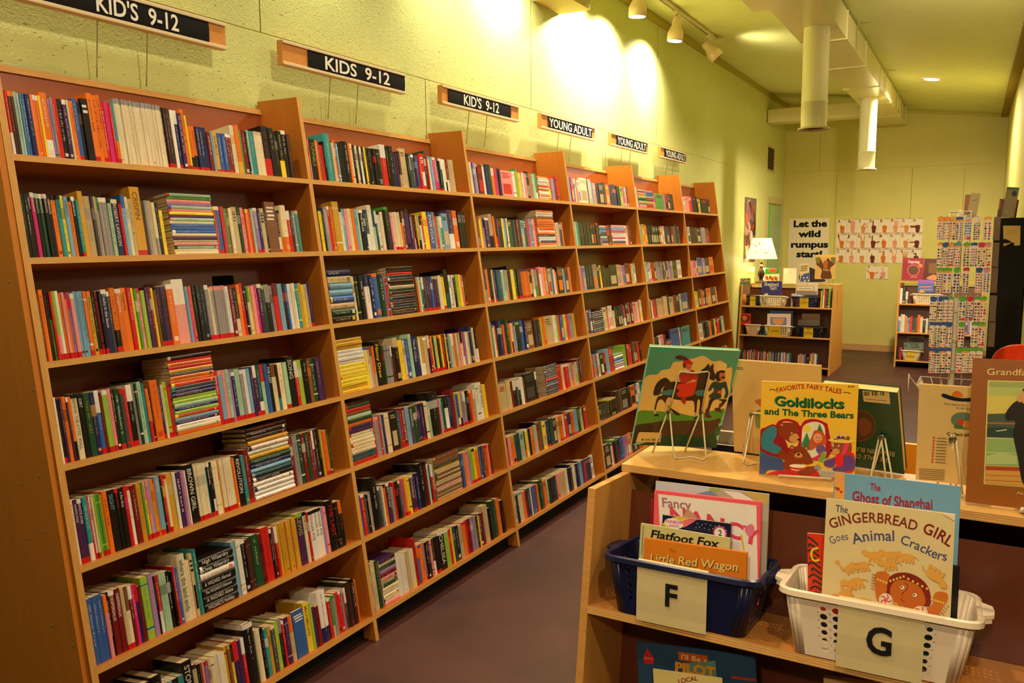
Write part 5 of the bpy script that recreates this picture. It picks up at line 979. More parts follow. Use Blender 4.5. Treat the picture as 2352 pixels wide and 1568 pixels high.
# ------------------------------------------------------------------ baskets
def basket(label, M, w_, d, h, col, sign=None, holes=(7, 4), sheet=None, seg=14, group=None, blank=None, lettercol=(24, 22, 22), sx=.5, sw=.42, sdrop=0.0, shc=(212, 194, 142)):
    """perforated tub: origin at the middle of its front foot, x to the right, y back, z up"""
    e = empty('basket', mw=M); tag(e, label, 'basket', group or 'plastic book baskets')
    tp = .022                                     # taper of each side
    A = [(-w_ / 2 + tp, 0), (w_ / 2 - tp, 0), (w_ / 2 - tp, d - 2 * tp), (-w_ / 2 + tp, d - 2 * tp)]
    Bt = [(-w_ / 2, -tp), (w_ / 2, -tp), (w_ / 2, d - tp), (-w_ / 2, d - tp)]
    c = min(.03, d * .18)
    mb = MB()
    def rr(q, z, k, r):                            # rounded outline
        out = []; P_ = [Vector((x, y)) for x, y in q]
        for i in range(4):
            p = P_[i]; a = (P_[i - 1] - p).normalized(); b = (P_[(i + 1) % 4] - p).normalized()
            for j in range(k + 1):
                t = j / k; s = p + a * r; f = p + b * r
                out.append((*((s * (1 - t) + p * t) * (1 - t) + (p * (1 - t) + f * t) * t), z))
        return out
    k = 4; o0 = rr(A, .002, k, c * .8); o1 = rr(Bt, h, k, c)
    n = len(o0)
    L3 = lambda p, q, t: tuple(p[i] * (1 - t) + q[i] * t for i in range(3))
    for i in range(n):
        j = (i + 1) % n
        flat = (i % (k + 1)) == k
        a0, b0, a1, b1 = o0[i], o0[j], o1[i], o1[j]
        side = i // (k + 1)
        if not flat:
            mb.add([a0, b0, b1, a1], [(0, 1, 2, 3)], col, 'plastic', True); continue
        nc = holes[0] if side in (0, 2) else max(3, int(holes[0] * d / w_)); nr = holes[1]
        S_ = lambda u, v: L3(L3(a0, b0, u), L3(a1, b1, u), v)
        v0, v1 = .1, .86; u0, u1 = .03, .97
        for (ua, ub, va, vb) in ((0, 1, 0, v0), (0, 1, v1, 1), (0, u0, v0, v1), (u1, 1, v0, v1)):
            mb.add([S_(ua, va), S_(ub, va), S_(ub, vb), S_(ua, vb)], [(0, 1, 2, 3)], col, 'plastic')
        for ci in range(nc):
            for ri in range(nr):
                ua, ub = u0 + (u1 - u0) * ci / nc, u0 + (u1 - u0) * (ci + 1) / nc; va, vb = v0 + (v1 - v0) * ri / nr, v0 + (v1 - v0) * (ri + 1) / nr
                if blank and side == 0 and blank(ci, ri):
                    mb.add([S_(ua, va), S_(ub, va), S_(ub, vb), S_(ua, vb)], [(0, 1, 2, 3)], col, 'plastic'); continue
                cu, cv = (ua + ub) / 2, (va + vb) / 2; fr = .31 + .09 * ((ci * 7 + ri * 5) % 4) / 3
                lu, lv = (ub - ua), (vb - va); px_u = lu * math.dist(a0, b0); px_v = lv * h
                ra = min(px_u, px_v) * fr
                inn, outr = [], []
                for q in range(seg):
                    an = 2 * math.pi * q / seg + math.pi / 4 ; ca, sa = math.cos(an), math.sin(an); m_ = max(abs(ca), abs(sa))
                    inn.append(S_(cu + ra * ca / px_u * lu, cv + ra * sa / px_v * lv)); outr.append(S_(cu + lu * .5 * ca / m_, cv + lv * .5 * sa / m_))
                mb.add(inn + outr, [(q, (q + 1) % seg, seg + (q + 1) % seg, seg + q) for q in range(seg)], col, 'plastic')
    mb.add(o0, [tuple(range(n))], col, 'plastic')
    o = mb.build('tub', e); sm = o.modifiers.new('wall', 'SOLIDIFY'); sm.thickness = .002; sm.offset = 0
    # rim: a lip turned outward with two grips
    mb = MB()
    def off(pts, dd, dz): 
        cx = sum(p[0] for p in pts) / n; cy = sum(p[1] for p in pts) / n; out = []
        for i, p in enumerate(pts):
            t = Vector(pts[(i + 1) % n]) - Vector(pts[i - 1]); nr_ = Vector((t.y, -t.x, 0)).normalized(); out.append((p[0] + nr_.x * dd, p[1] + nr_.y * dd, p[2] + dz))
        return out
    rings = [off(o1, -.001, -.001), off(o1, 0, .004), off(o1, .006, .006), off(o1, .011, .003), off(o1, .012, -.007), off(o1, .010, -.007)]
    for a, b in zip(rings, rings[1:]): mb.add(a + b, [(i, (i + 1) % n, n + (i + 1) % n, n + i) for i in range(n)], col, 'plastic', True)
    mb.build('rim', e)
    for s in (-1, 1):
        mb = MB(); x0 = s * (w_ / 2 + .008); a, b = sorted((x0, x0 + s * .022)); ym = d / 2 - tp
        pr = [(x0, ym - d * .24), (x0 + s * .02, ym - d * .15), (x0 + s * .022, ym), (x0 + s * .02, ym + d * .15), (x0, ym + d * .24)]
        if s > 0: pr = pr[::-1]
        mb.prism(pr, 'z', h - .003, h + .004, col, 'plastic'); mb.prism([(p[0] - s * .003 if i in (1, 2, 3) else p[0], p[1]) for i, p in enumerate(pr)][0:5], 'z', h - .012, h - .003, col, 'plastic'); mb.build('grip', e)
    if sign:
        mb = MB(); z1 = h + .004 if not sdrop else h * .96; z0 = -.004 if not sdrop else h * (1 - sdrop); xs = -w_ / 2 + w_ * sx
        q = lambda z: -tp * (z / h) - .004 - (.012 if z > h - .004 else 0)
        nseg = 6; pts = [z0 + (z1 - z0) * i / nseg for i in range(nseg + 1)]
        ht = -.0145
        Yq = lambda i: -.0135 + .0006 * math.sin(i * 1.7) - .017 * (i / nseg)
        for i in range(nseg):
            ya, yb_ = Yq(i), Yq(i + 1)
            mb.add([(xs - sw * w_ / 2, ya, pts[i]), (xs + sw * w_ / 2, ya + .001, pts[i]), (xs + sw * w_ / 2, yb_ + .001, pts[i + 1]), (xs - sw * w_ / 2, yb_, pts[i + 1])], [(0, 1, 2, 3)], shc, 'matte', True)
        if not sdrop:                                   # the sheet folds over the rim
            mb.add([(xs - sw * w_ / 2, Yq(nseg), pts[-1]), (xs + sw * w_ / 2, Yq(nseg) + .001, pts[-1]), (xs + sw * w_ / 2, -tp + .002, h + .0075), (xs - sw * w_ / 2, -tp + .002, h + .0075)], [(0, 1, 2, 3)], shc, 'matte')
        for li, (tx, hh, zc, wd) in enumerate(sign):
            lw = wd
            for vs, fs in glyphs_on([(xs - lw / 2, zc), (xs + lw / 2, zc)], tx, hh, .025 if hh > .02 else .01, down=False):
                mb.add([(x, Yq((z - z0) / (z1 - z0) * nseg) - .0028, z) for x, z in vs], fs, lettercol, 'matte')
        o = mb.build('letter_sheet', e)
    return e
def on_shelf(Mh, x, level, yb=.004, rz=0.0):
    return Mh @ Matrix.Translation((x, yb, level / CA + .001)) @ Matrix.Rotation(R(rz), 4, 'Z')
NAVY, IVORY = (16, 24, 60), (236, 216, 186)
bl = lambda ci, ri: ci in (3, 4, 5, 6, 9, 10) or ci == 0 and ri > 3
basket('navy basket with a paper letter F on the foreground shelf', on_shelf(UC, 2.062, .789, .003, 1.0), .322, .225, .122, NAVY, [('F', .046, .042, .03)], holes=(11, 6), blank=lambda ci, ri: ci in (4, 5, 6, 8, 9, 10), sx=.47, sw=.47)
basket('ivory basket with a paper letter G on the foreground shelf', on_shelf(UC, 2.445, .789, .002, 1.5), .335, .222, .125, IVORY, [('G', .05, .038, .048)], holes=(11, 6), blank=lambda ci, ri: ci in (0, 4, 5, 10), sx=.53, sw=.44)

# ------------------------------------------------------------------ books in the two baskets
s3 = (1320, 1060, 3.563); g3 = lambda x, y: (1320 + x / 3.563, 1060 + y / 3.563)
TUB = lambda k, y: (y, .80, k)
def par(tl, tr, down):                           # a cover from its upper edge and the run of its side
    return [tl, tr, (tr[0] + down[0], tr[1] + down[1]), (tl[0] + down[0], tl[1] + down[1])]
GLI = [('p', (190, 196, 206), [(720, 160), (1180, 222), (1150, 400), (680, 400)]), ('p', (120, 140, 176), [(1060, 270), (1180, 250), (1290, 330), (1100, 330)]), ('p', (226, 226, 220), [(1280, 250), (1420, 270), (1560, 360), (1400, 340)]), ('p', (190, 170, 90), [(1440, 266), (1650, 292), (1640, 380), (1560, 350)]), ('p', (150, 180, 70), [(1180, 226), (1260, 236), (1230, 262), (1170, 250)])]
picture_book('silvery glittering picture book at the back of the navy basket', par(g3(722, 156), g3(1650, 290), (-42, 205)), TUB(.16, 1.725), .006, (176, 170, 150), GLI, s3)
FAN = [('p', (236, 226, 214), [(748, 268), (1552, 382), (1440, 1060), (640, 980)]), ('t', (170, 110, 120), 'Fancy', 74, [(760, 372), (1010, 402)], .02),
       ('t', (222, 70, 96), 'NANCY', 120, [(800, 500), (1120, 560), (1500, 690)], .035), ('l', (216, 190, 60), 14, [(1385, 600), (1380, 720)]), ('s', (206, 150, 120), [(940, 440), (985, 400), (1030, 440), (1040, 470), (930, 470)]), ('s', (220, 120, 150), [(1420, 560), (1480, 520), (1500, 560), (1450, 620)])] + [
       ('e', (250, 200, 190), 720 + 82 * i, 262 + 12 * i, 5, 5, 0, 6) for i in range(11)]
picture_book('white picture book with pink glitter border and pink lettering in the navy basket', par(g3(722, 236), g3(1596, 356), (-45, 182)), TUB(.16, 1.69), .009, (240, 90, 100), FAN, s3, ext=.2)
RAI = [('p', (22, 26, 58), [(740, 440), (1310, 516), (1300, 640), (720, 560)]), ('s', (236, 190, 60), [(750, 500), (870, 450), (1010, 466), (900, 540), (760, 530)]), ('s', (230, 110, 120), [(900, 500), (1000, 466), (1040, 476), (920, 540)]), ('e', (236, 226, 226), 838, 508, 80, 40, 12),
       ('t', (200, 50, 130), 'RAINBOW', 26, [(768, 498), (908, 520)], .02), ('t', (210, 80, 150), 'magic', 22, [(792, 530), (880, 540)], .02), ('e', (206, 60, 130), 1212, 590, 56, 56, 0), ('e', (236, 224, 220), 1212, 590, 44, 44, 0), ('t', (60, 30, 70), '2', 44, [(1196, 608), (1226, 612)], .02)] + [
       ('e', (236, 230, 190), 1000 + (i * 53) % 280, 500 + (i * 31) % 60 + (i * 53) % 280 * .13, 4, 4, 0, 5) for i in range(16)]
picture_book('small dark starry paperback with a round number two badge in the navy basket', par(g3(750, 434), g3(1312, 518), (-22, 130)), TUB(.15, 1.663), .006, (30, 34, 66), RAI, s3, ext=.1)
FLA = [('p', (198, 190, 128), [(528, 492), (1258, 628), (1250, 760), (520, 640)]), ('t', (24, 22, 22), 'Flatfoot Fox', 66, [(612, 618), (1166, 708)], .03), ('l', (90, 84, 60), 5, [(552, 520), (548, 760)])]
picture_book('pale olive book with black title behind the orange one in the navy basket', par(g3(528, 494), g3(1258, 630), (0, 135)), TUB(.14, 1.648), .005, (206, 198, 136), FLA, s3, ext=.1)
WAG = [('t', (120, 80, 30), 'The', 28, [(775, 735), (835, 745)]), ('t', (110, 66, 20), 'Little Red Wagon', 66, [(620, 818), (1346, 904)], .02), ('t', (236, 206, 120), 'Little Red Wagon', 66, [(614, 812), (1340, 898)], .012),
       ('s', (216, 130, 70), [(600, 850), (680, 800), (760, 840), (850, 860), (880, 910), (760, 900), (620, 880)]), ('s', (230, 170, 80), [(900, 910), (980, 880), (1040, 874), (1030, 920), (980, 940)]), ('s', (200, 110, 60), [(1060, 900), (1110, 880), (1200, 930), (1300, 940), (1370, 980), (1370, 1010), (1100, 980)]), ('e', (190, 60, 40), 1095, 932, 20, 24)]
picture_book('orange storybook about a red wagon at the front of the navy basket', par(g3(566, 615), g3(1406, 752), (-2, 132)), TUB(.14, 1.632), .011, (216, 124, 30), WAG, s3, ext=.05)
def side_book(label, x, y, w_, t, h, yaw, col, lean=9):
    M = Matrix.Translation((x, y, .80)) @ Matrix.Rotation(R(yaw), 4, 'Z') @ Matrix.Rotation(R(-lean), 4, 'X')
    cov, pag, let = MB(), MB(), MB()
    cov.box((0, 0, 0), (w_, .0015, h), col, 'print'); cov.box((0, t - .0015, 0), (w_, t, h), col, 'print'); cov.box((0, 0.0015, 0), (.0015, t - .0015, h), col, 'print')
    pag.box((.0015, .0015, .001), (w_ - .002, t - .0015, h - .002), PAPER, 'paper')
    o = cov.build('picture_book', None, M); tag(o, label, 'book'); pag.build('page_block', o); return o
side_book('blue book edge right behind the pink bordered book in the navy basket', 1.985, 1.706, .205, .007, .215, 0, (60, 90, 150))
side_book('dark green book edge behind the blue one in the navy basket', 1.99, 1.736, .2, .006, .195, 0, (30, 70, 40))
side_book('olive book at the very back of the navy basket', 1.995, 1.747, .195, .006, .18, 0, (150, 140, 60))
side_book('red book leaning left behind the glittering one in the navy basket', 1.94, 1.760, .2, .006, .2, 0, (150, 30, 36))
s4 = (1760, 1060, 3.086); g4 = lambda x, y: (1760 + x / 3.086, 1060 + y / 3.086)
SHA = [('p', (226, 160, 70), [(500, 70), (578, 84), (560, 270), (486, 256)]), ('l', (230, 140, 130), 6, [(505, 110), (575, 160)]), ('l', (230, 140, 130), 6, [(575, 100), (505, 150)]), ('e', (196, 40, 40), 520, 192, 14, 12), ('e', (196, 40, 40), 542, 212, 10, 10), ('e', (60, 110, 40), 504, 184, 8, 10),
       ('t', (160, 30, 66), 'The', 46, [(756, 196), (832, 210)], .02), ('t', (150, 24, 60), 'Ghost of Shanghai', 68, [(616, 272), (900, 312), (1194, 338)], .02)]
picture_book('light blue picture book with crimson title at the back of the ivory basket', [g4(500, 70), g4(1400, 186), g4(1340, 640), g4(440, 520)], TUB(.17, 1.722), .008, (110, 160, 190), SHA, s4, ext=.5)
TAN, TAN2, GB1 = (226, 166, 74), (190, 120, 44), (206, 112, 40)
def beast(x, y, s, r=0, kind=0):                # a baked-biscuit animal: body, head, legs, tail
    q = lambda u, v: (x + s * (u * math.cos(R(r)) - v * math.sin(R(r))), y + s * (u * math.sin(R(r)) + v * math.cos(R(r))))
    out = []
    for ddx, ddy, cc in ((2.5, 2.5, TAN2), (0, 0, TAN)):
        z = lambda pts: [(a + ddx, b + ddy) for a, b in (q(*p) for p in pts)]
        out.append(('s', cc, z([(-40, -16), (0, -24), (36, -18), (46, 0), (30, 16), (-30, 16), (-46, 0)])))
        hd = [(-38, -8), (-52, -30), (-78, -28), (-84, -10), (-66, 4), (-44, 8)] if kind == 0 else ([(-40, -10), (-52, -60), (-44, -92), (-62, -96), (-76, -84), (-64, -70), (-60, -10)] if kind == 1 else [(-36, -16), (-58, -34), (-84, -20), (-88, 14), (-80, 22), (-70, 0), (-44, 10)])
        out.append(('s', cc, z(hd)))
        for lx, tw in ((-30, -8), (-14, 6), (18, -4), (34, 8)): out.append(('s', cc, z([(lx - 8, 8), (lx + 8, 8), (lx + 8 + tw, 38), (lx - 6 + tw, 40)])))
        out.append(('l', cc, 5, z([(42, -6), (64, -2), (78, 12)])))
    return out
GIN = [('t', (80, 84, 120), 'The', 48, [(512, 350), (602, 364)], .015),
       ('t', (124, 44, 30), 'GINGERBREAD', 68, [(468, 470), (620, 436), (780, 430), (940, 452), (1085, 492)], .015), ('t', (128, 30, 30), 'GIRL', 74, [(1120, 502), (1210, 540), (1305, 604)], .02),
       ('t', (80, 84, 130), 'Goes', 54, [(468, 584), (530, 556), (596, 548)], .0), ('t', (70, 74, 124), 'Animal', 74, [(628, 580), (760, 556), (928, 560)], .01), ('t', (70, 74, 124), 'Crackers', 64, [(958, 574), (1080, 622), (1200, 680), (1285, 700)], .008)] + \
      beast(780, 660, 1.15, 2) + beast(900, 660, 1.15, 5) + beast(1010, 672, 1.0, 8, 2) + beast(880, 722, 1.05, -6, 0) + beast(680, 730, 1.05, -8) + beast(590, 745, .95, -30, 1) + beast(620, 850, 1.25, -14, 2) + beast(535, 930, 1.15, -30) + beast(650, 985, 1.1, -8, 1) + beast(1190, 800, 1.35, 214, 0) + [
      ('s', GB1, [(770, 800), (800, 772), (850, 775), (880, 810), (860, 870), (880, 960), (840, 1000), (780, 980), (765, 900)]), ('s', GB1, [(1180, 940), (1210, 912), (1270, 920), (1280, 960), (1250, 1010), (1200, 1080), (1130, 1100), (1120, 1040), (1170, 1000)]),
      ('s', (132, 40, 30), [(850, 900), (870, 820), (920, 785), (1000, 780), (1080, 810), (1140, 870), (1160, 950), (1150, 1010), (1100, 1010), (860, 960)]),
      ('s', (200, 104, 40), [(872, 910), (900, 850), (960, 830), (1040, 850), (1100, 900), (1120, 990), (1060, 1030), (980, 1030), (900, 990)])] + [
      ('e', (226, 190, 70), 880 + 24 * i + (0 if i < 5 else 8 * (i - 4)), 838 - 8 * min(i, 4) + max(0, i - 4) * 17, 9, 9, 0, 10) for i in range(10)] + [('e', (226, 190, 70), 790 + 20 * i, 828 + 8 * i, 9, 9, 0, 10) for i in range(4)] + [('e', (226, 190, 70), 1166 + 20 * i, 966 + 6 * i, 9, 9, 0, 10) for i in range(5)] + [
      ('e', (240, 234, 216), 962, 884, 15, 13), ('e', (30, 22, 16), 958, 882, 6, 6), ('e', (240, 234, 216), 1048, 936, 15, 13), ('e', (30, 22, 16), 1044, 934, 6, 6),
      ('l', (100, 44, 20), 4, [(980, 850), (1002, 870), (985, 905), (958, 925), (962, 945)]), ('l', (100, 40, 20), 4, [(946, 962), (954, 976), (974, 984)]),
      ('e', (236, 220, 196), 838, 974, 50, 50), ('e', (236, 220, 196), 1080, 1062, 54, 50)] + [
      ('l', (220, 70, 60), 9, [(838, 974), (838 + 26 * math.cos(a + .5), 974 + 26 * math.sin(a + .5)), (838 + 42 * math.cos(a), 974 + 42 * math.sin(a))]) for a in [k * 1.2566 for k in range(5)]] + [
      ('l', (220, 70, 60), 9, [(1080, 1062), (1080 + 28 * math.cos(a + .5), 1062 + 28 * math.sin(a + .5)), (1080 + 45 * math.cos(a), 1062 + 45 * math.sin(a))]) for a in [k * 1.2566 for k in range(5)]] + [
      ('p', (90, 50, 24), [(870, 1010), (880, 1006), (872, 1070), (862, 1068)]), ('p', (230, 220, 200), [(884, 1010), (894, 1012), (886, 1074), (876, 1072)]), ('e', (216, 160, 50), 908, 1012, 20, 22), ('e', (150, 180, 50), 950, 1036, 20, 22), ('e', (216, 160, 50), 998, 1052, 22, 22)] + [
      ('l', (120, 30, 30), 4, [(775 - 3 * i, 800 + 20 * i), (750 - 3 * i, 790 + 20 * i)]) for i in range(6)] + [('l', (120, 30, 30), 4, [(1270 - 14 * i, 1005 + 16 * i), (1285 - 12 * i, 1022 + 18 * i)]) for i in range(6)] + [
      ('s', (236, 214, 176), [(1268, 372), (1356, 382), (1346, 420), (1320, 405)])]
picture_book('cream paperback with a gingerbread face and biscuit animals standing in the ivory basket', [g4(455, 255), g4(1358, 382), g4(1285, 1150), g4(362, 990)], TUB(.15, 1.632), .004, (222, 202, 146), GIN, s4)
ZEB = [('l', (26, 60, 40), 13, [(290 + (i % 2) * 30, 560 + i * 42), (330, 540 + i * 42), (385, 590 + i * 40)]) for i in range(10)] + [('l', (236, 190, 40), 16, [(385, 610), (345, 620), (330, 660), (345, 695), (385, 690)])]
picture_book('red and dark green striped book beside the gingerbread one in the ivory basket', [g4(318, 508), g4(560, 530), g4(520, 985), g4(268, 955)], TUB(.15, 1.66), .006, (216, 52, 26), ZEB, s4, ext=.2)
side_book('black book at the left end of the ivory basket', 2.322, 1.674, .16, .009, .2, 2, (24, 22, 24), 8)
side_book('black book at the right end of the ivory basket', 2.44, 1.658, .14, .01, .195, 2, (22, 22, 24), 8)
side_book('dark teal book by the right end of the ivory basket', 2.44, 1.645, .128, .005, .17, 2, (20, 62, 58), 8)
side_book('grey book standing behind the striped one in the ivory basket', 2.36, 1.694, .2, .006, .205, 1, (150, 130, 120), 8)

# ------------------------------------------------------------------ lower shelf of the foreground unit
s7 = (1300, 1380, 4.704)
PIL = [('t', (230, 214, 140), "I'll Be a", 44, [(1345, 640), (1632, 690)], .01), ('p', (190, 84, 30), [(1328, 562), (1645, 618), (1638, 712), (1318, 652)]), ('t', (236, 210, 130), "I'll Be a", 52, [(1345, 640), (1630, 695)], .01),
       ('p', (100, 140, 120), [(1345, 690), (1725, 670), (1705, 860), (1335, 800)]), ('t', (226, 150, 40), 'PILOT', 96, [(1255, 765), (1690, 840)], .05), ('p', (200, 36, 40), [(975, 510), (1045, 630), (1025, 684), (935, 682), (905, 634)]), ('t', (230, 160, 110), 'Grow Up', 30, [(925, 630), (1022, 640)], .01), ('p', (180, 50, 30), [(1870, 830), (2120, 865), (2116, 890), (1870, 858)])]
def low(label, px, plane, t, col, sh, **k): return picture_book(label, px, plane, t, col, sh, s7, **k)
low('dark blue picture book about becoming a pilot under the navy basket', [(1484, 1474), (1757, 1516), (1725, 1760), (1452, 1718)], (1.66, .45, .14), .008, (40, 70, 100), PIL)
NOT = [('t', (150, 30, 40), 'LOCAL', 46, [(1270, 900), (1490, 870)], .02)]
low('cream sheet of card with red lettering in front of the pilot book', [(1513, 1536), (1672, 1562), (1655, 1740), (1496, 1715)], (1.645, .45, .13), .003, (226, 206, 130), NOT)
basket('ivory basket on the lower foreground shelf holding the pilot book', on_shelf(UC, 2.13, .438, .045, 0), .37, .18, .12, IVORY, holes=(9, 5))
low('beige book lying low beneath the ivory basket', [(1900, 1556), (2060, 1580), (2050, 1700), (1890, 1680)], (1.70, .45, .14), .02, (190, 160, 100), [('t', (60, 44, 24), 'TO', 60, [(640 + 2600, 500), (760 + 2600, 520)])])
# the other side's books, glimpsed between the covers on top
for lab, x0, x1, zt, zb, y, col in (('grey topped book on the far side behind the cream cover', 1.955, 2.14, 1.066, .84, 2.33, (170, 150, 130)), ('navy book on the far side under the grey topped one', 1.95, 2.145, 1.03, .84, 2.31, (20, 24, 40)), ('red book on the far side below the navy one', 1.956, 2.145, .998, .84, 2.295, (180, 20, 30)), ('orange book with a cream top edge glimpsed behind the dark green book', 2.36, 2.58, 1.085, .84, 2.33, (226, 140, 30))):
    cov, pag = MB(), MB(); t = .012; h = zt - zb; w_ = x1 - x0
    cov.box((0, 0, 0), (w_, .0016, h), col, 'print'); cov.box((0, t - .0016, 0), (w_, t, h), col, 'print'); cov.box((0, .0016, 0), (.0016, t - .0016, h), col, 'print'); pag.box((.0016, .0016, .001), (w_ - .002, t - .0016, h - .001), (240, 220, 180), 'paper')
    o = cov.build('picture_book', None, Matrix.Translation((x0, y - .035, zb)) @ Matrix.Rotation(R(7), 4, 'X')); tag(o, lab, 'book'); pag.build('page_block', o)
UCB = Matrix.Translation((1.84 + 3.5, 0, 0)) @ Matrix.Translation((0, 2 * (YTC + .118) - 1.50, 0)) @ Matrix.Rotation(math.pi, 4, 'Z') @ Matrix.Rotation(-ANG, 4, 'X')
basket('navy basket on the far side holding the orange book', on_shelf(UCB, 1.84 + 3.5 - 2.47, .789, .01, 0), .33, .2, .12, NAVY, holes=(9, 4))
basket('ivory basket on the far side holding the navy and red books', on_shelf(UCB, 1.84 + 3.5 - 2.06, .789, .01, 0), .33, .2, .12, IVORY, holes=(9, 4))
# ------------------------------------------------------------------ the two units at the far end
FL, YTF = unit('display_shelf', 'low display shelf at the far end under the lit table lamp', 0.02, 1.105, 10.1)
FR, YTR = unit('display_shelf', 'low bookcase at the far wall behind the spinning sticker rack', 1.695, 2.62, 11.2)
TURN = Matrix.Rotation(R(-90), 4, 'Z')
def small_row(Mh, level, x0, spec, back=.02, tilt=0):
    x = x0
    for c1, c2, w_, h in spec:
        stuff.M = Mh @ Matrix.Translation((x, back, level / CA + .0005)) @ Matrix.Rotation(R(tilt), 4, 'Y') @ TURN
        book(stuff, stuff, stuff, w_, h, .14, c1, c2, '', None, w_ > .012); stuff.M = None; x += w_ + .0006
rr = random.Random(11); mixc = 'wcepsarkbBvVygtonR'
def mix(n, w0=.004, w1=.009, h0=.16, h1=.21): return [(rr.choice(mixc), rr.choice('wkcy'), rr.uniform(w0, w1), rr.uniform(h0, h1)) for _ in range(n)]
small_row(FL, .094, .30, mix(50, .004, .009, .13, .16)); small_row(FL, .094, .735, mix(14, .004, .009, .13, .16)); small_row(FL, .094, .09, mix(28, .004, .009, .13, .17)); small_row(FL, .094, .87, mix(6, .01, .018, .14, .17))
small_row(FL, .789, 0.955, [('y', 'k', .012, .2), ('g', 'w', .011, .22), ('w', 'p', .016, .22), ('r', 'w', .011, .215), ('n', 'k', .012, .2), ('k', 'w', .02, .225), ('l', 'w', .02, .225)])
small_row(FL, .789, .30, [('c', 'n', .02, .15), ('w', 's', .02, .155)]); small_row(FL, .789, .62, [('c', 'e', .02, .16), ('B', 'w', .028, .16), ('r', 'w', .026, .15), ('o', 'w', .018, .15), ('w', 'a', .03, .155)])
small_row(FR, .789, 0 + 1.715, [('w', 'c', .03, .19), ('k', 'w', .035, .22), ('w', 'a', .024, .15)])
small_row(FR, .438, 1.715, [('s', 'w', .026, .19), ('w', 's', .024, .22), ('w', 'c', .02, .22), ('Y', 'o', .026, .205), ('p', 'w', .012, .18), ('s', 'V', .02, .18), ('r', 'p', .03, .2), ('T', 'l', .03, .18), ('n', 'Y', .022, .19), ('o', 'r', .03, .22), ('c', 'p', .03, .2), ('k', 'c', .03, .17), ('w', 'a', .026, .18), ('A', 'e', .028, .17), ('k', 'a', .03, .14)] + mix(18, .02, .03, .15, .21))
small_row(FR, .094, 1.73, [('V', 'k', .02, .15), ('r', 'k', .024, .16)])
# leaning books on the far-left second shelf
for i, (c, ww) in enumerate((('k', .02), ('b', .012), ('t', .014), ('a', .012))):
    stuff.M = FL @ Matrix.Translation((.235 + i * .035, .03, .438 / CA + .001)) @ Matrix.Rotation(R(33), 4, 'Y') @ TURN; book(stuff, stuff, stuff, ww, .22, .13, c, 'y', '', None, False); stuff.M = None
struct_o = stuff.build('shelved_books'); tag(struct_o, 'all the smaller and more distant books filling the shelves in rows and stacks', 'books', 'books on the leaning bookcase'); struct_o['kind'] = 'stuff'

sh = dict(holes=(9, 4), seg=8)
def far_basket(label, Mh, px0, px1, level, yy, col, sign=None, sx=.5, sw=.35, hgt=.12, sd=1.0):
    a = Mh.inverted() @ at(px0, 700, 'y', yy); b = Mh.inverted() @ at(px1, 700, 'y', yy)
    ax = max(a.x, .075 if Mh is FL else 1.75)
    if ax < .1: b.x = max(b.x, .30)
    return basket(label, on_shelf(Mh, (ax + b.x) / 2, level, .02), min(b.x - ax, .36) - .045, .2, hgt, col, sign, holes=(9, 4), seg=8, sx=sx, sw=sw, sdrop=sd if sign else 0, shc=(236, 196, 40), lettercol=(70, 50, 20))
NV2 = (24, 36, 84)
far_basket('navy basket with a yellow card, first on the upper shelf under the lamp', FL, 1666, 1727, .789, 10.2, NV2, [('RELIGION', .012, .06, .08)], .42, .38)
far_basket('ivory basket on the upper far shelf holding the purple book', FL, 1733, 1807, .789, 10.2, (232, 216, 186))
far_basket('navy basket with a yellow card on the upper far shelf beside upright books', FL, 1811, 1881, .789, 10.2, NV2, [('SCIENCE', .012, .1, .07), ('&', .01, .07, .012), ('HISTORY', .012, .045, .08)], .5, .33)
far_basket('ivory basket with a red book on the middle far shelf', FL, 1664, 1727, .438, 10.15, (226, 190, 166))
far_basket('ivory basket with a yellow card on the middle far shelf holding a pink book', FL, 1750, 1821, .438, 10.15, (232, 216, 190), [('LANGUAGE', .012, .05, .1)], .42, .46)
far_basket('black-blue basket with a yellow card on the middle far shelf, right end', FL, 1824, 1897, .438, 10.15, (16, 20, 40), [('SCIENCE', .012, .1, .07), ('&', .01, .07, .012), ('NATURE', .012, .045, .08)], .47, .34)
far_basket('ivory basket on the upper shelf behind the sticker rack', FR, 2088, 2165, .789, 11.3, (236, 220, 190))
far_basket('ivory basket with a yellow card on the lowest shelf behind the sticker rack', FR, 2060, 2126, .094, 11.3, (226, 214, 180), [('HISTORY', .012, .1, .08), ('&', .01, .07, .012), ('BIOGRAPHY', .012, .045, .1)], .5, .36)

def fb(label, px, y, k=.12, t=.01, col=(200, 190, 160), shapes=None, scale=None, **kw):
    z0 = at(*px[3], 'y', y).z
    if YTF < y < YTF + .3: kw['zmin'] = 1.0512
    if YTR < y < YTR + .3: kw['zmin'] = 1.0512
    return picture_book(label, px, (y, z0, k), t, col, shapes, scale, **kw)
f6 = (1640, 520, 4.125); F6 = lambda x, y: (1640 + x / 4.125, 520 + y / 4.125)
rc = lambda c, x0, y0, x1, y1: ('p', c, [(x0, y0), (x1, y0), (x1, y1), (x0, y1)])
def q4(x0, y0, x1, y1, dx=0): return [F6(x0 + dx, y0), F6(x1 + dx, y0), F6(x1, y1), F6(x0, y1)]
YT = YTF + .03
fb('picture book with a green hill landscape cover standing left of the lamp base', [F6(237, 378), F6(385, 382), F6(373, 548), F6(215, 545)], YT + .16, .15, .01, (236, 222, 190), [('s', (190, 186, 140), [(260, 440), (310, 420), (380, 440), (378, 540), (225, 536)]), ('s', (120, 140, 50), [(240, 450), (290, 425), (360, 440), (380, 425), (380, 445), (300, 450), (250, 470)]), ('s', (140, 150, 130), [(250, 490), (320, 470), (360, 520), (260, 535)])], f6)
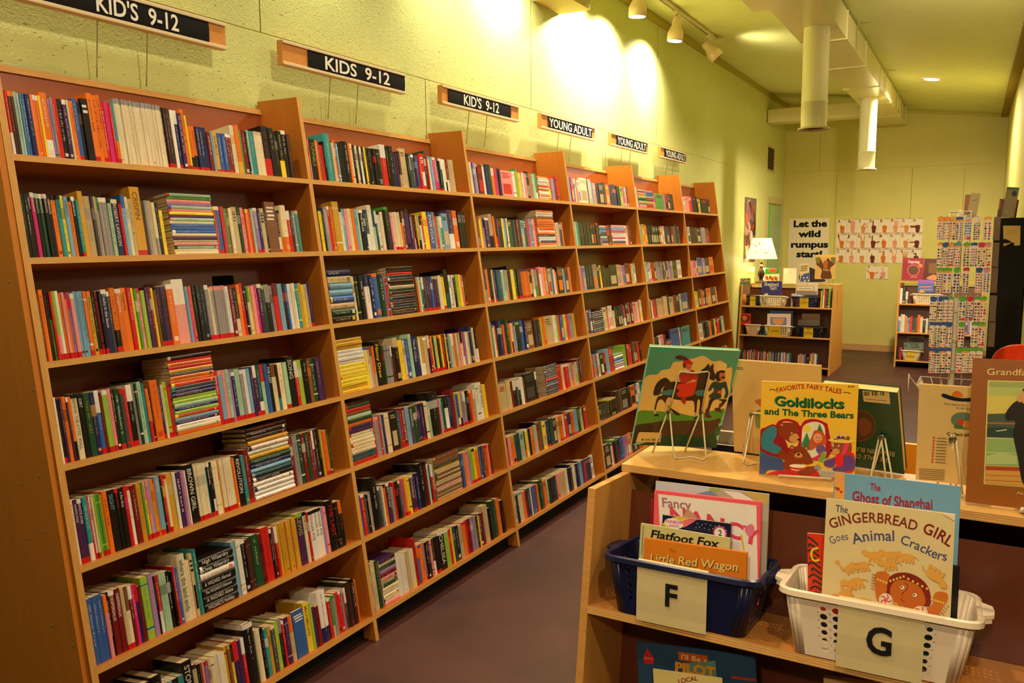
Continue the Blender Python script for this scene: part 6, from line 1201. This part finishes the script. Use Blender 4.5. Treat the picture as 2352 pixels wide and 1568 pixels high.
fb('white picture book leaning right of the lamp base', [F6(430, 395), F6(500, 392), F6(498, 540), F6(444, 540)], YT + .15, .15, .008, (240, 224, 206), [('s', (220, 170, 120), [(465, 420), (495, 440), (495, 470), (455, 450)]), ('s', (170, 190, 170), [(455, 480), (495, 490), (495, 540), (453, 530)])], f6)
fb('book with a green and red cover full of small figures behind the purple book', [F6(484, 396), F6(618, 396), F6(618, 520), F6(480, 520)], YT, .12, .01, (236, 220, 196), [('p', (40, 150, 50), [(484, 396), (618, 396), (618, 445), (484, 452)]), ('e', (210, 80, 60), 555, 418, 40, 20)] + [('e', [(220, 90, 40), (190, 40, 40), (230, 170, 60), (60, 110, 60)][i % 4], 494 + i * 13, 482 + (i * 7) % 20, 8, 20, 0, 10) for i in range(9)], f6)
fb('blank white card book on top of the far shelf', [F6(648, 396), F6(776, 396), F6(784, 550), F6(664, 548)], YT + .07, .1, .008, (246, 226, 206), [('e', (236, 210, 190), 714, 436, 14, 14)], f6)
fb('thin book in tan and blue with white stars on top of the far shelf', [F6(800, 352), F6(886, 346), F6(920, 515), F6(826, 522)], YT + .06, .12, .008, (206, 190, 140), [('p', (60, 80, 150), [(830, 450), (905, 432), (922, 515), (826, 524)])] + [('e', (236, 230, 220), 840 + i * 17 % 70, 455 + (i * 29) % 60, 6, 6, 0, 8) for i in range(9)] + [('l', (90, 70, 40), 6, [(815, 380 + 18 * i), (880, 372 + 18 * i)]) for i in range(3)], f6)
fb('brown book with a spreading tree cover at the right end of the far shelf', [F6(968, 268), F6(1160, 268), F6(1140, 498), F6(948, 496)], YT + .04, .1, .012, (226, 184, 90), [('p', (210, 170, 100), [(966, 290), (1158, 290), (1140, 490), (950, 490)]), ('s', (96, 50, 24), [(1010, 300), (1040, 360), (1080, 300), (1110, 330), (1140, 310), (1150, 350), (1100, 400), (1110, 490), (1010, 490), (1020, 410), (970, 360), (980, 330)]), ('s', (120, 110, 40), [(970, 296), (1010, 296), (1000, 350), (972, 340)]), ('s', (120, 110, 40), [(1110, 296), (1156, 296), (1150, 350), (1120, 340)]), ('s', (170, 90, 40), [(1040, 330), (1080, 330), (1070, 400), (1040, 390)]), ('t', (226, 190, 110), 'Tales', 20, [(1030, 420), (1090, 420)], .01)], f6)
YB = 10.27
fb('grey book lettered NOAH in the first far basket', [F6(225, 488), F6(345, 492), F6(338, 640), F6(223, 640)], YB, .12, .01, (120, 110, 90), [rc((90, 84, 84), 215, 490, 353, 545), ('t', (206, 190, 150), 'NOAH', 34, [(230, 528), (343, 530)], .01), ('l', (70, 150, 90), 7, [(215, 546), (349, 546)]), rc((150, 120, 90), 217, 556, 345, 640)], f6)
fb('purple book titled in white script in the far ivory basket', [F6(455, 516), F6(645, 516), F6(640, 650), F6(450, 650)], YB, .12, .01, (62, 60, 140), [('l', (230, 224, 214), 7, [(455, 518), (645, 518), (641, 645)]), ('t', (236, 230, 226), 'Shepherd', 34, [(475, 560), (612, 566)], .02), ('t', (236, 230, 226), 'Girl', 34, [(530, 598), (592, 600)], .02)], f6)
fb('white book with an orange frame in the far navy basket', [F6(778, 530), F6(985, 530), F6(980, 650), F6(770, 650)], YB, .12, .012, (232, 214, 206), [('p', (232, 170, 90), [(780, 560), (950, 560), (948, 612), (778, 612)]), ('p', (240, 226, 206), [(788, 568), (942, 568), (940, 604), (786, 604)]), ('l', (150, 120, 100), 5, [(810, 588), (920, 588)]), ('e', (236, 196, 60), 886, 545, 9, 9), rc((150, 140, 140), 778, 612, 975, 650)], f6)
fb('red book with a dark picture in the ivory basket of the middle far shelf', [F6(232, 820), F6(350, 826), F6(344, 930), F6(230, 930)], 10.2, .12, .01, (196, 40, 36), [('e', (120, 20, 24), 292, 870, 55, 40), ('e', (206, 110, 60), 290, 868, 24, 24), ('e', (70, 40, 30), 250, 880, 24, 24)], f6)
fb('pale pink book with a bear face in the ivory basket of the middle far shelf', [F6(508, 822), F6(728, 830), F6(722, 940), F6(500, 940)], 10.2, .12, .012, (240, 206, 200), [('p', (120, 140, 200), [(536, 858), (692, 862), (688, 935), (536, 935)]), ('e', (232, 160, 110), 612, 900, 50, 34), ('e', (232, 160, 110), 570, 880, 14, 14), ('e', (232, 160, 110), 656, 882, 14, 14)], f6)
fb('blue topped book behind the pink one on the middle far shelf', [F6(528, 798), F6(748, 798), F6(745, 940), F6(528, 940)], 10.25, .12, .01, (60, 90, 140), None, f6)
fb('dark book lying open over the right basket of the middle far shelf', [F6(790, 880), F6(1000, 888), F6(1005, 940), F6(800, 940)], 10.2, .3, .012, (60, 40, 34), None, f6)
fb('grey brown book standing behind the right basket of the middle far shelf', [F6(832, 822), F6(1006, 828), F6(1000, 940), F6(832, 940)], 10.26, .12, .01, (120, 90, 76), None, f6)
fb('dark blue toy book at the right end of the lowest far shelf', [F6(845, 1235), F6(1000, 1240), F6(990, 1330), F6(845, 1330)], 10.16, .15, .02, (40, 50, 120), [('t', (220, 190, 90), 'TOYS', 22, [(880, 1262), (980, 1264)], .01), rc((90, 30, 40), 850, 1285, 990, 1330)], f6)
f8 = (2020, 440, 3.41); F8 = lambda x, y: (2020 + x / 3.41, 440 + y / 3.41)
YR = YTR + .05
fb('crimson book with a round dark emblem standing on the far right bookcase', [F8(185, 518), F8(350, 520), F8(342, 695), F8(170, 692)], YR + .03, .1, .02, (150, 40, 56), [('t', (240, 220, 210), 'Dragonology', 22, [(225, 556), (315, 560)], .015), ('e', (220, 120, 130), 266, 614, 48, 44), ('e', (120, 36, 46), 266, 614, 42, 38), ('e', (90, 70, 46), 266, 610, 34, 30), ('e', (230, 140, 60), 322, 578, 16, 14), ('l', (220, 160, 140), 5, [(240, 668), (296, 668)])], f8)
fb('dark red book with a gold panel standing behind the sticker rack', [F8(350, 524), F8(455, 526), F8(450, 700), F8(345, 695)], YR + .05, .1, .02, (90, 36, 24), [rc((120, 84, 36), 385, 560, 450, 640), ('s', (196, 140, 80), [(370, 680), (420, 650), (450, 660), (450, 695)])], f8)
fb('blue and lilac picture book in the basket behind the sticker rack', [F8(300, 690), F8(425, 690), F8(430, 790), F8(300, 790)], 11.42, .1, .012, (60, 110, 190), [rc((150, 100, 190), 300, 690, 425, 722), ('l', (230, 130, 70), 9, [(308, 745), (415, 742)]), ('l', (230, 130, 70), 8, [(318, 768), (415, 765)]), ('s', (236, 170, 50), [(310, 790), (330, 770), (360, 785), (362, 792)])], f8)
fb('pale blue book lettered in dark green in the lowest basket behind the rack', [F8(190, 1180), F8(345, 1182), F8(345, 1240), F8(190, 1240)], 11.4, .1, .01, (150, 176, 176), [('t', (40, 70, 60), 'Ocean', 20, [(235, 1198), (310, 1200)], .01), ('t', (40, 70, 60), 'Life', 20, [(250, 1222), (316, 1224)], .01), ('e', (90, 150, 60), 206, 1206, 12, 10)], f8)
fb('dark patterned book at the back of the lowest basket behind the rack', [F8(215, 1128), F8(350, 1130), F8(348, 1240), F8(215, 1240)], 11.42, .1, .01, (110, 100, 70), [('s', (30, 28, 24), [(230, 1150), (290, 1140), (345, 1160), (340, 1180), (260, 1175)])], f8)

# ------------------------------------------------------------------ table lamp
LX, LY = 0.19, YTF + .085
e = empty('table_lamp', (LX, LY, 1.0505)); tag(e, 'lit table lamp with flowered cream shade and dark turned base', 'lamp')
mb = MB(); mb.lathe([(.075, 0), (.078, .008), (.06, .018), (.03, .03), (.022, .045), (.034, .075), (.046, .105), (.04, .14), (.02, .175), (.015, .19), (.02, .198), (.014, .206)], (0, 0, 0), (36, 24, 16), 'enamel', n=28); mb.build('base', e)
mb = MB(); mb.lathe([(.014, .206), (.018, .212), (.018, .22), (.012, .226)], (0, 0, 0), (220, 200, 160), 'enamel', n=20); mb.build('collar', e)
mb = MB(); mb.lathe([(.010, .226), (.016, .24), (.016, .262), (.009, .272), (.009, .34)], (0, 0, 0), (36, 24, 16), 'enamel', n=16); mb.build('neck', e)
zs0, zs1, r0, r1 = .30, .555, .188, .112
mb = MB(); mb.lathe([(r0 - .002, zs0), (r0, zs0), (r1, zs1), (r1 - .002, zs1), (r0 - .002, zs0)], (0, 0, 0), (255, 232, 150), 'shade_glow', n=40, cap=False)
lr = random.Random(5)
for k in range(46):                               # printed sprigs
    a = lr.uniform(0, 2 * math.pi); v = lr.uniform(.06, .92); s = lr.uniform(.008, .02); c = lr.choice([(206, 110, 40), (190, 150, 60), (200, 60, 40), (206, 170, 80)])
    rad = r0 + (r1 - r0) * v + .0012; an = lr.uniform(0, 180)
    pts = [(a + (x * math.cos(R(an)) - y * math.sin(R(an))) / rad, v + (x * math.sin(R(an)) + y * math.cos(R(an))) / (zs1 - zs0)) for x, y in ell(0, 0, s, s * lr.uniform(.18, .55), 0, 8)]
    mb.poly([((r0 + (r1 - r0) * q + .0014) * math.cos(p), (r0 + (r1 - r0) * q + .0014) * math.sin(p), zs0 + (zs1 - zs0) * q) for p, q in pts], c, 'shade_glow')
mb.build('lamp_shade', e)
mb = MB(); mb.lathe([(.004, .34), (.022, .37), (.028, .40), (.02, .425), (.004, .432)], (0, 0, 0), (255, 236, 190), 'lamp_glow', n=16); mb.build('bulb', e)
mb = MB(); mb.tube([(r1 - .001, 0, zs1 - .004), (0, 0, zs1 - .004), (-r1 + .001, 0, zs1 - .004)], .0015, (160, 140, 90), 'metal', n=6); mb.tube([(0, 0, .432), (0, 0, zs1 - .004)], .002, (160, 140, 90), 'metal', n=6); mb.build('harp', e)
lamp('table_lamp_light', 'POINT', (LX, LY, 1.0505 + .47), 9, color=(1, .74, .40), size=.04)
lamp('table_lamp_light', 'POINT', (LX, LY, 1.0505 + .27), 5, color=(1, .74, .40), size=.03)

# ------------------------------------------------------------------ wall posters
Yp = 12.6995
mb = MB(); x0, x1, z0, z1 = .088, .644, .95, 1.885
mb.box((x0, Yp - .0012, z0), (x1, Yp - .0002, z1), (226, 212, 176), 'matte')
PW = lambda u, v, l: (u, Yp - .0013 - l, v)
po = [('s', (70, 60, 56), [(.30, .97), (.25, 1.05), (.30, 1.12), (.36, 1.17), (.42, 1.17), (.52, 1.12), (.6, 1.02), (.6, .97)])]
draw(mb, po, PW, 'matte')
def wall_text(mb, t, xa, xb, z, h):
    # heavy slab lettering: thick strokes with feet
    for vs, fs in glyphs_on([(xa, z), (xb, z)], t, h, .045, down=False): mb.add([PW(x, y, .0006) for x, y in vs], fs, (16, 14, 14), 'matte')
for t, ax, bx, ay in (('Let the', 1822, 1899, 521), ('wild', 1835, 1885, 544), ('rumpus', 1816, 1902, 568), ('start!', 1829, 1889, 590)):
    a = at(ax, ay, 'y', Yp); b = at(bx, ay, 'y', Yp); wall_text(mb, t, a.x, b.x, a.z, .088)
o = mb.build('wall_poster'); tag(o, 'white poster reading Let the wild rumpus start on the far wall', 'poster')
mb = MB(); ya, yb_, za, zb = 10.40, 11.0, 1.30, 2.11
mb.box((.0003, ya, za), (.002, yb_, zb), (110, 90, 84), 'matte')
pr = random.Random(3)
for k in range(46):
    c = pr.choice([(150, 120, 120), (90, 80, 60), (196, 90, 70), (120, 130, 50), (80, 60, 60), (206, 190, 170), (150, 60, 40), (96, 96, 110), (60, 50, 40)])
    cy, cz = pr.uniform(ya + .08, yb_ - .08), pr.uniform(za + .08, zb - .08); ry, rz = pr.uniform(.03, .1), pr.uniform(.03, .12)
    mb.poly([(.0022 + k * .00005, min(max(p, ya + .005), yb_ - .005), min(max(q, za + .005), zb - .005)) for p, q in ell(cy, cz, ry, rz, pr.uniform(0, 180), 9)], c, 'matte')
for pts in ([(10.44, 1.86), (10.52, 1.8), (10.62, 1.74)], [(10.56, 2.04), (10.6, 1.94), (10.58, 1.84)]):
    a, b = stroke(spline(pts, 5), .04); n = len(a); mb.add([(.0052, y, z) for y, z in a + b], [(j, j + 1, n + j + 1, n + j) for j in range(n - 1)], (206, 70, 50), 'matte')
o = mb.build('wall_poster'); tag(o, 'narrow looking collage poster of red and grey shapes on the left wall above the lamp', 'poster')

# ------------------------------------------------------------------ finger alphabet cards
SK = [(206, 112, 40), (222, 150, 120), (206, 140, 76), (110, 50, 34)]
HAND = {}
def finger(x, y, ang, ln, wd=.0125): a = R(ang); return [(x, y), (x + ln * math.cos(a), y + ln * math.sin(a))], wd
# for each letter: fingers as (x, y, angle, length) from the palm; 'f' fist, 'p' pointing sideways
FG = dict(A=[(-.02, .0, 80, .035)], B=[(-.018, .02, 92, .06), (-.006, .022, 91, .068), (.006, .022, 89, .066), (.018, .02, 86, .055)], C=[(-.01, .02, 60, .045), (.012, .0, 30, .04), (.0, .03, 30, .045)], D=[(-.01, .02, 90, .065)], E=[], F=[(-.006, .022, 95, .06), (.006, .022, 88, .064), (.018, .02, 80, .055)], G=[(-.01, .01, 175, .055)], H=[(-.01, .016, 178, .06), (-.01, .004, 178, .056)],
 I=[(-.02, .02, 105, .045)], J=[(-.02, .01, 160, .045)], K=[(-.008, .02, 100, .062), (.01, .02, 78, .062)], L=[(-.01, .02, 92, .065), (.015, .0, 20, .05)], M=[(-.01, .02, 80, .02)], N=[(.0, .02, 80, .022)], O=[(.0, .022, 40, .03)], P=[(-.01, .01, 180, .06), (.0, -.01, 230, .04)],
 Q=[(-.01, .0, 250, .05), (.01, .0, 240, .05)], R=[(-.002, .02, 88, .065), (.008, .02, 96, .062)], S=[], T=[(-.01, .02, 85, .02)], U=[(-.006, .02, 90, .065), (.007, .02, 90, .064)], V=[(-.008, .02, 102, .065), (.01, .02, 78, .065)], W=[(-.012, .02, 108, .06), (.0, .02, 90, .066), (.012, .02, 72, .06)], X=[(-.008, .02, 80, .035), (-.004, .05, 150, .018)], Y=[(-.02, .01, 130, .05), (.02, .005, 25, .045)], Z=[(.0, .02, 95, .065)])
def card(ch, x, z, wd, ht, col):
    e = MB(); q = Yp
    e.box((x, q - .001, z), (x + wd - .003, q - .0002, z + ht - .003), (226, 212, 184), 'matte')
    f = lambda u, v, l: (x + u, q - .0011 - l, z + v)
    shp = []
    for yy in (ht - .012, .006):
        for k, c in enumerate(((206, 60, 40), (226, 180, 60), (60, 120, 70), (50, 70, 130))):
            a, b = wd * (.03 + .235 * k), wd * (.03 + .235 * (k + 1)); shp.append(('p', c, [(a, yy), (b, yy), (b, yy + .006), (a, yy + .006)]))
    cx, cy = wd * .53, ht * .36; K = lambda p: (cx + (p[0] - cx) * 1.16, .012 + (p[1] - .012) * 1.1)
    shp.append(('s', col, [(cx - .015, .012), (cx + .015, .012), (cx + .024, cy - .02), (cx + .026, cy + .012), (cx + .016, cy + .026), (cx - .018, cy + .026), (cx - .027, cy + .008), (cx - .022, cy - .02)]))
    for u, v, an, ln in FG[ch]:
        (a, b), w_ = finger(cx + u, cy + v - .004, an, ln + .006)
        A, B_ = stroke([a, b], w_); shp.append(('p', col, A + B_[::-1])); shp.append(('e', col, b[0], b[1], w_ / 2, w_ / 2, 0, 10))
    dk = tuple(int(v * .72) for v in col)
    for k in range(3): shp.append(('l', dk, .0018, [(cx - .012 + .012 * k, cy - .004), (cx - .012 + .012 * k, cy + .016)]))
    shp.append(('l', dk, .002, [(cx + .022, cy - .012), (cx + .006, cy - .004), (cx - .01, cy - .006)]))
    if ch == 'O' or ch == 'C': shp.append(('e', (226, 212, 184), cx + .012, cy + .02, .008, .008, 0, 10))
    shp = shp[:8] + [tuple(list(q[:2]) + ([[K(p) for p in q[2]]] if q[0] in 'ps' else [q[2], [K(p) for p in q[3]]] if q[0] == 'l' else [*K(q[2:4]), q[4] * 1.15, q[5] * 1.15, *q[6:]])) for q in shp[8:]]
    draw(e, shp, f, 'matte', step=.00006)
    hl = .036
    lx = .012 if ch != 'Z' else wd * .2; lz = ht - .052 if ch != 'Z' else .01
    for vs, fs in glyphs_on([(lx, lz), (lx + .034, lz)], ch, hl, .01, down=False): e.add([f(u, v, .0022) for u, v in vs], fs, (30, 26, 24), 'matte')
    o = e.build('alphabet_card'); tag(o, f'white card with the letter {ch} and its hand sign on the far wall', 'card', 'finger alphabet cards'); return o
x0, x1 = .748, 1.856; cw = (x1 - x0) / 8; rz = .2105
for i, ch in enumerate('ABCDEFGHIJKLMNOPQRSTUVWX'):
    card(ch, x0 + (i % 8) * cw, 1.868 - (i // 8 + 1) * rz, cw, rz, SK[i % 4])
card('Y', 1.165, 1.012, .142, .206, SK[0]); card('Z', 1.308, 1.012, .142, .206, SK[1])

# ------------------------------------------------------------------ sticker rack
RX, RY = 2.47, 5.12
rk = empty('sticker_rack', (RX, RY, 0)); tag(rk, 'white wire spinner rack hung with sheets of stickers', 'rack')
def rp(nm, fn):
    mb = MB(); fn(mb); o = mb.build(nm, rk); o.matrix_parent_inverse = Matrix.Translation((-RX, -RY, 0)); return o
WR = (214, 204, 176)
rp('pole', lambda m: m.lathe([(.016, .02), (.016, 1.735), (.004, 1.745)], (RX, RY, 0), WR, 'enamel', n=16))
def _base(m):
    m.lathe([(.2, 0.0), (.2, .018), (.02, .03)], (RX, RY, 0), (60, 56, 52), 'enamel', n=28)
rp('base', _base)
def ring(m, zz, s, r=.0035):
    m.tube([(RX - s, RY - s, zz), (RX + s, RY - s, zz), (RX + s, RY + s, zz), (RX - s, RY + s, zz)], r, WR, 'enamel', n=6, closed=True)
def _tray(m):
    for zz, s in ((.80, .16), (.72, .12)): ring(m, zz, s)
    for k in range(-3, 4):
        t = k / 3
        for sg in (-1, 1):
            m.tube([(RX + .16 * t, RY + sg * .16, .80), (RX + .12 * t, RY + sg * .12, .72)], .0025, WR, 'enamel', n=6); m.tube([(RX + sg * .16, RY + .16 * t, .80), (RX + sg * .12, RY + .12 * t, .72)], .0025, WR, 'enamel', n=6)
    m.tube([(RX - .2, RY - .17, .86), (RX - .2, RY - .12, .84), (RX - .16, RY - .16, .80)], .0025, WR, 'enamel', n=6); m.tube([(RX - .2, RY - .17, .86), (RX - .2, RY - .17, .76)], .0025, WR, 'enamel', n=6)
rp('wire_tray', _tray)
def _fr(m):
    for zz in (1.735, 1.56, 1.39, 1.21, 1.05, .885):
        ring(m, zz, .05); m.tube([(RX - .055, RY - .055, zz), (RX + .055, RY + .055, zz)], .003, WR, 'enamel', n=6)
    for sx in (-1, 1):
        for sy in (-1, 1): m.tube([(RX + sx * .05, RY + sy * .05, .70), (RX + sx * .05, RY + sy * .05, 1.74)], .003, WR, 'enamel', n=6)
rp('frame', _fr)
HC = {'o': (232, 150, 40), 'Y': (226, 176, 60), 'b': (50, 84, 150), 'g': (90, 170, 50), 'r': (196, 50, 60), 'p': (206, 130, 140), 't': (70, 150, 160), 'w': (226, 206, 190), 'v': (196, 190, 214)}
HN = {'o': 'orange', 'Y': 'mustard', 'b': 'blue', 'g': 'green', 'r': 'red', 'p': 'pink', 't': 'teal', 'w': 'white', 'v': 'lilac'}
TIERS = [(498, 552, [(2154, 2168, 'o'), (2169, 2182, 'o'), (2183, 2196, 'Y'), (2197, 2212, 'b')], [(2217, 2233, 'v'), (2238, 2253, 'w'), (2261, 2279, 'Y')]),
 (557, 613, [(2154, 2165, 'o'), (2166, 2179, 'b'), (2180, 2191, 'o'), (2192, 2207, 't')], [(2214, 2229, 'g'), (2231, 2246, 'b'), (2248, 2264, 'r'), (2265, 2278, 'p')]),
 (615, 672, [(2152, 2166, 'g'), (2167, 2187, 'g'), (2191, 2206, 'g')], [(2213, 2227, 'r'), (2242, 2258, 'b'), (2260, 2275, 'p')]),
 (681, 738, [(2137, 2153, 'b'), (2155, 2167, 'b'), (2168, 2178, 'b'), (2179, 2191, 'g')], [(2203, 2220, 'g'), (2222, 2237, 'r'), (2239, 2252, 'g'), (2253, 2267, 'g')]),
 (740, 796, [(2136, 2147, 'b'), (2148, 2160, 'b'), (2161, 2173, 'b'), (2174, 2188, 'b')], [(2202, 2216, 'g'), (2232, 2247, 'g'), (2248, 2264, 'g')]),
 (799, 856, [(2135, 2146, 'b'), (2147, 2159, 'b'), (2160, 2172, 'b'), (2173, 2185, 'b')], [(2197, 2211, 'g'), (2212, 2227, 'g'), (2228, 2242, 'g'), (2243, 2258, 'g')])]
sr = random.Random(21); TW = ['top', 'second', 'third', 'fourth', 'fifth', 'lowest']
DOT = [(190, 40, 40), (60, 60, 70), (90, 60, 40), (226, 150, 40), (70, 120, 60), (60, 90, 150), (150, 60, 110), (30, 28, 28), (206, 180, 60)]
for ti, (py0, py1, Lf, Rt) in enumerate(TIERS):
    for side, lst, yaw, y_in in (('left', Lf, -14, .072), ('right', Rt, 10, .075)):
        for si, (a, b, hc) in enumerate(lst):
            y = RY - y_in - (.018 * (len(lst) - si) if side == 'left' else .014 * si) * .35
            A = at(a, py0, 'y', y); B_ = at(b, py0, 'y', y); Cc = at(a, py1, 'y', y); wd = B_.x - A.x; ht = A.z - Cc.z; t = .016
            M = Matrix.Translation((A.x, y, Cc.z)) @ Matrix.Rotation(R(yaw * .4), 4, 'Z')
            mb = MB(); mb.box((0, 0, 0), (wd, t, ht), (196, 180, 150), 'paper', ('x-', 'x+', 'y+', 'z-', 'z+'))
            mb.add([(0, 0, 0), (wd, 0, 0), (wd, 0, ht), (0, 0, ht)], [(0, 1, 2, 3)], (226, 206, 182) if hc != 'v' else (206, 200, 220), 'print')
            f = lambda u, v, l: (u, -l, v)
            shp = [('p', HC[hc], [(0, ht * .86), (wd, ht * .86), (wd, ht), (0, ht)]), ('p', sr.choice([(232, 140, 40), (226, 206, 182), HC[hc]]), [(wd * .1, ht * .8), (wd * .85, ht * .8), (wd * .85, ht * .88), (wd * .1, ht * .88)])]
            cs = sr.sample(DOT, 3); nc = sr.choice((2, 3)); nr = sr.choice((6, 7, 8))
            for i in range(nc):
                for j in range(nr):
                    rad = min(wd / nc, ht * .74 / nr) * sr.uniform(.34, .52)
                    shp.append(('e', sr.choice(cs), wd * (i + .5) / nc + sr.uniform(-.001, .001), ht * .76 * (j + .5) / nr + .002, rad, rad * sr.uniform(.6, 1.1), sr.uniform(0, 90), 6))
            if sr.random() < .15: shp.append(('p', (226, 50, 36), [(wd * .4, ht * .05), (wd * .95, ht * .05), (wd * .95, ht * .14), (wd * .4, ht * .14)]))
            draw(mb, shp, f, 'print', step=.00005, lift=.0002)
            o = mb.build('sticker_pack', None, M)
            tag(o, f'{HN[hc]} topped sticker sheets, {ORD[si]} from the left on the {side} face, {TW[ti]} tier', 'sticker sheet', 'sticker sheets on the spinner rack')
            mb = MB(); mb.tube([(wd / 2, t + .045, ht + .002), (wd / 2, -.012, ht + .002), (wd / 2, -.018, ht + .009)], .0016, WR, 'enamel', n=5)
            hk = mb.build('hook', rk); hk.matrix_parent_inverse = Matrix.Translation((-RX, -RY, 0)); hk.matrix_basis = M
# packs seen edge-on on the rack's right flank
for ti, (py0, py1, _, _) in enumerate(TIERS[:5]):
    a = at(2284 - ti * 3, py0, 'y', RY - .02); c = at(2284 - ti * 3, py1, 'y', RY - .02)
    mb = MB(); mb.box((0, 0, 0), (.03, .11, a.z - c.z), (120, 100, 80), 'paper'); o = mb.build('sticker_pack', None, Matrix.Translation((a.x, RY - .02, c.z)))
    tag(o, f'brown pack of sticker sheets seen edge-on on the {TW[ti]} tier', 'sticker sheet', 'sticker sheets on the spinner rack')

# ------------------------------------------------------------------ black shelf unit by the right wall, chair
bx = empty('black_cabinet', (2.76, 6.9, 0)); tag(bx, 'tall black cabinet against the right wall with a paper notice taped to its side', 'cabinet')
def bp(nm, fn):
    mb = MB(); fn(mb); o = mb.build(nm, bx); o.matrix_parent_inverse = Matrix.Translation((-2.76, -6.9, 0)); return o
BK = (20, 19, 20); zt = 1.728
bp('side_panel', lambda m: m.bbox((2.652, 6.60, 0), (2.838, 6.62, zt), BK, 'matte')); bp('side_panel', lambda m: m.bbox((2.652, 7.6, 0), (2.83, 7.62, zt), BK, 'matte'))
bp('back_panel', lambda m: m.box((2.82, 6.62, 0), (2.828, 7.6, zt - .02), BK, 'matte')); bp('top_panel', lambda m: m.box((2.652, 6.621, zt - .02), (2.828, 7.599, zt), BK, 'matte'))
for h in (.05, .45, .88, 1.3): bp('shelf', lambda m: m.box((2.66, 6.622, h), (2.819, 7.598, h + .02), BK, 'matte'))
def _no(m):
    P_ = lambda px, py: at(px, py, 'y', 6.5985)
    a, b, c, d = P_(2305, 565), P_(2343, 563), P_(2344, 518), P_(2304, 518)
    m.poly([tuple(p) for p in (a, b, c, d)], (206, 176, 110), 'matte')
    f = lambda px, py, l: tuple(at(px, py, 'y', 6.598 - l))
    draw(m, [('s', (30, 24, 16), [(2305, 549), (2313, 550), (2324, 556), (2316, 558), (2305, 558)]), ('p', (16, 14, 12), [(2324, 557), (2330, 557), (2328, 567), (2304, 567)]), ('l', (150, 116, 70), .8, [(2316, 530), (2336, 529)]), ('l', (150, 116, 70), .8, [(2312, 536), (2338, 535)])], f, 'matte')
bp('notice', _no)
e1, _, _ = fb('pale book standing on the black cabinet with its teal topped back toward the room', [(2318, 428), (2340, 432), (2330, 499), (2295, 499)], 6.68, .02, .016, (150, 130, 96), [('p', (50, 110, 120), [(2318, 429), (2340, 433), (2339, 436), (2317, 432)]), ('e', (50, 44, 30), 2331, 441, 5, 5), ('l', (206, 190, 150), 1, [(2311, 475), (2318, 498)]), ('l', (206, 190, 150), 1, [(2322, 480), (2329, 498)])])
fb('brown book standing behind the pale one on the black cabinet', [(2296, 455), (2338, 460), (2336, 499), (2290, 499)], 6.8, .02, .02, (120, 70, 30), [('p', (226, 130, 40), [(2293, 460), (2299, 460), (2297, 480), (2292, 480)])])
fb('grey folder hanging over the top of the sticker rack', [(2222, 442), (2242, 446), (2252, 499), (2228, 499)], 5.17, .02, .012, (170, 150, 100), [('l', (120, 100, 70), 2, [(2229, 458), (2240, 457)])])
fb('brown paperback fanned open beside the grey folder on the rack top', [(2217, 448), (2226, 446), (2230, 494), (2213, 492)], 5.23, .02, .02, (150, 90, 40), None)
ch = empty('chair', (2.84, 5.75, 0), (0, 0, R(10))); 
tag(ch, 'orange plastic chair whose rounded back shows behind the brown book', 'chair')
bpy.context.view_layer.update()
mb = MB(); OR = (226, 60, 14); n = 9; rows = []
out = cspline([(-.17, .0), (-.185, .2), (-.17, .36), (-.10, .425), (0, .44), (.10, .425), (.17, .36), (.185, .2), (.17, .0)], 3)
for dy in (0, .012): rows.append([(x, dy + .10 * (1 - (x / .19) ** 2) * .35 - (z * .12) * 0 , z + .52) for x, z in out])
m_ = len(out); mb.add(rows[0] + rows[1], [tuple(range(m_)), tuple(range(2 * m_ - 1, m_ - 1, -1))] + [(i, (i + 1) % m_, m_ + (i + 1) % m_, m_ + i) for i in range(m_)], OR, 'plastic'); mb.build('backrest', ch)
mb = MB(); st = cspline([(-.2, -.38), (.2, -.38), (.2, -.02), (-.2, -.02)], 5); mb.prism(st, 'z', .44, .455, OR, 'plastic'); mb.build('seat', ch)
for sx in (-1, 1):
    for y in (-.33, -.03): mb = MB(); mb.tube([(sx * .15, y, .44), (sx * .19, y + (.04 if y > -.1 else -.04), .0)], .011, (170, 166, 160), 'metal', n=10); mb.build('leg', ch)
    mb = MB(); mb.tube([(sx * .15, -.03, .44), (sx * .15, .03, .6)], .011, (170, 166, 160), 'metal', n=10); mb.build('back_post', ch)
